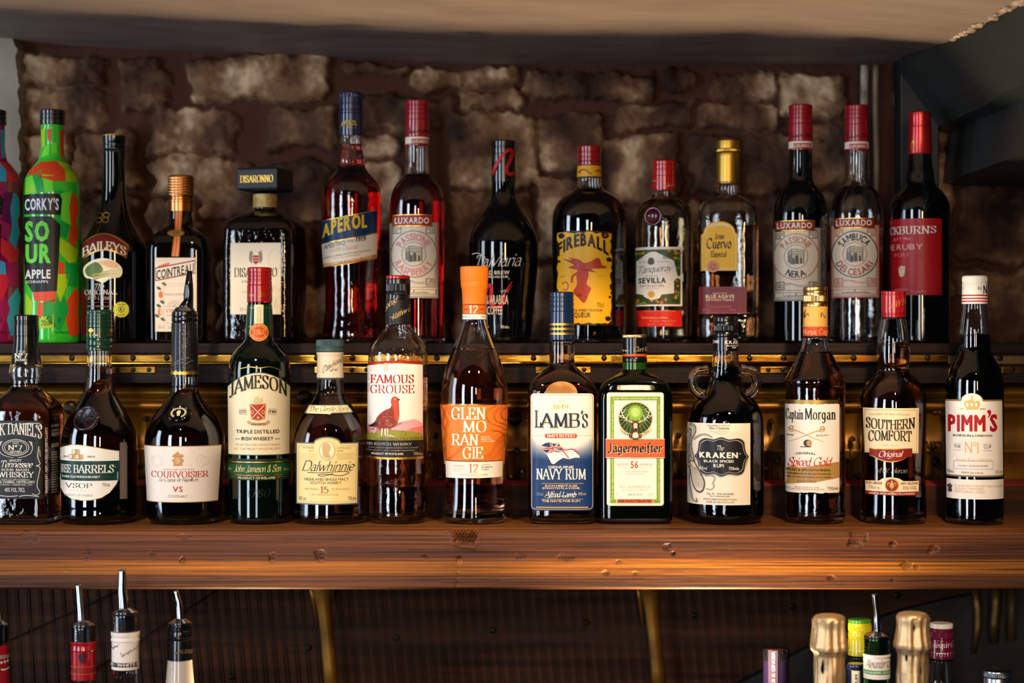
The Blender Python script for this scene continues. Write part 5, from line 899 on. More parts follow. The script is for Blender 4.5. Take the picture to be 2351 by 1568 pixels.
def wreath(par, key, s_):
    V = []; Fc = []
    for sg in (-1, 1):
        for k in range(11):
            t = math.radians(-60+k*14); cx_, cz = sg*math.cos(t)*.0082*s_, math.sin(t)*.0062*s_
            for dd in (0.6, -.6):
                q = len(V); ln = .0022*s_; a_ = t+math.pi/2+dd; dx, dz = sg*math.cos(a_)*ln, math.sin(a_)*ln; V += [(cx_, -.0022, cz), (cx_+dx*.5-dz*.28, -.0022, cz+dz*.5+dx*.28), (cx_+dx, -.0022, cz+dz), (cx_+dx*.5+dz*.28, -.0022, cz+dz*.5-dx*.28)]; Fc.append((q, q+1, q+2, q+3))
    q = len(V); pts = [(-.0012, -.004), (.0022, -.004), (.0018, -.0018), (.0026, .0002), (.0016, .0030), (-.0006, .0038), (-.0024, .0020), (-.0022, -.0008), (-.0010, -.0022)]; V += [(x*s_, -.0022, z*s_) for x, z in pts]; Fc.append(tuple(range(q, q+len(pts)))); return mk('wreath_print', V, Fc, M(key), par, smooth=False)
wreath(o, '#e9d9a0', 1)
a = Art(b, tf=E_); LBL = [(982, 988), (1502, 988), (1478, 1372), (1000, 1372)]
a.poly(LBL, '#f1e7dd', 0); a.line([(982, 990), (1502, 990)], 5, '#c49a5a', 1); a.line([(1000, 1370), (1478, 1370)], 5, '#c49a5a', 1)
rr = random.Random(1)
for i in range(9):
    for j in range(7): x = 1015+i*56+(j % 2)*28; y = 1015+j*54; a.line([(x, y-5), (x, y+5)], 2, '#d8c8b4', 1) if x < 1475 else None
a.blob([(1172, 1060), (1180, 1045), (1200, 1040), (1205, 1025), (1212, 1025), (1217, 1040), (1240, 1045), (1246, 1062), (1230, 1068), (1250, 1085), (1238, 1105), (1240, 1122), (1222, 1116), (1210, 1125), (1196, 1116), (1178, 1124), (1180, 1100), (1168, 1085), (1188, 1070)], '#c9955c', 1); a.ell(1209, 1088, 17, 22, '#e6c79c', 2); a.ring(1209, 1088, 10, 14, 3, '#b77f48', 3)
for x in (1070, 1365): a.ring(x, 1090, 38 if x < 1200 else 30, 40, 2, '#d9d0c6', 1); a.ring(x+(22 if x > 1200 else 0), 1090, 26, 28, 2, '#d9d0c6', 1)
a.text('MAISON FONDÉE A JARNAC EN 1828', 1110, 1318, 1151, 8, '#a08878', 'r', lay=1); a.text('COURVOISIER', 1030, 1414, 1200, 40, '#bd1f2c', 's', lay=1); a.text('COURVOISIER', 1031.5, 1415.5, 1200, 40, '#bd1f2c', 's', lay=1.5); a.text('Le Cognac de Napoléon', 1082, 1340, 1228, 26, '#2c2826', 'c', lay=2); a.text('VS', 1174, 1244, 1300, 37, '#bd1f2c', 'r', lay=1); a.text('VS', 1175.5, 1245.5, 1300, 37, '#bd1f2c', 'r', lay=1.5); a.text('COGNAC', 1142, 1278, 1338, 17, '#8c7460', 'r', lay=1); a.build('label')

b = RB('whiskey_bottle', 'tall dark green whiskey bottle with red cap, green neck and cream arched label', 596, DL, ZL, [(660, 26), (698, 27.5), (735, 30), (765, 31.5), (778, 33.5), (786, 39), (795, 49), (806, 58), (820, 66), (836, 70), (855, 71.5), (1100, 71), (1200, 70.5)], ee=5)
b.glass(G['greendark'], False); b.screwcap(614, 655, 28, '#9c1218g', False, (.3, .5, .72)); b.turned('cap_skirt', [(655, 27), (656, 28.6), (693, 28.6), (695, 27.5)], '#9c1218g'); b.sleeve('neck_label', 700, 770, '#0f3a26g', .0005)
a = Art(b, hw=28.5, dr=1.3, tf=F_); a.text('John J', 230, 300, 226, 28, 'gold', 'c', lay=1); a.text('ston', 170, 206, 226, 20, 'gold', 'c', lay=1); a.build('cap_signature')
a = Art(b, hw=31, dr=.4, tf=F_); a.line([(165, 290), (312, 290)], 3, 'gold', 0); a.line([(160, 398), (316, 398)], 3, 'gold', 0); a.rect(209, 272, 260, 380, '#efe2bc', 0, 1); a.text('TRIPLE DISTILLED', 370, 285, 232, 7, '#b09860', 'r', vert=1, lay=2); a.text('IRISH WHISKEY', 370, 285, 246, 7, '#b09860', 'r', vert=1, lay=2); a.ell(236, 430, 52, 53, '#d8481c', 2); a.ring(236, 430, 49, 50, 3, '#e8c060', 3); a.ring(236, 430, 34, 35, 2, '#e8c060', 3); a.text('JJ&S', 207, 265, 442, 26, '#e8b850', 'S', lay=3); a.text('JOHN JAMESON', -75, 75, 0, 9, '#e8c060', 'b', polar=(236, 430, 37), lay=3); a.text('SON & LIMITED', 250, 110, 0, 9, '#e8c060', 'b', polar=(236, 430, 46, 1, 1), lay=3); a.build('neck_seal')
a = Art(b, tf=F_)
def jam(q, key, l): n = 14; a.poly([(60+q+(350-2*q)*i/n, 745+q-82*math.sin(math.pi*(i/n))**.8) for i in range(n+1)]+[(406-q, 1130-q), (64+q, 1130-q)], key, l)
jam(-5, '#2e4a34', 0); jam(0, '#f4e6c2', 1); a.line([(66+(338)*i/14, 758-84*math.sin(math.pi*(i/14))**.8) for i in range(15)], 2, '#b89a60', 2)
a.text('JAMESON', 72, 395, 800, 72, '#16201a', 'S', bend=52, lay=3); a.text('JAMESON', 75, 398, 803, 72, '#c8a868', 'S', bend=52, lay=2)
a.blob([(205, 830), (215, 800), (225, 815), (232, 795), (240, 815), (252, 800), (256, 830), (230, 836)], '#d9c39a', 2); a.poly([(182, 840), (274, 836), (276, 850), (270, 925), (232, 938), (192, 928), (182, 850)], '#d8a860', 2); a.poly([(188, 845), (270, 842), (265, 920), (232, 932), (195, 923)], '#b92c1c', 3)
a.line([(192, 848), (264, 922)], 5, '#e9cfa0', 4); a.line([(266, 846), (196, 922)], 5, '#e9cfa0', 4); a.text('★', 222, 242, 925, 16, '#e9cfa0', 'b', lay=4)
for x in (200, 258): a.ring(x, 886, 7, 9, 3, '#e9cfa0', 4)
a.line([(172, 938), (190, 950), (232, 955), (275, 950), (290, 936)], 15, '#c9a46a', 4, smooth=True); a.text('SINE METU', 195, 270, 960, 9, '#6a4a20', 'b', lay=5); a.text('ESTD', 126, 168, 893, 17, '#1c1c18', 'S', lay=2); a.text('1780', 288, 334, 893, 17, '#1c1c18', 'b', lay=2)
for x0, x1 in ((124, 170), (286, 334)):
    for y in (870, 900): a.line([(x0, y), (x1, y)], 2, '#8a8468', 2)
a.text('TRIPLE DISTILLED', 108, 352, 1008, 20, '#1c2018', 'b', lay=2); a.text('— IRISH WHISKEY —', 104, 352, 1048, 20, '#1c2018', 'b', lay=2); a.text('CRAFTED FOR SMOOTHNESS', 104, 352, 1080, 13, '#b89a68', 'r', lay=2); a.text('AT THE MIDLETON DISTILLERY', 98, 358, 1103, 13, '#b89a68', 'r', lay=2); a.build('label')
a = Art(b, tf=F_); a.rect(52, 1154, 412, 1276, '#0d2e1a', 0, 0); a.rect(52, 1170, 412, 1176, 'gold', 0, 1); a.rect(52, 1184, 412, 1242, '#12522c', 0, 1); a.rect(52, 1246, 412, 1249, 'gold', 0, 1); a.text('John Jameson & Son', 96, 356, 1228, 38, '#e8d27a', 'C', lay=2); a.text('PRODUCT OF IRELAND', 118, 330, 1269, 13, '#e6d48c', 'b', lay=2); a.rect(66, 1258, 108, 1261, 'gold', 0, 1); a.rect(338, 1258, 396, 1261, 'gold', 0, 1); a.text('70cle', 58, 84, 1222, 18, '#b8b070', 'r', lay=2); a.text('40% vol', 372, 404, 1226, 16, '#b8b070', 'r', lay=2); a.build('band_label')
a = Art(b, tf=F_); a.line([(125, 640), (180, 628), (236, 634), (300, 628), (350, 645)], 6, 'dullgold', 0, smooth=True); a.text('1780', 160, 300, 1372, 44, '#1b2a22g', 's', lay=0, shear=.2); a.build('embossing')

b = RB('whisky_bottle', 'short round-shouldered whisky bottle with grey-green cap and pale yellow label', 758, DL, ZL, [(805, 28), (866, 29.5), (882, 31), (896, 33), (908, 37), (920, 43.5), (932, 51), (946, 60), (960, 68), (975, 75), (992, 80.5), (1012, 84.5), (1040, 86), (1150, 86), (1180, 86.5), (1200, 87)], ee=6)
b.glass(G['clear']); b.liquid(LQ['amber'], 905); P = [(779, 27), (780.5, 31.5)]+[(782, 32, 0), (782.2, 32.4, -1.2), (794, 32.4, -1.2), (794.3, 32.4, 0)]+[(800, 31.5), (802, 32.4), (806, 32.4), (808, 31)]; b.turned('cap', P, '#3c5658', 120); b.turned('collar', [(808, 29), (809, 31.5), (814, 31), (817, 29.6), (822, 29.6), (860, 31), (866.5, 31.2), (867, 30.5)], CRM, label='cream paper neck collar'); b.turned('collar_edge', [(867, 30), (867.5, 31.4), (870.5, 31.4), (871, 30)], '#3c5658')
a = Art(b, hw=31, dr=2, tf=F_); a.text('Dalwhinnie', 598, 708, 662, 34, '#1c1a18', 'c', rise=66, lay=1); scrib(a, 640, 680, 655, 16, '#1c1a18', 2, 3, rise=10, lay=1)
for i in range(30): a.ell(575+(i*37) % 140, 575+(i*53) % 95, 1.6, 1.6, '#8a7a50', 1, 6)
a.build('collar_lettering')
a = Art(b, tf=F_); a.poly([(524, 846), (740, 845), (772, 888), (760, 893), (655, 894), (638, 903), (620, 894), (510, 898), (497, 892)], '#6a7474', 0); a.poly([(528, 850), (737, 849), (764, 886), (652, 889), (638, 897), (624, 889), (506, 893)], '#efe9bc', 1); a.text('The Gentle Spirit', 524, 742, 882, 28, '#6a5a30', 'c', rise=2, lay=2); a.build('neck_label')
a = Art(b, tf=F_)
def dal(q, key, l): a.poly([(449+q, 1062+q), (540, 1061+q)]+[(625-(85-q*.9)*math.cos(t)*.9, 1060+q-(33)*math.sin(t)) for t in [math.pi*i/10 for i in range(11)]]+[(712, 1061+q), (805-q, 1062+q), (799-q, 1417-q), (450+q, 1417-q)], key, l)
dal(0, '#5a686c', 0); dal(7, '#f1de9e', 1)
a.line([(466, 1080), (545, 1080), (560, 1050), (625, 1038), (690, 1050), (706, 1080), (788, 1080), (784, 1400), (466, 1400), (466, 1080)], 2, '#b89a50', 2); a.ell(625, 1105, 42, 52, '#f5ecc8', 3); a.ring(625, 1105, 42, 52, 3, '#c8a868', 4); a.blob([(600, 1070), (625, 1060), (645, 1085), (635, 1120), (645, 1145), (610, 1145), (600, 1115)], '#cdb078', 4); a.text('DALWHINNIE', 488, 552, 1096, 10, '#a88c50', 'r', lay=2); a.text('DISTILLERY', 680, 762, 1098, 11, '#8a7440', 's', lay=2); a.text('EST', 525, 552, 1115, 10, '#a88c50', 'r', lay=2); a.text('1898', 680, 716, 1114, 10, '#8a7440', 's', lay=2)
for i in range(5): a.line([(472+(i % 2)*14, 1126+i*8), (565, 1126+i*8)], 2, '#d6bd7c', 2); a.line([(678, 1124+i*8), (775-(i % 2)*14, 1124+i*8)], 2, '#c8ab66', 2)
a.text('Dalwhinnie', 482, 768, 1222, 56, '#1b1814', 'c', lay=3); a.line([(515, 1232), (600, 1232), (700, 1226), (748, 1232), (700, 1250), (620, 1240), (575, 1245), (600, 1252), (660, 1236)], 3, '#1b1814', 3, smooth=True); a.text('HIGHLAND SINGLE MALT', 498, 746, 1278, 15, '#6a5834', 'r', lay=3); a.text('SCOTCH WHISKY', 531, 706, 1298, 15, '#6a5834', 'r', lay=3); a.text('FIFTEEN', 500, 580, 1331, 10, '#c0a468', 'r', lay=3); a.text('15', 588, 636, 1348, 36, '#a8683a', 'S', lay=3); a.text('YEARS OLD', 648, 750, 1331, 10, '#c0a468', 'r', lay=3); a.text('BOTTLED IN SCOTLAND', 540, 690, 1362, 8, '#c0a468', 'r', lay=3); a.text('43% vol', 468, 508, 1392, 20, '#8a7440', 'r', lay=3); a.text('70cle', 742, 788, 1392, 20, '#5a5030', 'r', lay=3); a.build('label')

b = RB('whisky_bottle', 'tall whisky bottle with black neck sleeve and tall white label showing a red game bird', 914, DL, ZL, [(690, 27), (745, 28.5), (753, 30.5), (760, 36), (768, 44), (778, 53), (790, 61), (802, 66), (818, 68.5), (1085, 68.5), (1092, 67.5), (1110, 66.5), (1118, 66), (1130, 67), (1198, 66.5)], ee=6)
b.glass(G['ripple']); b.liquid(LQ['amber'], 862); b.turned('cap', [(641, 26), (642, 28), (652, 28, 0), (653, 28, -1), (668, 28, -1), (668.5, 28, 0), (672, 27), (675, 28), (679, 27), (686, 28), (688, 27.5)], '#15161ag', 96); b.turned('cap_top', [(632.5, 24), (634.5, 27.2), (640, 27.6), (641, 26)], '#a01218g'); b.turned('sleeve', [(688, 27), (688.5, 28.4), (744, 29.4), (745, 28)], '#17181c')
a = Art(b, hw=29, dr=1.2, tf=F_); a.text('gloag', 960, 1022, 298, 36, '#e6c884', 'c', rise=42, lay=1); a.text('Matthew G', 996, 1100, 362, 34, '#e6c884', 'c', rise=58, lay=1); a.line([(985, 342), (1010, 348)], 2, '#e6c884', 1); a.build('sleeve_signature')
a = Art(b, tf=F_); n = 12
def arcrect(x0, x1, y0, y1, key, l, s0=-18, s1=0): a.poly([(x0+(x1-x0)*i/n, y0+10*i/n*0+s0*math.sin(math.pi*(i/n*.62+.12))+18) for i in range(n+1)]+[(x1+(x0-x1)*i/n, y1+s1*math.sin(math.pi*i/n)) for i in range(n+1)], key, l)
arcrect(856, 1168, 592, 1158, '#a8161c', 0); arcrect(856, 1168, 606, 1157, 'gold', 1); arcrect(856, 1168, 611, 1150, '#f4efe8', 2)
a.poly([(858, 986), (890, 1000), (960, 1000), (1060, 950), (1095, 932), (1115, 925), (1140, 935), (1168, 955), (1168, 1020), (858, 1040)], '#e2a9b4', 3); a.poly([(858, 950), (880, 970), (890, 1030), (858, 1035)], '#dfa0a8', 3); a.poly([(1060, 1000), (1110, 975), (1168, 968), (1168, 1030), (1000, 1030)], '#d87f78', 4)
rr = random.Random(3); P = [(858, 1020)]+[(858+i*8, 1012-10*math.sin(i*.12)-rr.random()*16+(6 if i < 10 else -6)) for i in range(39)]+[(1168, 1055), (858, 1055)]; a.poly(P, '#8f9136', 5)
for i in range(70): x = rr.uniform(860, 1165); y = rr.uniform(1012, 1050); a.line([(x, y), (x+rr.uniform(-4, 4), y-rr.uniform(6, 14))], 2.5, rr.choice(['#5a6420', '#c9b85a', '#b0703a', '#6f7a2a']), 6, taper=.5)
a.poly([(905, 1034), (1168, 1028), (1168, 1052), (905, 1052)], '#77722c', 5.4)
BR = '#8e2f1a'
a.blob([(870, 966), (900, 948), (925, 905), (960, 875), (988, 862), (996, 835), (994, 810), (1006, 800), (1022, 800), (1030, 812), (1034, 850), (1036, 900), (1028, 940), (1005, 968), (970, 985), (940, 990), (915, 975), (885, 972)], BR, 7); a.blob([(992, 830), (996, 806), (1010, 798), (1024, 802), (1028, 830), (1032, 868), (1034, 910), (1026, 938), (1012, 925), (1008, 880), (998, 850)], '#c0492a', 8)
for i in range(26): x = rr.uniform(915, 1000); y = rr.uniform(895, 970); a.line([(x-6, y-3), (x, y+3), (x+6, y-2)], 2, rr.choice(['#d9a070', '#5a1a10', '#c06a40']), 8)
a.poly([(870, 968), (905, 945), (925, 935), (920, 965), (890, 972)], '#3a1610', 8); a.ell(1015, 812, 4.5, 4.5, '#f0e0c0', 9, 12); a.ell(1015.5, 812, 2.5, 2.5, INK, 10, 10); a.poly([(1028, 806), (1040, 812), (1036, 820), (1028, 816)], '#3a3028', 9); a.poly([(1006, 800), (1012, 795), (1022, 798), (1018, 803)], '#d02818', 9)
for x in (945, 962, 975): a.line([(x, 980), (x-2, 1012), (x+(12 if x > 950 else -4), 1026)], 10 if x < 970 else 7, '#efd9cc', 8, taper=4)
a.line([(985, 1018), (1008, 1026)], 5, '#efd9cc', 8)
a.blob([(950, 620), (955, 608), (970, 608), (975, 622), (974, 650), (952, 650)], '#cfc6b8', 3); 
for i in range(3): a.line([(995, 628+i*9), (1085, 632+i*9)], 2, '#cfc6b8', 3); a.line([(870, 630+i*9), (920, 628+i*9)], 2, '#cfc6b8', 3)
RD = '#a3161e'; a.text('THE', 776, 722, 874, 12, RD, 's', vert=1, lay=3); a.text('FAMOUS', 880, 1122, 720, 46, RD, 'S', lay=3); a.text('GROUSE', 876, 1124, 778, 46, RD, 's', lay=3); a.text('GROUSE', 877.5, 1125.5, 778, 46, RD, 's', lay=3.5)
arcrect(857, 1168, 1030, 1140, '#15151a', 7, 0, 6); a.text('BLENDED SCOTCH WHISKY', 850, 1105, 1076, 14, '#e6dcc8', 's', lay=8); a.text('scotch whiskies expertly blended and matured', 862, 1135, 1093, 9, '#b8a888', 'c', lay=8); a.text('seasoned oak casks for a rich rounded sweetness', 858, 1118, 1108, 9, '#b8a888', 'c', lay=8); a.text('PRODUCT OF SCOTLAND', 888, 1060, 1130, 11, '#e6dcc8', 'b', lay=8); a.text('700mLe', 1112, 1164, 1134, 18, '#b8a888', 'r', lay=8); a.rect(857, 1143, 1168, 1150, 'gold', 0, 7); a.build('label')
a = Art(b, tf=F_); a.line([(878, 1275), (890, 1300), (905, 1300), (915, 1275), (925, 1305), (945, 1300), (960, 1292), (1000, 1296), (1030, 1275), (1060, 1240), (1050, 1235), (1020, 1290), (1005, 1330), (1020, 1340), (1030, 1310), (1010, 1285), (990, 1278), (985, 1290)], 6, '#3a140cg', 0, smooth=True); a.build('embossed_signature')

b = RB('whisky_bottle', 'slender-necked whisky bottle with bright orange stopper and orange marbled label', 1089, DL, ZL, [(716, 26), (735, 27), (750, 30.5), (770, 37.5), (790, 45), (810, 53.5), (830, 61), (850, 68), (870, 73), (895, 76.5), (925, 77), (970, 75.5), (1030, 71), (1080, 67.5), (1110, 66.5), (1140, 68), (1170, 71.5), (1188, 74), (1200, 72)], ee=7)
b.glass(G['clear'], floor=.012); b.liquid(LQ['amber'], 800, floor=.0116); b.turned('stopper', [(612, 30), (614, 32.5), (644, 32), (647, 30.8), (650, 31.6), (660, 30.5), (664, 28.8), (698, 27.4), (699, 26)], '#ef7a1c', label='orange stopper'); b.turned('neck_ring', [(699, 26), (699.5, 27.6), (720, 27.6), (720.5, 26.5)], '#dd6818', label='orange ring'); b.turned('neck_band', [(721, 26), (721.5, 27.5), (733, 27.5), (733.5, 26.5)], WHT)
a = Art(b, hw=27.6, dr=1, tf=G_); a.line([(206, 252), (338, 252)], 3, '#3a1a10', 0); a.text('12', 246, 300, 300, 42, '#f6e6d0', 'S', lay=1); a.text('YEARS', 302, 328, 282, 7, '#3a1a10', 'r', lay=1); a.text('AGED', 220, 242, 282, 7, '#3a1a10', 'r', lay=1); a.line([(206, 306), (338, 306)], 3, '#c08850', 0); a.text('MATURED', 210, 240, 325, 7, '#5a5048', 'r', lay=1); scrib(a, 246, 296, 328, 12, '#9a9288', 1.5, 2, lay=1); a.text('PATIENTLY', 306, 336, 325, 7, '#5a5048', 'r', lay=1); a.build('neck_lettering')
a = Art(b, tf=G_); a.poly([(80, 828), (468, 828), (456, 1188), (100, 1188)], '#f08030', 0); a.line([(80, 831), (468, 831)], 7, 'copper', 1); S_ = '#b4501a'
for k, P in enumerate(([(400, 836), (340, 870), (355, 930), (420, 960), (460, 985)], [(430, 840), (385, 880), (395, 925), (440, 945), (462, 960)], [(460, 845), (425, 870), (430, 910), (462, 925)], [(90, 1060), (110, 1000), (88, 940), (100, 880), (84, 850)], [(120, 840), (100, 880), (120, 930), (104, 980)], [(458, 1000), (400, 1040), (360, 1110), (300, 1140), (250, 1160)], [(456, 1030), (410, 1060), (370, 1120), (330, 1150)], [(456, 1060), (420, 1090), (390, 1130), (360, 1158)], [(110, 1160), (160, 1120), (190, 1090), (215, 1040)], [(370, 980), (420, 990), (440, 1020), (400, 1050)], [(140, 840), (126, 880), (160, 900), (200, 890)])):
    for o_ in (0, 5, 11): a.line([(x+o_, y+o_*.6) for x, y in P], 1.6, S_, 1, smooth=True)
W_ = '#fbf1e2'; a.text('GLEN', 146, 344, 916, 66, W_, 'S', lay=2); a.text('MO', 212, 350, 990, 62, W_, 'S', lay=2); a.text('RAN', 150, 302, 1067, 62, W_, 'S', lay=2); a.text('GIE', 210, 330, 1144, 64, W_, 'S', lay=2)
for i, t in enumerate(('HIGHLAND', 'SINGLE MALT', 'SCOTCH WHISKY')): a.text(t, 313, (366, 378, 394)[i], 1023+i*13, 7, W_, 'b', lay=2)
a.text('70cle · 40% vol', 1150, 1060, 117, 9, '#a04a18', 'r', vert=1, lay=2); a.poly([(113, 1164), (434, 1164), (432, 1257), (117, 1262)], '#f6ece2', 3); a.rect(113, 1159, 434, 1164, '#4a2014', 0, 3); a.text('12', 246, 300, 1226, 48, '#c07848', 'S', lay=4); a.text('ORIGINAL', 158, 222, 1194, 10, '#e09060', 'r', lay=4)
for i in range(4): a.line([(158, 1203+i*6), (232-(i % 2)*18, 1203+i*6)], 1.6, '#c9a890', 4)
a.text('MATURED IN', 316, 364, 1185, 6, '#7a6a60', 'r', lay=4); a.text('BOURBON', 316, 377, 1199, 7, '#4a4038', 'b', lay=4); a.text('CASKS', 316, 357, 1213, 7, '#4a4038', 'b', lay=4); a.text('DISTILLED IN SCOTLAND', 195, 352, 1243, 8, '#8a7a70', 'r', lay=4); a.text('SINCE 1843', 242, 308, 1254, 6, '#b8a898', 'r', lay=4); a.build('label')

b = RB('rum_bottle', 'dark rum bottle with navy gold-striped neck and blue and white label with a flag', 1290, DL, ZL, [(780, 27.5), (806, 28.5), (835, 29.5), (842, 33), (850, 42), (860, 54), (872, 66), (884, 74), (898, 78), (920, 79.5), (1100, 79.5), (1200, 78.5)], n=4.2, ratio=.78, ee=6)
b.glass(G['clear']); b.liquid(LQ['rum'], 788); b.screwcap(670, 715, 27.5, '#10284cg', False, (.3, .5, .75)); P = [(715, 26.5), (716, 27.6)]; b.turned('sleeve', [(715, 26), (715.5, 27.8), (780, 28.2), (781, 27)], '#10284cg')
for y in (742, 752.5, 763.5): b.turned('gold_stripe', [(y, 27), (y+.2, 28.5), (y+5.2, 28.5), (y+5.4, 27)], 'gold')
a = Art(b, tf=G_); a.poly([(692, 768)]+[(782-92*math.cos(t), 762-65*math.sin(t)) for t in [math.pi*i/14 for i in range(15)]]+[(874, 768)], '#8a5c30m', 0); a.build('copper_seal')
a = Art(b, tf=G_); a.rect(606, 767, 966, 1448, '#0f356e', 22, 0)
cols = [(767, 1060, '#f1ece4')]
a.rect(606, 767, 966, 1075, '#f1ece4', 22, 1)
def mixc(c0, c1, t): p = [int(c0[i:i+2], 16) for i in (1, 3, 5)]; q = [int(c1[i:i+2], 16) for i in (1, 3, 5)]; return '#%02x%02x%02x' % tuple(int(p[i]+(q[i]-p[i])*t) for i in range(3))
N_B = 34
for i in range(N_B):
    y = 1030+i*4.15; t = i/(N_B-1)
    for j in range(24):
        x0 = 606+15*j; d_ = abs(j-11.5)/11.5; tt = min(1, max(0, t*1.15-(.55-.75*d_*d_)*(1-t)*1.1)); a.rect(x0, y, x0+15.2, y+4.4, mixc('#f1ece4', '#0f356e', round(tt*20)/20), 0, 2)
a.frame(613, 774, 959, 1440, 3, '#d8b868', 20, lay=3); a.text('EST', 765, 800, 818, 12, '#e0cfa0', 'S', lay=3); a.text('1849', 734, 824, 858, 26, '#d8b868', 'S', lay=3)
a.text("L", 634, 672, 962, 94, '#142c56', 'S', lay=4); a.text("AMB", 668, 890, 962, 78, '#142c56', 'S', lay=4); a.text("'", 892, 908, 950, 80, '#142c56', 'S', lay=4); a.text("S", 898, 934, 962, 74, '#142c56', 'S', lay=4); a.text("L", 637, 675, 966, 94, '#d8b868', 'S', lay=3); a.text("AMB", 671, 893, 966, 78, '#d8b868', 'S', lay=3); a.text("S", 901, 937, 966, 74, '#d8b868', 'S', lay=3)
a.line([(614, 1012), (690, 1012)], 2, '#d8b868', 3); a.line([(868, 1012), (958, 1012)], 2, '#d8b868', 3); a.rect(688, 1000, 870, 1026, '#cf4a2c', 12, 3); a.text('IMPORTED', 702, 858, 1021, 17, W_, 'S', lay=4)
a.poly([(666, 1072), (690, 1055), (720, 1050), (745, 1062), (768, 1052), (775, 1075), (800, 1100), (840, 1090), (880, 1125), (885, 1140), (860, 1138), (825, 1148), (790, 1140), (760, 1160), (740, 1178), (725, 1172), (705, 1130), (690, 1110)], '#f6f1ea', 4)
a.poly([(666, 1072), (690, 1055), (720, 1050), (745, 1060), (768, 1052), (775, 1075), (792, 1105), (770, 1108), (735, 1104), (705, 1118), (682, 1098)], '#1b2f5e', 5)
for P, w_, k_ in (([(668, 1075), (788, 1104)], 9, W_), ([(768, 1055), (705, 1115)], 9, W_), ([(722, 1052), (740, 1104)], 12, W_), ([(672, 1090), (778, 1078)], 12, W_), ([(668, 1075), (788, 1104)], 3, '#c8202c'), ([(768, 1055), (705, 1115)], 3, '#c8202c'), ([(722, 1052), (740, 1104)], 6, '#c8202c'), ([(672, 1090), (778, 1078)], 6, '#c8202c')): a.line(P, w_, k_, 6 if k_ == W_ else 7)
a.line([(778, 1078), (800, 1095), (845, 1090), (878, 1118)], 5, '#c8202c', 7, smooth=True); a.line([(785, 1092), (822, 1142)], 5, '#c8202c', 7)
a.text('GENUINE', 706, 852, 1201, 14, '#e9e2d4', 'b', lay=4); a.text('NAVY RUM', 642, 922, 1264, 58, '#f4efe6', 'S', lay=4); a.line([(668, 1290), (905, 1290)], 2, '#d8b868', 4); a.text('RICH HERITAGE', 690, 872, 1308, 11, '#e0cc94', 'b', lay=4); a.text('SMOOTH FLAVOUR', 674, 888, 1322, 11, '#e0cc94', 'b', lay=4); a.text('Alfred Lamb', 688, 860, 1368, 32, '#f4efe6', 'C', lay=4); a.line([(700, 1372), (868, 1352)], 2, '#f4efe6', 4); a.text('70cle', 642, 682, 1360, 18, '#8fa0b8', 'r', lay=4); a.text('40%vol', 876, 920, 1358, 18, '#d8b868', 'r', lay=4); a.text('THE NAME FOR RUM', 672, 888, 1397, 12, '#e0cc94', 'b', lay=4); a.line([(668, 1380), (905, 1380)], 2, '#d8b868', 4); a.line([(640, 1428), (932, 1428)], 6, '#c8a858', 4); a.build('label')

b = RB('liqueur_bottle', 'flat square green herbal liqueur bottle with stag emblem label and black cap', 1457, DL, ZL, [(831, 26.5), (846, 27), (853, 30), (858, 38), (863, 48), (869, 59), (877, 70), (888, 78.5), (902, 83), (920, 85), (1100, 85), (1200, 84.5)], n=7, ratio=.62, ee=4)
b.glass(G['jager'], False); b.turned('neck_glass', [(826, 27), (833, 27.2), (843, 27.6), (848, 28)], darkglass('translucent_green', '#1c4a10', 0)); b.turned('cap', [(775, 26.5), (776, 27.8), (797, 27.8), (797.2, 27.8), (812, 27.8), (818.5, 27.8), (819, 26.8), (820.5, 27.8), (824, 28.6), (830, 28.6), (832, 27)], '#0c0f0cg'); b.turned('cap_top', [(768, 24), (769, 27.5, 0), (769.5, 28, -.8), (774.5, 28, -.8), (775, 27)], 'foil', 110); b.turned('cap_stripe', [(812.5, 27), (812.7, 28.1), (818, 28.1), (818.2, 27)], '#d8501c', label='orange stripe round the cap')  # opaque neck piece; light through the glass is painted as brighter green
a = Art(b, hw=28, dr=1.1, tf=G_); a.text('Curt Mast', 1196, 1292, 522, 26, '#d8c890', 'c', lay=1); scrib(a, 1136, 1176, 522, 14, '#d8c890', 2, 5, lay=1); a.build('cap_signature')
a = Art(b, tf=G_); a.rect(1046, 760, 1374, 1420, '#c8b070', 16, 0); a.rect(1049, 764, 1371, 1417, '#f4f1e6', 14, 1); a.rect(1068, 784, 1352, 1404, '#7ea52a', 0, 2); a.rect(1090, 806, 1331, 1382, '#f4f1e6', 4, 3); a.frame(1090, 806, 1331, 1382, 2, '#c8cfa0', 4, lay=4)
a.text('Kein Wein verweigert, es lobt', 1084, 1335, 800, 11, '#d8e09a', 'k', lay=3); a.text('Das ist des Jägers Ehrenschild, daß er beschützt und hegt sein Wild', 1385, 830, 1085, 10, '#d8e09a', 'k', vert=1, lay=3); a.text('weidmännisch jagt wie sichs gehört, den Schöpfer im Geschöpfe ehrt', 1385, 830, 1348, 10, '#d8e09a', 'k', vert=1, lay=3)
a.ell(1211, 912, 98, 98, '#d8c894', 4, 48); a.ell(1211, 912, 92, 92, '#1e3a14', 5, 48); a.ell(1211, 895, 66, 70, '#3f6a1c', 6, 40); a.ell(1211, 880, 40, 44, '#8cc03a', 7, 32); a.ell(1211, 876, 26, 28, '#b6dc60', 8, 32)
for i in range(24):
    t = 2*math.pi*i/24+.1; x1_, y1_ = 1211+88*math.cos(t), 912+88*math.sin(t); a.line([(1211+30*math.cos(t), 880+30*math.sin(t)), (x1_, y1_)], 2, '#8fb848', 8.5)
a.rect(1207, 858, 1211.5, 894, '#f8f8ea', 0, 9.5); a.rect(1198, 868, 1220, 872, '#f8f8ea', 0, 9.5)
AN = '#efe6d2'
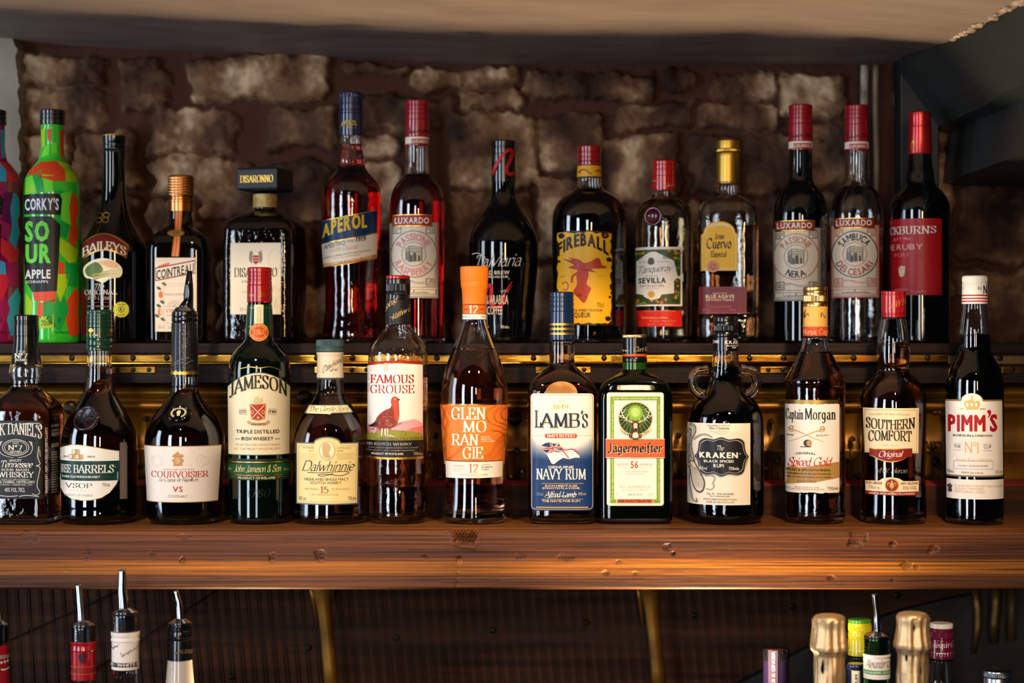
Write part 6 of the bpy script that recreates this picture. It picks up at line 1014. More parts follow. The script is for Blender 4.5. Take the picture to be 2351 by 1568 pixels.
for sg in (-1, 1):
    X = lambda x: 1211+sg*x
    a.line([(X(14), 935), (X(36), 926), (X(62), 905), (X(76), 872), (X(72), 858)], 7, AN, 9.5, smooth=True, taper=3)
    for P in ([(X(60), 908), (X(84), 900), (X(92), 880)], [(X(72), 880), (X(58), 866), (X(54), 852)], [(X(50), 916), (X(44), 895), (X(36), 886)], [(X(72), 895), (X(94), 894)], [(X(26), 930), (X(22), 912)], [(X(40), 922), (X(66), 922)]): a.line(P, 5, AN, 9.5, smooth=True, taper=1.5)
    a.blob([(X(16), 942), (X(34), 936), (X(44), 938), (X(34), 950), (X(18), 952)], '#7a4a2a', 10)
    for k in range(9): t = math.radians(150-k*14) if sg < 0 else math.radians(30+k*14); x_, y_ = 1211+(92)*math.cos(t), 935+78*math.sin(t); a.blob([(x_-9, y_-4), (x_+2, y_-8), (x_+9, y_+3), (x_-2, y_+8)], '#c9b98c' if k % 2 else '#e0d4ac', 9)
a.blob([(1192, 938), (1211, 926), (1230, 938), (1226, 968), (1220, 985), (1232, 1002), (1245, 1022), (1211, 1030), (1176, 1022), (1190, 1000), (1202, 985), (1196, 968)], '#6a3418', 10); a.blob([(1200, 945), (1211, 938), (1222, 945), (1219, 970), (1211, 982), (1203, 970)], '#e6d8c0', 11); a.blob([(1205, 970), (1217, 970), (1216, 980), (1206, 980)], '#1c120c', 12); a.blob([(1200, 995), (1222, 995), (1226, 1022), (1196, 1022)], '#e9dfca', 11)
for x in (1199, 1223): a.ell(x, 953, 3, 2.5, '#1c120c', 12, 10)
a.rect(1050, 1032, 1368, 1138, '#de6230', 3, 13); a.rect(1050, 1029, 1368, 1034, '#f0e8d4', 0, 13); a.rect(1050, 1136, 1368, 1141, '#f0e8d4', 0, 13); a.rect(1196, 1026, 1226, 1038, '#2c5a2a', 0, 14)
a.text('Jägermeiſter', 1066, 1354, 1106, 50, '#151310', 'k', lay=15); a.text('Jägermeiſter', 1069, 1357, 1109, 50, '#f0e0c0', 'k', lay=14)
a.text('SELECTED', 1108, 1176, 1186, 12, '#5a5a48', 's', lay=4); a.text('56', 1184, 1230, 1200, 40, '#d8502c', 'b', lay=4); a.text('BOTANICALS', 1238, 1310, 1186, 12, '#5a5a48', 's', lay=4); a.line([(1110, 1198), (1176, 1198)], 1.5, '#c8a080', 4); a.line([(1238, 1198), (1308, 1198)], 1.5, '#c8a080', 4)
a.text('COLD MACERATED ELIXIR', 1134, 1284, 1224, 9, '#b0a890', 's', lay=4); a.text('MATURED IN OAK', 1156, 1262, 1239, 9, '#b0a890', 's', lay=4); a.text('MAST-JÄGERMEISTER SE', 1122, 1296, 1316, 14, '#b4a888', 's', lay=4); a.text('WOLFENBÜTTEL, GERMANY', 1136, 1286, 1332, 8, '#c0b698', 's', lay=4); a.text('SINCE 1878', 1168, 1250, 1360, 12, '#5a5648', 's', lay=4); a.text('0,7 l', 1100, 1120, 1360, 16, '#c8c0a4', 'r', lay=4); a.text('35%vol', 1284, 1316, 1360, 16, '#c8c0a4', 'r', lay=4)
a.rect(1104, 1378, 1312, 1404, '#f4f1e6', 0, 4); a.rect(1108, 1381, 1309, 1403, '#de6230', 0, 5); a.text('DER KRÄUTERLIKÖR', 1118, 1300, 1398, 13, '#241a14', 'b', lay=6); a.build('label')

b = RB('rum_bottle', 'black jug-like rum bottle with two round glass handles and an octopus label', 1666, DL, ZL, [(800, 28), (820, 30), (840, 32), (860, 34.5), (878, 38), (888, 42), (898, 49), (908, 58), (920, 68), (934, 77), (950, 83.5), (970, 87), (995, 88), (1180, 87), (1200, 84)], ee=8)
b.glass(G['ripple']); b.liquid(liquidmat('black_rum', '#180404', 900), 842); b.turned('cap', [(726, 25), (727.5, 27.5), (732, 28.4), (738, 28.4), (740, 27.2), (743, 28.4), (747, 28.4, 0), (747.3, 28.4, -1), (759, 28.4, -1), (759.3, 28.4, 0), (763, 27.4), (767, 28.6), (772, 28.6), (774, 28)], '#0e0e10g', 96); b.turned('sleeve', [(774, 27), (774.5, 28.4), (805, 28.6), (806, 28)], '#0c0c0eg')
for sg, cx_ in ((-1, 1616), (1, 1711)):
    c_ = [(0, -26), (sg*14, -24), (sg*24, -12), (sg*26, 3), (sg*20, 18), (sg*8, 28), (-sg*6, 30)]; st_ = [(-sg*10, -28)]+c_+[(-sg*16, 30)]
    P = [W(cx_+x, 878+y, DL)-b.root.location for x, y in cat(st_, 5)]; V, Fc = tube(P, [.0052+.0018*abs(i/(len(P)-1)-.5)*2 for i in range(len(P))], 16); mk('handle', V, Fc, G['ripple'], b.root)
a = Art(b, hw=28.6, dr=-.8, tf=H_); a.text('KEN®', 262, 306, 400, 20, '#e6e2da', 'b', lay=2); a.text('The', 380, 402, 385, 14, '#e6e2da', 'c', lay=2); a.text('KRAKEN', 336, 436, 404, 20, '#e6e2da', 'b', lay=2); a.text('BLACK SPICED', 348, 424, 419, 9, '#e6e2da', 'b', lay=2); a.text('RUM', 378, 402, 432, 9, '#e6e2da', 'b', lay=2); a.build('sleeve_lettering')
a = Art(b, tf=H_); a.rect(104, 897, 492, 1405, '#f0e4d0', 0, 0); O_ = '#4a4642'; O2 = '#8a8278'
a.text('BIZARRE & FIERCE', 230, 370, 916, 9, '#5a544c', 'S', lay=1); a.text('Sea Creatures', 242, 362, 934, 15, '#3a3630', 'k', lay=1); a.text('Come seek through the ages', 240, 364, 950, 9, '#8a8278', 'c', lay=1); a.text('of imagination', 262, 342, 963, 9, '#8a8278', 'c', lay=1)
for P, w_ in (([(120, 905), (148, 920), (150, 960), (130, 1000), (128, 1050), (140, 1100), (150, 1150)], 20), ([(108, 960), (125, 940), (118, 1000), (112, 1060), (125, 1110)], 22), ([(145, 1000), (180, 975), (220, 968), (258, 985)], 14), ([(112, 1090), (108, 1150), (118, 1200), (115, 1260), (128, 1330), (140, 1380), (165, 1390), (160, 1370)], 16), ([(215, 1225), (255, 1222), (275, 1240), (262, 1270), (270, 1290), (250, 1310), (222, 1305)], 11), ([(130, 1110), (110, 1120), (108, 1080)], 14)):
    a.line(P, w_, O_, 1, smooth=True, taper=w_*.5); a.line(P, w_*.6, '#cfc4b2', 2, smooth=True, taper=w_*.25)
    Q = cat(P, 4)
    for i in range(0, len(Q), 1): a.ell(Q[i][0]+2, Q[i][1], w_*.13, w_*.13, O_, 3, 8)
a.blob([(120, 1140), (145, 1130), (170, 1170), (195, 1215), (215, 1260), (212, 1305), (190, 1332), (160, 1322), (140, 1280), (128, 1210)], O_, 3); a.blob([(125, 1148), (146, 1140), (166, 1176), (190, 1220), (207, 1262), (205, 1300), (188, 1322), (164, 1314), (146, 1276), (134, 1210)], '#dccfba', 4)
for i in range(6): a.line([(135+i*6, 1160+i*4), (150+i*9, 1240), (165+i*8, 1300)], 2, O2, 5, smooth=True)
for x, y in ((122, 1162), (141, 1132)): a.ell(x, y, 10, 12, O_, 5, 14); a.ell(x, y, 6, 8, '#efe4d0', 6, 12); a.ell(x, y, 3, 4, INK, 7, 10)
def plaque(q, key, l):
    Lf, Rt, Tp, Bt = 160+q, 474-q, 990+q, 1218-q; mx_ = 315; my = 1104; a.blob([(mx_, Tp-6), (mx_+45, Tp+8), (Rt-60, Tp+2), (Rt-28, Tp+22), (Rt-22, my-55), (Rt-14, my-22), (Rt, my), (Rt-14, my+22), (Rt-22, my+50), (Rt-28, Bt-24), (Rt-62, Bt-4), (mx_+42, Bt-10), (mx_, Bt+6), (mx_-42, Bt-10), (Lf+62, Bt-4), (Lf+28, Bt-24), (Lf+22, my+50), (Lf+14, my+22), (Lf, my), (Lf+14, my-22), (Lf+22, my-55), (Lf+28, Tp+22), (Lf+60, Tp+2), (mx_-45, Tp+8)], key, l)
plaque(-3, '#8a8278', 8); plaque(0, '#15151a', 9); plaque(8, '#c8c0b4', 10); plaque(11, '#111114', 11)
a.text('The', 284, 326, 1064, 30, W_, 'c', lay=12); a.text('KRAKEN', 188, 416, 1111, 34, W_, 'B', lay=12); a.text('®', 420, 430, 1090, 10, W_, 'r', lay=12); a.text('BLACK SPICED', 214, 390, 1139, 15, W_, 'b', lay=12); a.text('RUM', 270, 331, 1170, 22, W_, 'b', lay=12); a.text('40%vol', 184, 234, 1186, 20, W_, 'r', lay=12); a.text('700mle', 358, 420, 1186, 20, W_, 'r', lay=12)
a.text('Fig. 01 · THE KRAKEN', 226, 390, 1341, 11, '#3a3630', 'S', lay=1); a.text('(lat. Architeuthis dux)', 246, 366, 1354, 9, '#3a3630', 'S', lay=1); a.text('IMPORTED CARIBBEAN RUM BLENDED WITH SPICES,', 204, 410, 1376, 12, '#3a3630', 'r', lay=1); a.text('CARAMEL AND OTHER NATURAL FLAVOURS', 222, 394, 1393, 12, '#3a3630', 'r', lay=1); a.build('label')

b = RB('rum_bottle', 'amber spiced rum bottle with yellow-gold cap and torn-edge white label with crossed swords', 1872, DL, ZL, [(772, 28), (782, 29), (797, 33), (812, 39), (828, 47), (845, 56), (858, 63), (868, 68.5), (876, 71), (881, 71), (885, 69), (895, 68.5), (1080, 69), (1110, 69.5), (1130, 67.5), (1150, 68), (1198, 68)], ee=6)
b.glass(G['ripple']); b.liquid(LQ['amberdark'], 808); b.turned('cap', [(659, 25), (660.5, 27.5), (666, 28), (669, 27), (672, 28), (676, 27.2), (679, 28, 0), (679.3, 28.2, -1), (692, 28.2, -1), (692.3, 28.2, 0), (695, 27), (698, 28.4), (703, 28.4), (704, 27.6)], 'foil', 96); b.turned('sleeve', [(704, 27), (704.5, 28.2), (749, 28.2), (749.2, 28)], '#e2b258'); b.turned('sleeve_band', [(749, 27), (749.2, 28.4), (771, 28.4), (772, 27.5)], '#cc4a22')
a = Art(b, hw=28.4, dr=.5, tf=H_); a.text('Morgan', 826, 905, 344, 34, '#f0d090', 's', lay=2); a.text('Cap', 920, 972, 344, 34, '#f0d090', 's', lay=2); a.line([(820+i*8, 295+(5 if i % 2 else -4)) for i in range(20)], 5, '#e2b258', 2); scrib(a, 822, 850, 250, 40, '#4a3418', 2.5, 5, rise=20, lay=1); scrib(a, 930, 960, 240, 30, '#4a3418', 2.5, 9, lay=1); a.build('sleeve_lettering')
a = Art(b, tf=H_); rr = random.Random(11)
a.rect(712, 752, 1036, 1325, 'dullgold', 0, 0); P = [(712+i*12, 778+rr.uniform(-2.5, 2.5)) for i in range(28)]+[(1043, 1322)]+[(1040-i*12, 1328+rr.uniform(-4, 4)) for i in range(28)]; P = [(712, 780)]+P[1:]; a.poly(P, '#f5eee4', 1); a.rect(1030, 780, 1043, 1322, '#f5eee4', 0, 1)
a.text('Captain', 716, 824, 872, 64, '#15130f', 's', lay=2); a.text('Captain', 719, 827, 872, 64, '#15130f', 's', lay=2.4); a.text('Morgan', 832, 1022, 872, 68, '#15130f', 's', lay=2); a.text('Morgan', 835, 1025, 872, 68, '#15130f', 's', lay=2.4)
for sg in (-1, 1):
    X = lambda x: 845+sg*x
    a.line([(X(100), 932), (X(40), 952), (X(-60), 996), (X(-108), 1012)], 7, '#d0a04a', 2, taper=2); a.ring(X(88), 932, 20, 16, 5, '#d0a04a', 3, a0=-60 if sg > 0 else 60, a1=160 if sg > 0 else 300); a.ring(X(94), 926, 12, 9, 3, '#8a6424', 3)
a.ell(850, 1020, 24, 22, '#3a2614', 4); a.ell(858, 1020, 15, 20, '#c99a5c', 5); a.ring(858, 1020, 14, 19, 2, '#5a3a1c', 6); a.line([(805, 1043), (872, 1043)], 4, '#3a2614', 3)
a.text('GENUINE', 720, 766, 976, 9, '#2a2620', 'b', lay=2); a.text('QUALITY', 900, 978, 976, 9, '#2a2620', 'b', lay=2); a.text('· ORIGINAL ·', 766, 914, 1097, 14, '#1c1a16', 'b', bend=8, lay=2)
a.poly([(712, 1182), (760, 1160), (800, 1172), (1043, 1136), (1043, 1236), (960, 1250), (900, 1262), (800, 1268), (712, 1282)], '#b08a4c', 2); a.text('Spiced Gold', 728, 988, 1162, 50, '#c22a2a', 'C', rise=4, lay=3); a.text('SPICED & SMOOTH FINISH', 716, 988, 1194, 14, '#17140f', 'b', lay=3); a.text('CARIBBEAN RUM WITH SPICE', 720, 990, 1216, 10, '#17140f', 'b', lay=3); a.text('AND OTHER NATURAL FLAVOURS', 718, 992, 1236, 9, '#17140f', 'b', lay=3); a.text('Spirit Drink', 780, 898, 1266, 18, '#2a2620', 'c', lay=3); a.text('PRODUCED BY THE', 772, 918, 1298, 8, '#b07848', 'r', lay=3); a.text('CAPTAIN MORGAN RUM CO.', 742, 956, 1311, 9, '#b07848', 'r', lay=3); a.text('700mle', 970, 1036, 1310, 20, '#4a463c', 'r', lay=3); a.text('35% vol', 718, 742, 1308, 14, '#6a6658', 'r', lay=3); a.build('label')

b = RB('whiskey_liqueur_bottle', 'ribbed-shoulder amber liqueur bottle with red cap and cream label with red scroll', 2051, DL, ZL, [(728, 28), (740, 30), (760, 34), (785, 37), (810, 38.5), (835, 37.5), (848, 35.5), (855, 37), (863, 45), (872, 54), (884, 63), (898, 70), (915, 74.5), (940, 76.5), (1030, 74.5), (1090, 73), (1150, 75), (1200, 76.5)], ee=5)
gl = b.glass(G['clear']); b.liquid(LQ['amberdark'], 790)
for o in gl, : 
    for v in o.data.vertices:
        z = v.co.z+b.zb; r_ = math.hypot(v.co.x, v.co.y)
        if r_ > .001 and ZP(925, DL) < z < ZP(860, DL) and r_ > b.R(z)-.001: k_ = 1-.012*(1-abs((z-ZP(892, DL))/(ZP(925, DL)-ZP(892, DL)))); s_ = 1+.016*math.sin(math.atan2(v.co.y, v.co.x)*40)*(1 if True else 0); v.co.x *= s_; v.co.y *= s_
b.screwcap(668, 729, 28, '#a01422g', False, (.14, .86, .93)); a = Art(b, hw=28.2, dr=.2, tf=I_); a.text('M W H', 286, 384, 238, 40, '#d89a4a', 'c', rise=34, lay=2); a.build('cap_signature')
a = Art(b, tf=I_); a.poly([(136, 829), (467, 829), (464, 1100), (146, 1100)], '#f2e2bc', 0); a.frame(146, 838, 456, 1092, 3, '#c8a060', lay=1); a.text('THE SPIRIT OF NEW ORLEANS', 176, 414, 873, 10, '#c8a060', 'b', bend=3, lay=1)
a.text('SOUTHERN', 156, 446, 946, 54, '#15181c', 'S', bend=-8, grow=.15, lay=2); a.text('COMFORT', 170, 426, 1028, 56, '#15181c', 'S', bend=8, grow=.1, lay=2); a.text('SOUTHERN', 158, 448, 949, 54, '#c8a060', 'S', bend=-8, grow=.15, lay=1.5); a.text('COMFORT', 172, 428, 1031, 56, '#c8a060', 'S', bend=8, grow=.1, lay=1.5); a.text('EST. 1874', 250, 344, 1058, 12, '#c8a060', 's', lay=1)
for q, k_, l in ((0, 'gold', 3), (6, '#8c1a20', 4)): a.poly([(176+q, 1072+q), (426-q, 1070+q), (426-q, 1118-q), (400, 1122-q), (372, 1140-q), (340, 1150-q), (300, 1155-q), (262, 1150-q), (230, 1140-q), (202, 1124-q), (176+q, 1120-q)], k_, l)
a.text('Original', 228, 364, 1122, 34, '#f4e8d0', 'C', rise=3, lay=5); a.build('label')
a = Art(b, tf=I_); a.text('M.W. Heron', 205, 395, 1218, 30, '#b8a088g', 'c', lay=0); a.build('embossed_signature')
a = Art(b, tf=I_); a.poly([(150, 1270), (230, 1266), (255, 1250), (302, 1243), (350, 1250), (375, 1266), (468, 1268), (466, 1355), (152, 1350)], '#f2e2bc', 0); a.poly([(152, 1330), (467, 1330), (466, 1355), (152, 1351)], '#8c1a20', 1); a.ell(307, 1292, 42, 42, '#a02820', 2); a.ring(307, 1292, 39, 39, 4, 'gold', 3); a.ell(307, 1292, 31, 31, '#7c161c', 3)
a.blob([(307, 1262), (314, 1280), (310, 1296), (304, 1296), (300, 1280)], '#e0a840', 4); a.rect(292, 1296, 322, 1301, '#e0a840', 0, 5); a.blob([(303, 1300), (311, 1300), (307, 1320)], '#e0a840', 4)
for sg in (-1, 1): a.line([(307+sg*6, 1306), (307+sg*8, 1290), (307+sg*18, 1276), (307+sg*25, 1286), (307+sg*20, 1294)], 6, '#e0a840', 4, smooth=True, taper=3)
a.text('M.W. HERON', 158, 250, 1288, 15, '#8c1a20', 'b', lay=2); a.text('NEW ORLEANS', 360, 462, 1287, 14, '#8c1a20', 'b', lay=2); a.text('70cl e', 172, 236, 1316, 19, '#8a7a50', 'r', lay=2); a.text('35% VOL', 370, 456, 1316, 19, '#6a5c38', 'r', lay=2); a.text('LIQUEUR WITH WHISKEY FLAVOURING', 174, 442, 1347, 10, '#f2e2bc', 'b', lay=2); a.build('base_label')

b = RB('liqueur_bottle', 'near-black tall bottle with white red-striped cap and white label at the right end', 2238, DL-.012, ZL, [(694, 27.5), (710, 29), (740, 33), (770, 36), (795, 36.5), (806, 38.5), (818, 43), (832, 51), (846, 58), (860, 63), (875, 66), (900, 67), (1205, 67), (1208, 66.5)], ee=4)
b.glass(G['clear']); b.liquid(liquidmat('dark_fruit_cup', '#280606', 700), 768); b.turned('cap', [(633, 25), (634, 27.5), (637, 28.6, 0), (637.3, 28.6, -.7), (647, 28.6, -.7), (647.5, 28.6), (649, 27.8), (651, 28.6), (696, 29.4), (698, 28.5)], WHT, 100)
for y in (677, 684, 690.5): b.turned('cap_stripe', [(y, 28), (y+.2, 29.5), (y+3, 29.6), (y+3.2, 28)], '#b01c24')
a = Art(b, hw=28.8, dr=1.5, tf=I_); a.text('N', 853, 876, 140, 50, '#15130f', 'b', lay=2); a.rect(822, 100, 842, 116, '#5a564e', 0, 2); a.rect(824, 102, 840, 114, WHT, 0, 3); a.text('1T1', 824, 840, 113, 8, '#3a362e', 'b', lay=4); a.text('CUP', 734, 745, 113, 8, '#6a665c', 'r', lay=2); a.build('cap_lettering')
a = Art(b, tf=I_); a.poly([(632, 778), (716, 778)]+[(788-66*math.cos(t)*1.0, 782-44*math.sin(t)) for t in [math.pi*i/12 for i in range(13)]]+[(858, 778), (966, 778), (972, 1242), (638, 1242)], '#8a7a4c', 0); a.poly([(632, 788), (716, 788)]+[(788-62*math.cos(t)*1.0, 786-46*math.sin(t)) for t in [math.pi*i/12 for i in range(13)]]+[(858, 788), (966, 788), (971, 1232), (638, 1232)], '#f1ece4', 1)
C_2 = '#d8b470'; a.blob([(752, 825), (742, 795), (760, 785), (774, 790), (788, 768), (802, 790), (816, 785), (834, 795), (826, 825), (788, 835)], C_2, 2); a.rect(754, 820, 824, 838, C_2, 3, 3); a.ell(788, 762, 7, 9, C_2, 3); 
for x in (762, 788, 814): a.ell(x, 808, 7, 12, '#f1ece4', 4)
a.text('EST', 722, 742, 838, 8, '#6a6040', 'r', lay=2); a.text('1840', 834, 868, 838, 9, '#6a6040', 'b', lay=2); PR = '#b3141e'
a.text('PIMM', 648, 876, 968, 96, PR, 'B', lay=2); a.blob([(876, 848), (890, 838), (900, 850), (896, 872), (880, 890), (886, 866)], PR, 2); a.text('S', 892, 944, 966, 98, PR, 'B', lay=2); a.text('BORN IN LONDON', 678, 908, 1000, 13, '#15130f', 'b', lay=2); a.text('THE', 684, 724, 1070, 18, '#15130f', 'r', lay=2); a.text('CUP', 857, 904, 1070, 18, '#15130f', 'r', lay=2); a.text('Nº1', 748, 832, 1098, 68, C_2, 'r', lay=2)
for x0, x1 in ((682, 726), (852, 908)):
    for y in (1046, 1083): a.line([(x0, y), (x1, y)], 1.6, '#5a5648', 2)
scrib(a, 700, 900, 1146, 26, C_2, 2, 4, lay=3); a.frame(680, 1146, 912, 1196, 2, '#8a8678', lay=2); a.text('CLOSELY GUARDED RECIPE', 708, 882, 1180, 9, '#3a362e', 'r', lay=2); a.text('700ml e', 642, 686, 1222, 20, '#3a362e', 'r', lay=2); a.text("PIMM'S Spirit Drink", 728, 856, 1222, 11, '#3a362e', 'r', lay=2); a.text('22% vol', 924, 970, 1222, 20, '#3a362e', 'r', lay=2); a.build('label')
a = Art(b, tf=I_); a.rect(638, 1258, 975, 1376, '#f1ece4', 0, 0); a.blob([(646, 1332), (648, 1310), (640, 1300), (652, 1292), (658, 1284), (664, 1292), (674, 1300), (668, 1312), (672, 1332), (659, 1338)], '#4a463c', 1); a.text('BY APPOINTMENT TO HIS MAJESTY KING CHARLES III', 686, 966, 1304, 13, '#c8a878', 'r', lay=1); a.text('DISTILLERS & COMPOUNDERS', 686, 858, 1321, 13, '#c8a878', 'r', lay=1); a.text("PIMM'S COMPANY, LONDON", 686, 866, 1339, 13, '#c8a878', 'r', lay=1); a.build('base_label')

# ---- bottles on the low counter, only their necks in the picture
LX = (0, 1300, 4.702); RX = (1720, 1350, 3.726); ZB = .88
def spout(b, pts, rad): 
    V, Fc = tube([W(x, y, b.D)-b.root.location for x, y in cat(pts, 4)], [rad[0]+(rad[1]-rad[0])*i/(4*(len(pts)-1)) for i in range(4*(len(pts)-1)+1)], 18); mk('pourer_spout', V, Fc, M('chrome'), b.root)
def pourer(b, y, hw, pts, rad=(.0042, .0030)):
    b.turned('pourer_collar', [(y-9, 9), (y-7, 14), (y-3, hw*.72), (y, hw*.93), (y+3, hw*.9)], 'chrome'); b.turned('rubber_ring', [(y+1, hw*.9), (y+2, hw), (y+5, hw), (y+6, hw*.9)], '#0c0c0eg'); spout(b, pts, rad)
    P = [(y+6, hw*.8)]
    for i in range(5): P += [(y+8+i*7, hw*.82), (y+11+i*7, hw*.82), (y+12+i*7, hw*.74), (y+14+i*7, hw*.74)]
    b.turned('rubber_stopper', P, '#101214g')
def low(name, label, cx, D, ytop, hwn, lvl, liq, body=46, shoulder=1640, g='clear', hollow=True):
    b = Bottle(name, label, cx, D, ZB, [(ytop, hwn), (shoulder-30, hwn*1.03), (shoulder, hwn*1.25), (shoulder+30, body*.9), (shoulder+60, body*1.15), (shoulder+90, body*1.2), (1560+int((ZP(1560, D)-ZB)*F/D), body*1.2)], group=GB, ee=5)
    b.glass(G[g] if isinstance(g, str) else g, hollow); 
    if liq: b.liquid(LQ[liq], lvl)
    return b
b = low('rum_bottle', 'red-sleeved pourer bottle with pale print, cut off by the left edge below the beam', -4, 1.93, 1436, 24, 1600, 'clear'); pourer(b, 1432, 26, [(-4, 1428), (-8, 1400), (-16, 1362)]); b.sleeve('neck_sleeve', 1479, 1566, '#8a101cg', .0007)
a = Art(b, hw=25, dr=.8, tf=LX); 
for i in range(7):
    for j in range(3): a.rect(2+i*14, 965+j*14, 9+i*14, 972+j*14, '#9fd0c0', 0, 1)
for x, y in ((12, 1046), (45, 1040), (75, 1035)): a.blob([(x-10, y), (x, y-18), (x+12, y-6), (x+4, y+12)], '#9fd0c0', 1)
a.line([(10, 1115), (45, 1122), (95, 1108)], 16, '#9fd0c0', 1, smooth=True); a.build('sleeve_print')
b = low('rum_bottle', 'clear neck with dark red sleeve and chrome pourer, left of the white-sleeved one', 192, 1.93, 1437, 27.5, 1590, 'clear'); pourer(b, 1433, 28.5, [(187, 1427), (186, 1405), (184, 1385), (182, 1362), (180, 1342)], (.0046, .0030))
b.sleeve('neck_sleeve', 1471, 1558, '#9a0e1cg', .0007); b.turned('sleeve_bead', [(1471, 28), (1472, 29.6), (1476, 29.6), (1479, 28.2), (1487, 29.2), (1490, 29.8), (1493, 28.5)], '#9a0e1cg')
a = Art(b, hw=28.5, dr=1, tf=LX); a.blob([(850, 960), (890, 935), (930, 950), (925, 1000), (905, 1050), (870, 1040), (852, 1000)], '#3a0a10', 1); a.line([(770, 1088), (1040, 1088)], 4, '#b07830', 1); a.text("WOOD'S RUM", 700, 1020, 1150, 38, '#6a3028', 'b', lay=1); a.line([(770, 1168), (1040, 1168)], 4, '#b07830', 1); a.build('sleeve_print')
b = low('rum_bottle', 'clear bottle with white signed neck sleeve and the tallest chrome pourer', 288, 1.90, 1408, 30, 1546, 'yellow', body=48); pourer(b, 1404, 29, [(284, 1398), (283, 1380), (281, 1362), (281, 1335), (281, 1308)], (.0058, .0038))
b.sleeve('neck_sleeve', 1449, 1534, '#e6ddd8', .0007); b.turned('sleeve_bead', [(1449, 31), (1450, 32.6), (1457, 33), (1461, 31.2), (1465, 32.4), (1469, 32.8), (1471, 31.5)], '#e6ddd8')
a = Art(b, hw=32, dr=1, tf=LX); a.rect(1195, 1045, 1512, 1092, '#1a1c20', 0, 1); a.text('RUM · WHITE RUM', 1170, 1530, 1084, 34, '#e6ddd8', 'b', lay=2); scrib(a, 1300, 1500, 990, 50, '#3a3030', 5, 5, rise=110, lay=1); scrib(a, 1212, 1280, 905, 40, '#3a3030', 5, 7, rise=40, lay=1); a.build('sleeve_print')
b = Bottle('coconut_rum_bottle', 'black-necked pourer bottle with a pale grey body, right of the white-sleeved bottle', 413, 1.93, ZB, [(1466, 25), (1480, 27), (1514, 28.5), (1540, 30.5), (1568, 33), (1640, 50), (1700, 62), (1750, 64), (2130, 62)], group=GB, ee=5); b.glass(darkglass('pale_grey_coated_glass', '#bdb4ac'), False, name='coated_bottle'); pourer(b, 1428, 27.5, [(414, 1422), (413, 1405), (411, 1388), (407, 1372), (404, 1356)], (.0045, .0026))
b.turned('cap_neck', [(1436, 24), (1437, 27.5), (1446, 27.5), (1448, 26.4), (1453, 27.6), (1460, 27.4), (1462, 28.6), (1466, 28.6), (1468, 27.6), (1473, 28), (1513, 29.4), (1514, 28)], '#0c0c10g')
a = Art(b, hw=29, dr=1, tf=LX); a.text('MALIBU', 1890, 2070, 958, 40, '#6a5238', 'S', bend=16, lay=2); a.build('neck_lettering')

dots = pb('purple_tinted_glass', '#1c1430', .08, 0, Coat_Weight=.5); b = low('gin_liqueur_bottle', 'small dark violet-glass bottle with upright lettering, furthest left of the right-hand group', 1782, 2.02, 1500, 30, 1600, None, g=dots, hollow=False)
b.turned('cap', [(1487, 26), (1489, 30), (1494, 31), (1512, 31), (1515, 30), (1517, 28)], '#0c0c12g'); a = Art(b, hw=31, dr=1.2, tf=RX); a.rect(165, 535, 246, 860, '#2e2238', 0, 0); a.text('RHUBARB & GINGER', 1000, 540, 221, 26, '#a898a8', 'r', vert=1, lay=1); a.build('label')
def champagne(cx, D, y0, seed, label):
    b = Bottle('champagne_bottle', label, cx, D, ZB, [(y0+8, 33), (y0+80, 33), (1640, 34), (1700, 45), (1780, 70), (1850, 78), (2240, 78)], group=GB, ee=5); b.glass(G['greendark'], False)
    pl = lambda v: (math.sin(math.atan2(v[1], v[0])*9+seed+6*mn.noise(Vector((v[0]*20, v[1]*20, v[2]*9))))*(1 if ZP(y0+84, D)-ZB < v[2] < ZP(y0+10, D)-ZB else .35) if v[2] < ZP(y0+10, D)-ZB else 0)
    k = D/F; path = [(0, ZP(y0, D)-ZB)]; rs = random.Random(seed)
    for dy, h in ((0, 24), (2, 31), (6, 35.5), (12, 37), (30, 35.5), (50, 36.5), (64, 38), (72, 40), (80, 39.5), (86, 36), (94, 33.5), (110, 34), (140, 35), (180, 36), (240, 37)):
        path.append((h*k, ZP(y0+dy, D)-ZB, 2, 1, 0, .0016 if dy > 8 else .0003))
    zz = []
    for p, q in zip(path[1:], path[2:]): zz += [tuple(p[i]+(q[i]-p[i])*t/4 if i < len(p) else 0 for i in range(6)) for t in range(4)]
    path = path[:1]+zz+[path[-1], (path[-1][0]-.002, path[-1][1])]; V, Fc = revolve(path, 120, seed); V = [(v[0]*(1+.05*pl(v)), v[1]*(1+.05*pl(v)), v[2]) for v in V]; mk('foil_capsule', V, Fc, addbump(pb('crinkled_gold_foil_%d' % seed, '#ecc896', .46, .85), 70, .4, .003), b.root, smooth=True); return b
champagne(1904, 1.80, 1411, 1, 'gold-foiled sparkling wine bottle, the left of the two')
champagne(2095, 1.79, 1406, 2, 'gold-foiled sparkling wine bottle, the right of the two')
def signed(b, y, x0, x1, key, band, bandkey, txt, bkey, h=13):
    a = Art(b, hw=b.hws, dr=1.1); a.text('Alexander G', x0, x1, y, h, key, 'c', rise=2, lay=1)
    if band: a.rect(b.cx-b.hws, band[0], b.cx+b.hws, band[1], bandkey, 0, 1); a.text(txt, x0-4, x1+4, band[1]-2.5, band[1]-band[0]-5, bkey, 'b', lay=2)
    a.build('sleeve_print')
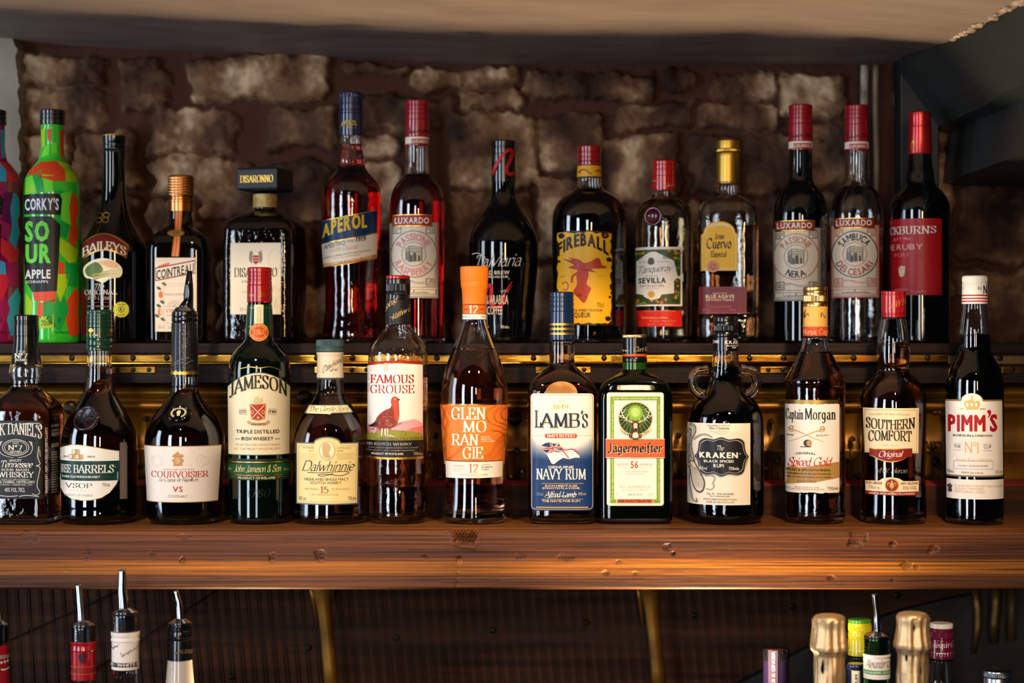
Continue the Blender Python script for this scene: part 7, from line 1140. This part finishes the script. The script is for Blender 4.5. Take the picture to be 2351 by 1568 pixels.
b = low('gin_bottle', 'yellow-sleeved bottle with green cap rim standing behind the left gold-foiled bottle', 1974, 2.02, 1505, 25, 1600, 'clear'); b.turned('cap', [(1428, 25), (1429, 26.5, 0), (1434, 26.8, 0), (1434.2, 27, -.8), (1447, 27, -.8), (1447.2, 27), (1450, 26), (1453, 27), (1463, 27), (1465, 26.4), (1467, 27.2), (1503, 27.8), (1504, 26)], '#c0b81cg', 96); b.turned('cap_rim', [(1420.5, 23), (1422, 26.5), (1427.5, 26.8), (1428, 26)], '#3f8a2cg'); b.hws = 27; signed(b, 1482, 1954, 1994, '#3a5a1c', (1490, 1501), '#6a9a2c', 'ALEXANDER GORDON', '#d8e09a')
b = low('gin_bottle', 'blue-capped bottle with white upright label in front of the yellow-sleeved one', 1965, 1.96, 1540, 19, 1640, None, g='black', hollow=False, body=36); b.turned('cap', [(1523, 18), (1525, 21), (1529, 22), (1536, 20.5), (1540, 19.5), (1620, 20.5)], '#12244cg'); a = Art(b, hw=20.5, dr=2.2, tf=RX); a.rect(876, 706, 958, 900, 'gold', 0, 0); a.rect(884, 710, 944, 900, '#e8e2d0', 0, 1); a.text('PREMIUM', 936, 735, 928, 22, '#2a2a2a', 'b', vert=1, lay=2); a.build('label')
b = low('gin_bottle', 'green glass gin bottle with white signed sleeve and chrome pourer between the gold-foiled pair', 2013, 1.92, 1462, 29, 1600, 'clear', g='green'); pourer(b, 1458, 29, [(2014, 1452), (2013, 1430), (2012, 1408), (2009, 1385), (2007, 1364)], (.0044, .0028)); b.sleeve('neck_sleeve', 1500, 1555, '#e8e2dc', .0007); b.turned('sleeve_bead', [(1500, 30), (1501, 31), (1505, 31.4), (1508, 30), (1512, 30.8), (1515, 31), (1516, 30)], '#e8e2dc'); b.hws = 30; signed(b, 1534, 1988, 2042, '#3a3a34', (1540, 1549), '#3f8f3c', 'ALEXANDER GORDON', '#e8f0d8', 18)
b = low('gin_bottle', 'plum-purple capped clear bottle with white rim, right of the gold-foiled pair', 2161, 2.02, 1512, 26, 1590, 'clear', shoulder=1590); b.turned('cap', [(1441, 25), (1442, 27, 0), (1448, 27), (1448.2, 27.2, -.8), (1462, 27.2, -.8), (1462.4, 27), (1466, 26), (1470, 27), (1474, 26.6), (1476, 27.4), (1510, 28), (1511, 26)], '#5c1034g', 96); b.turned('cap_rim', [(1430, 24), (1431.5, 26.8), (1440, 27), (1441, 26)], '#d8d4d4g'); b.hws = 27.6; signed(b, 1488, 2142, 2188, '#e8dce0', (1499, 1508), '#d8d0d4', 'ALEXANDER GORDON', '#3a1428')
b = low('spirit_bottle', 'silver screw-capped bottle at the bottom right corner, below the pedal rods', 2290, 1.98, 1560, 30, 1640, None, g='black', hollow=False); b.turned('cap', [(1537, 28), (1539, 32), (1541, 32.5, 0), (1541.2, 33, -1), (1551, 33, -1), (1551.2, 33), (1554, 31.5), (1557, 32.6), (1600, 32.6)], 'silver', 100)
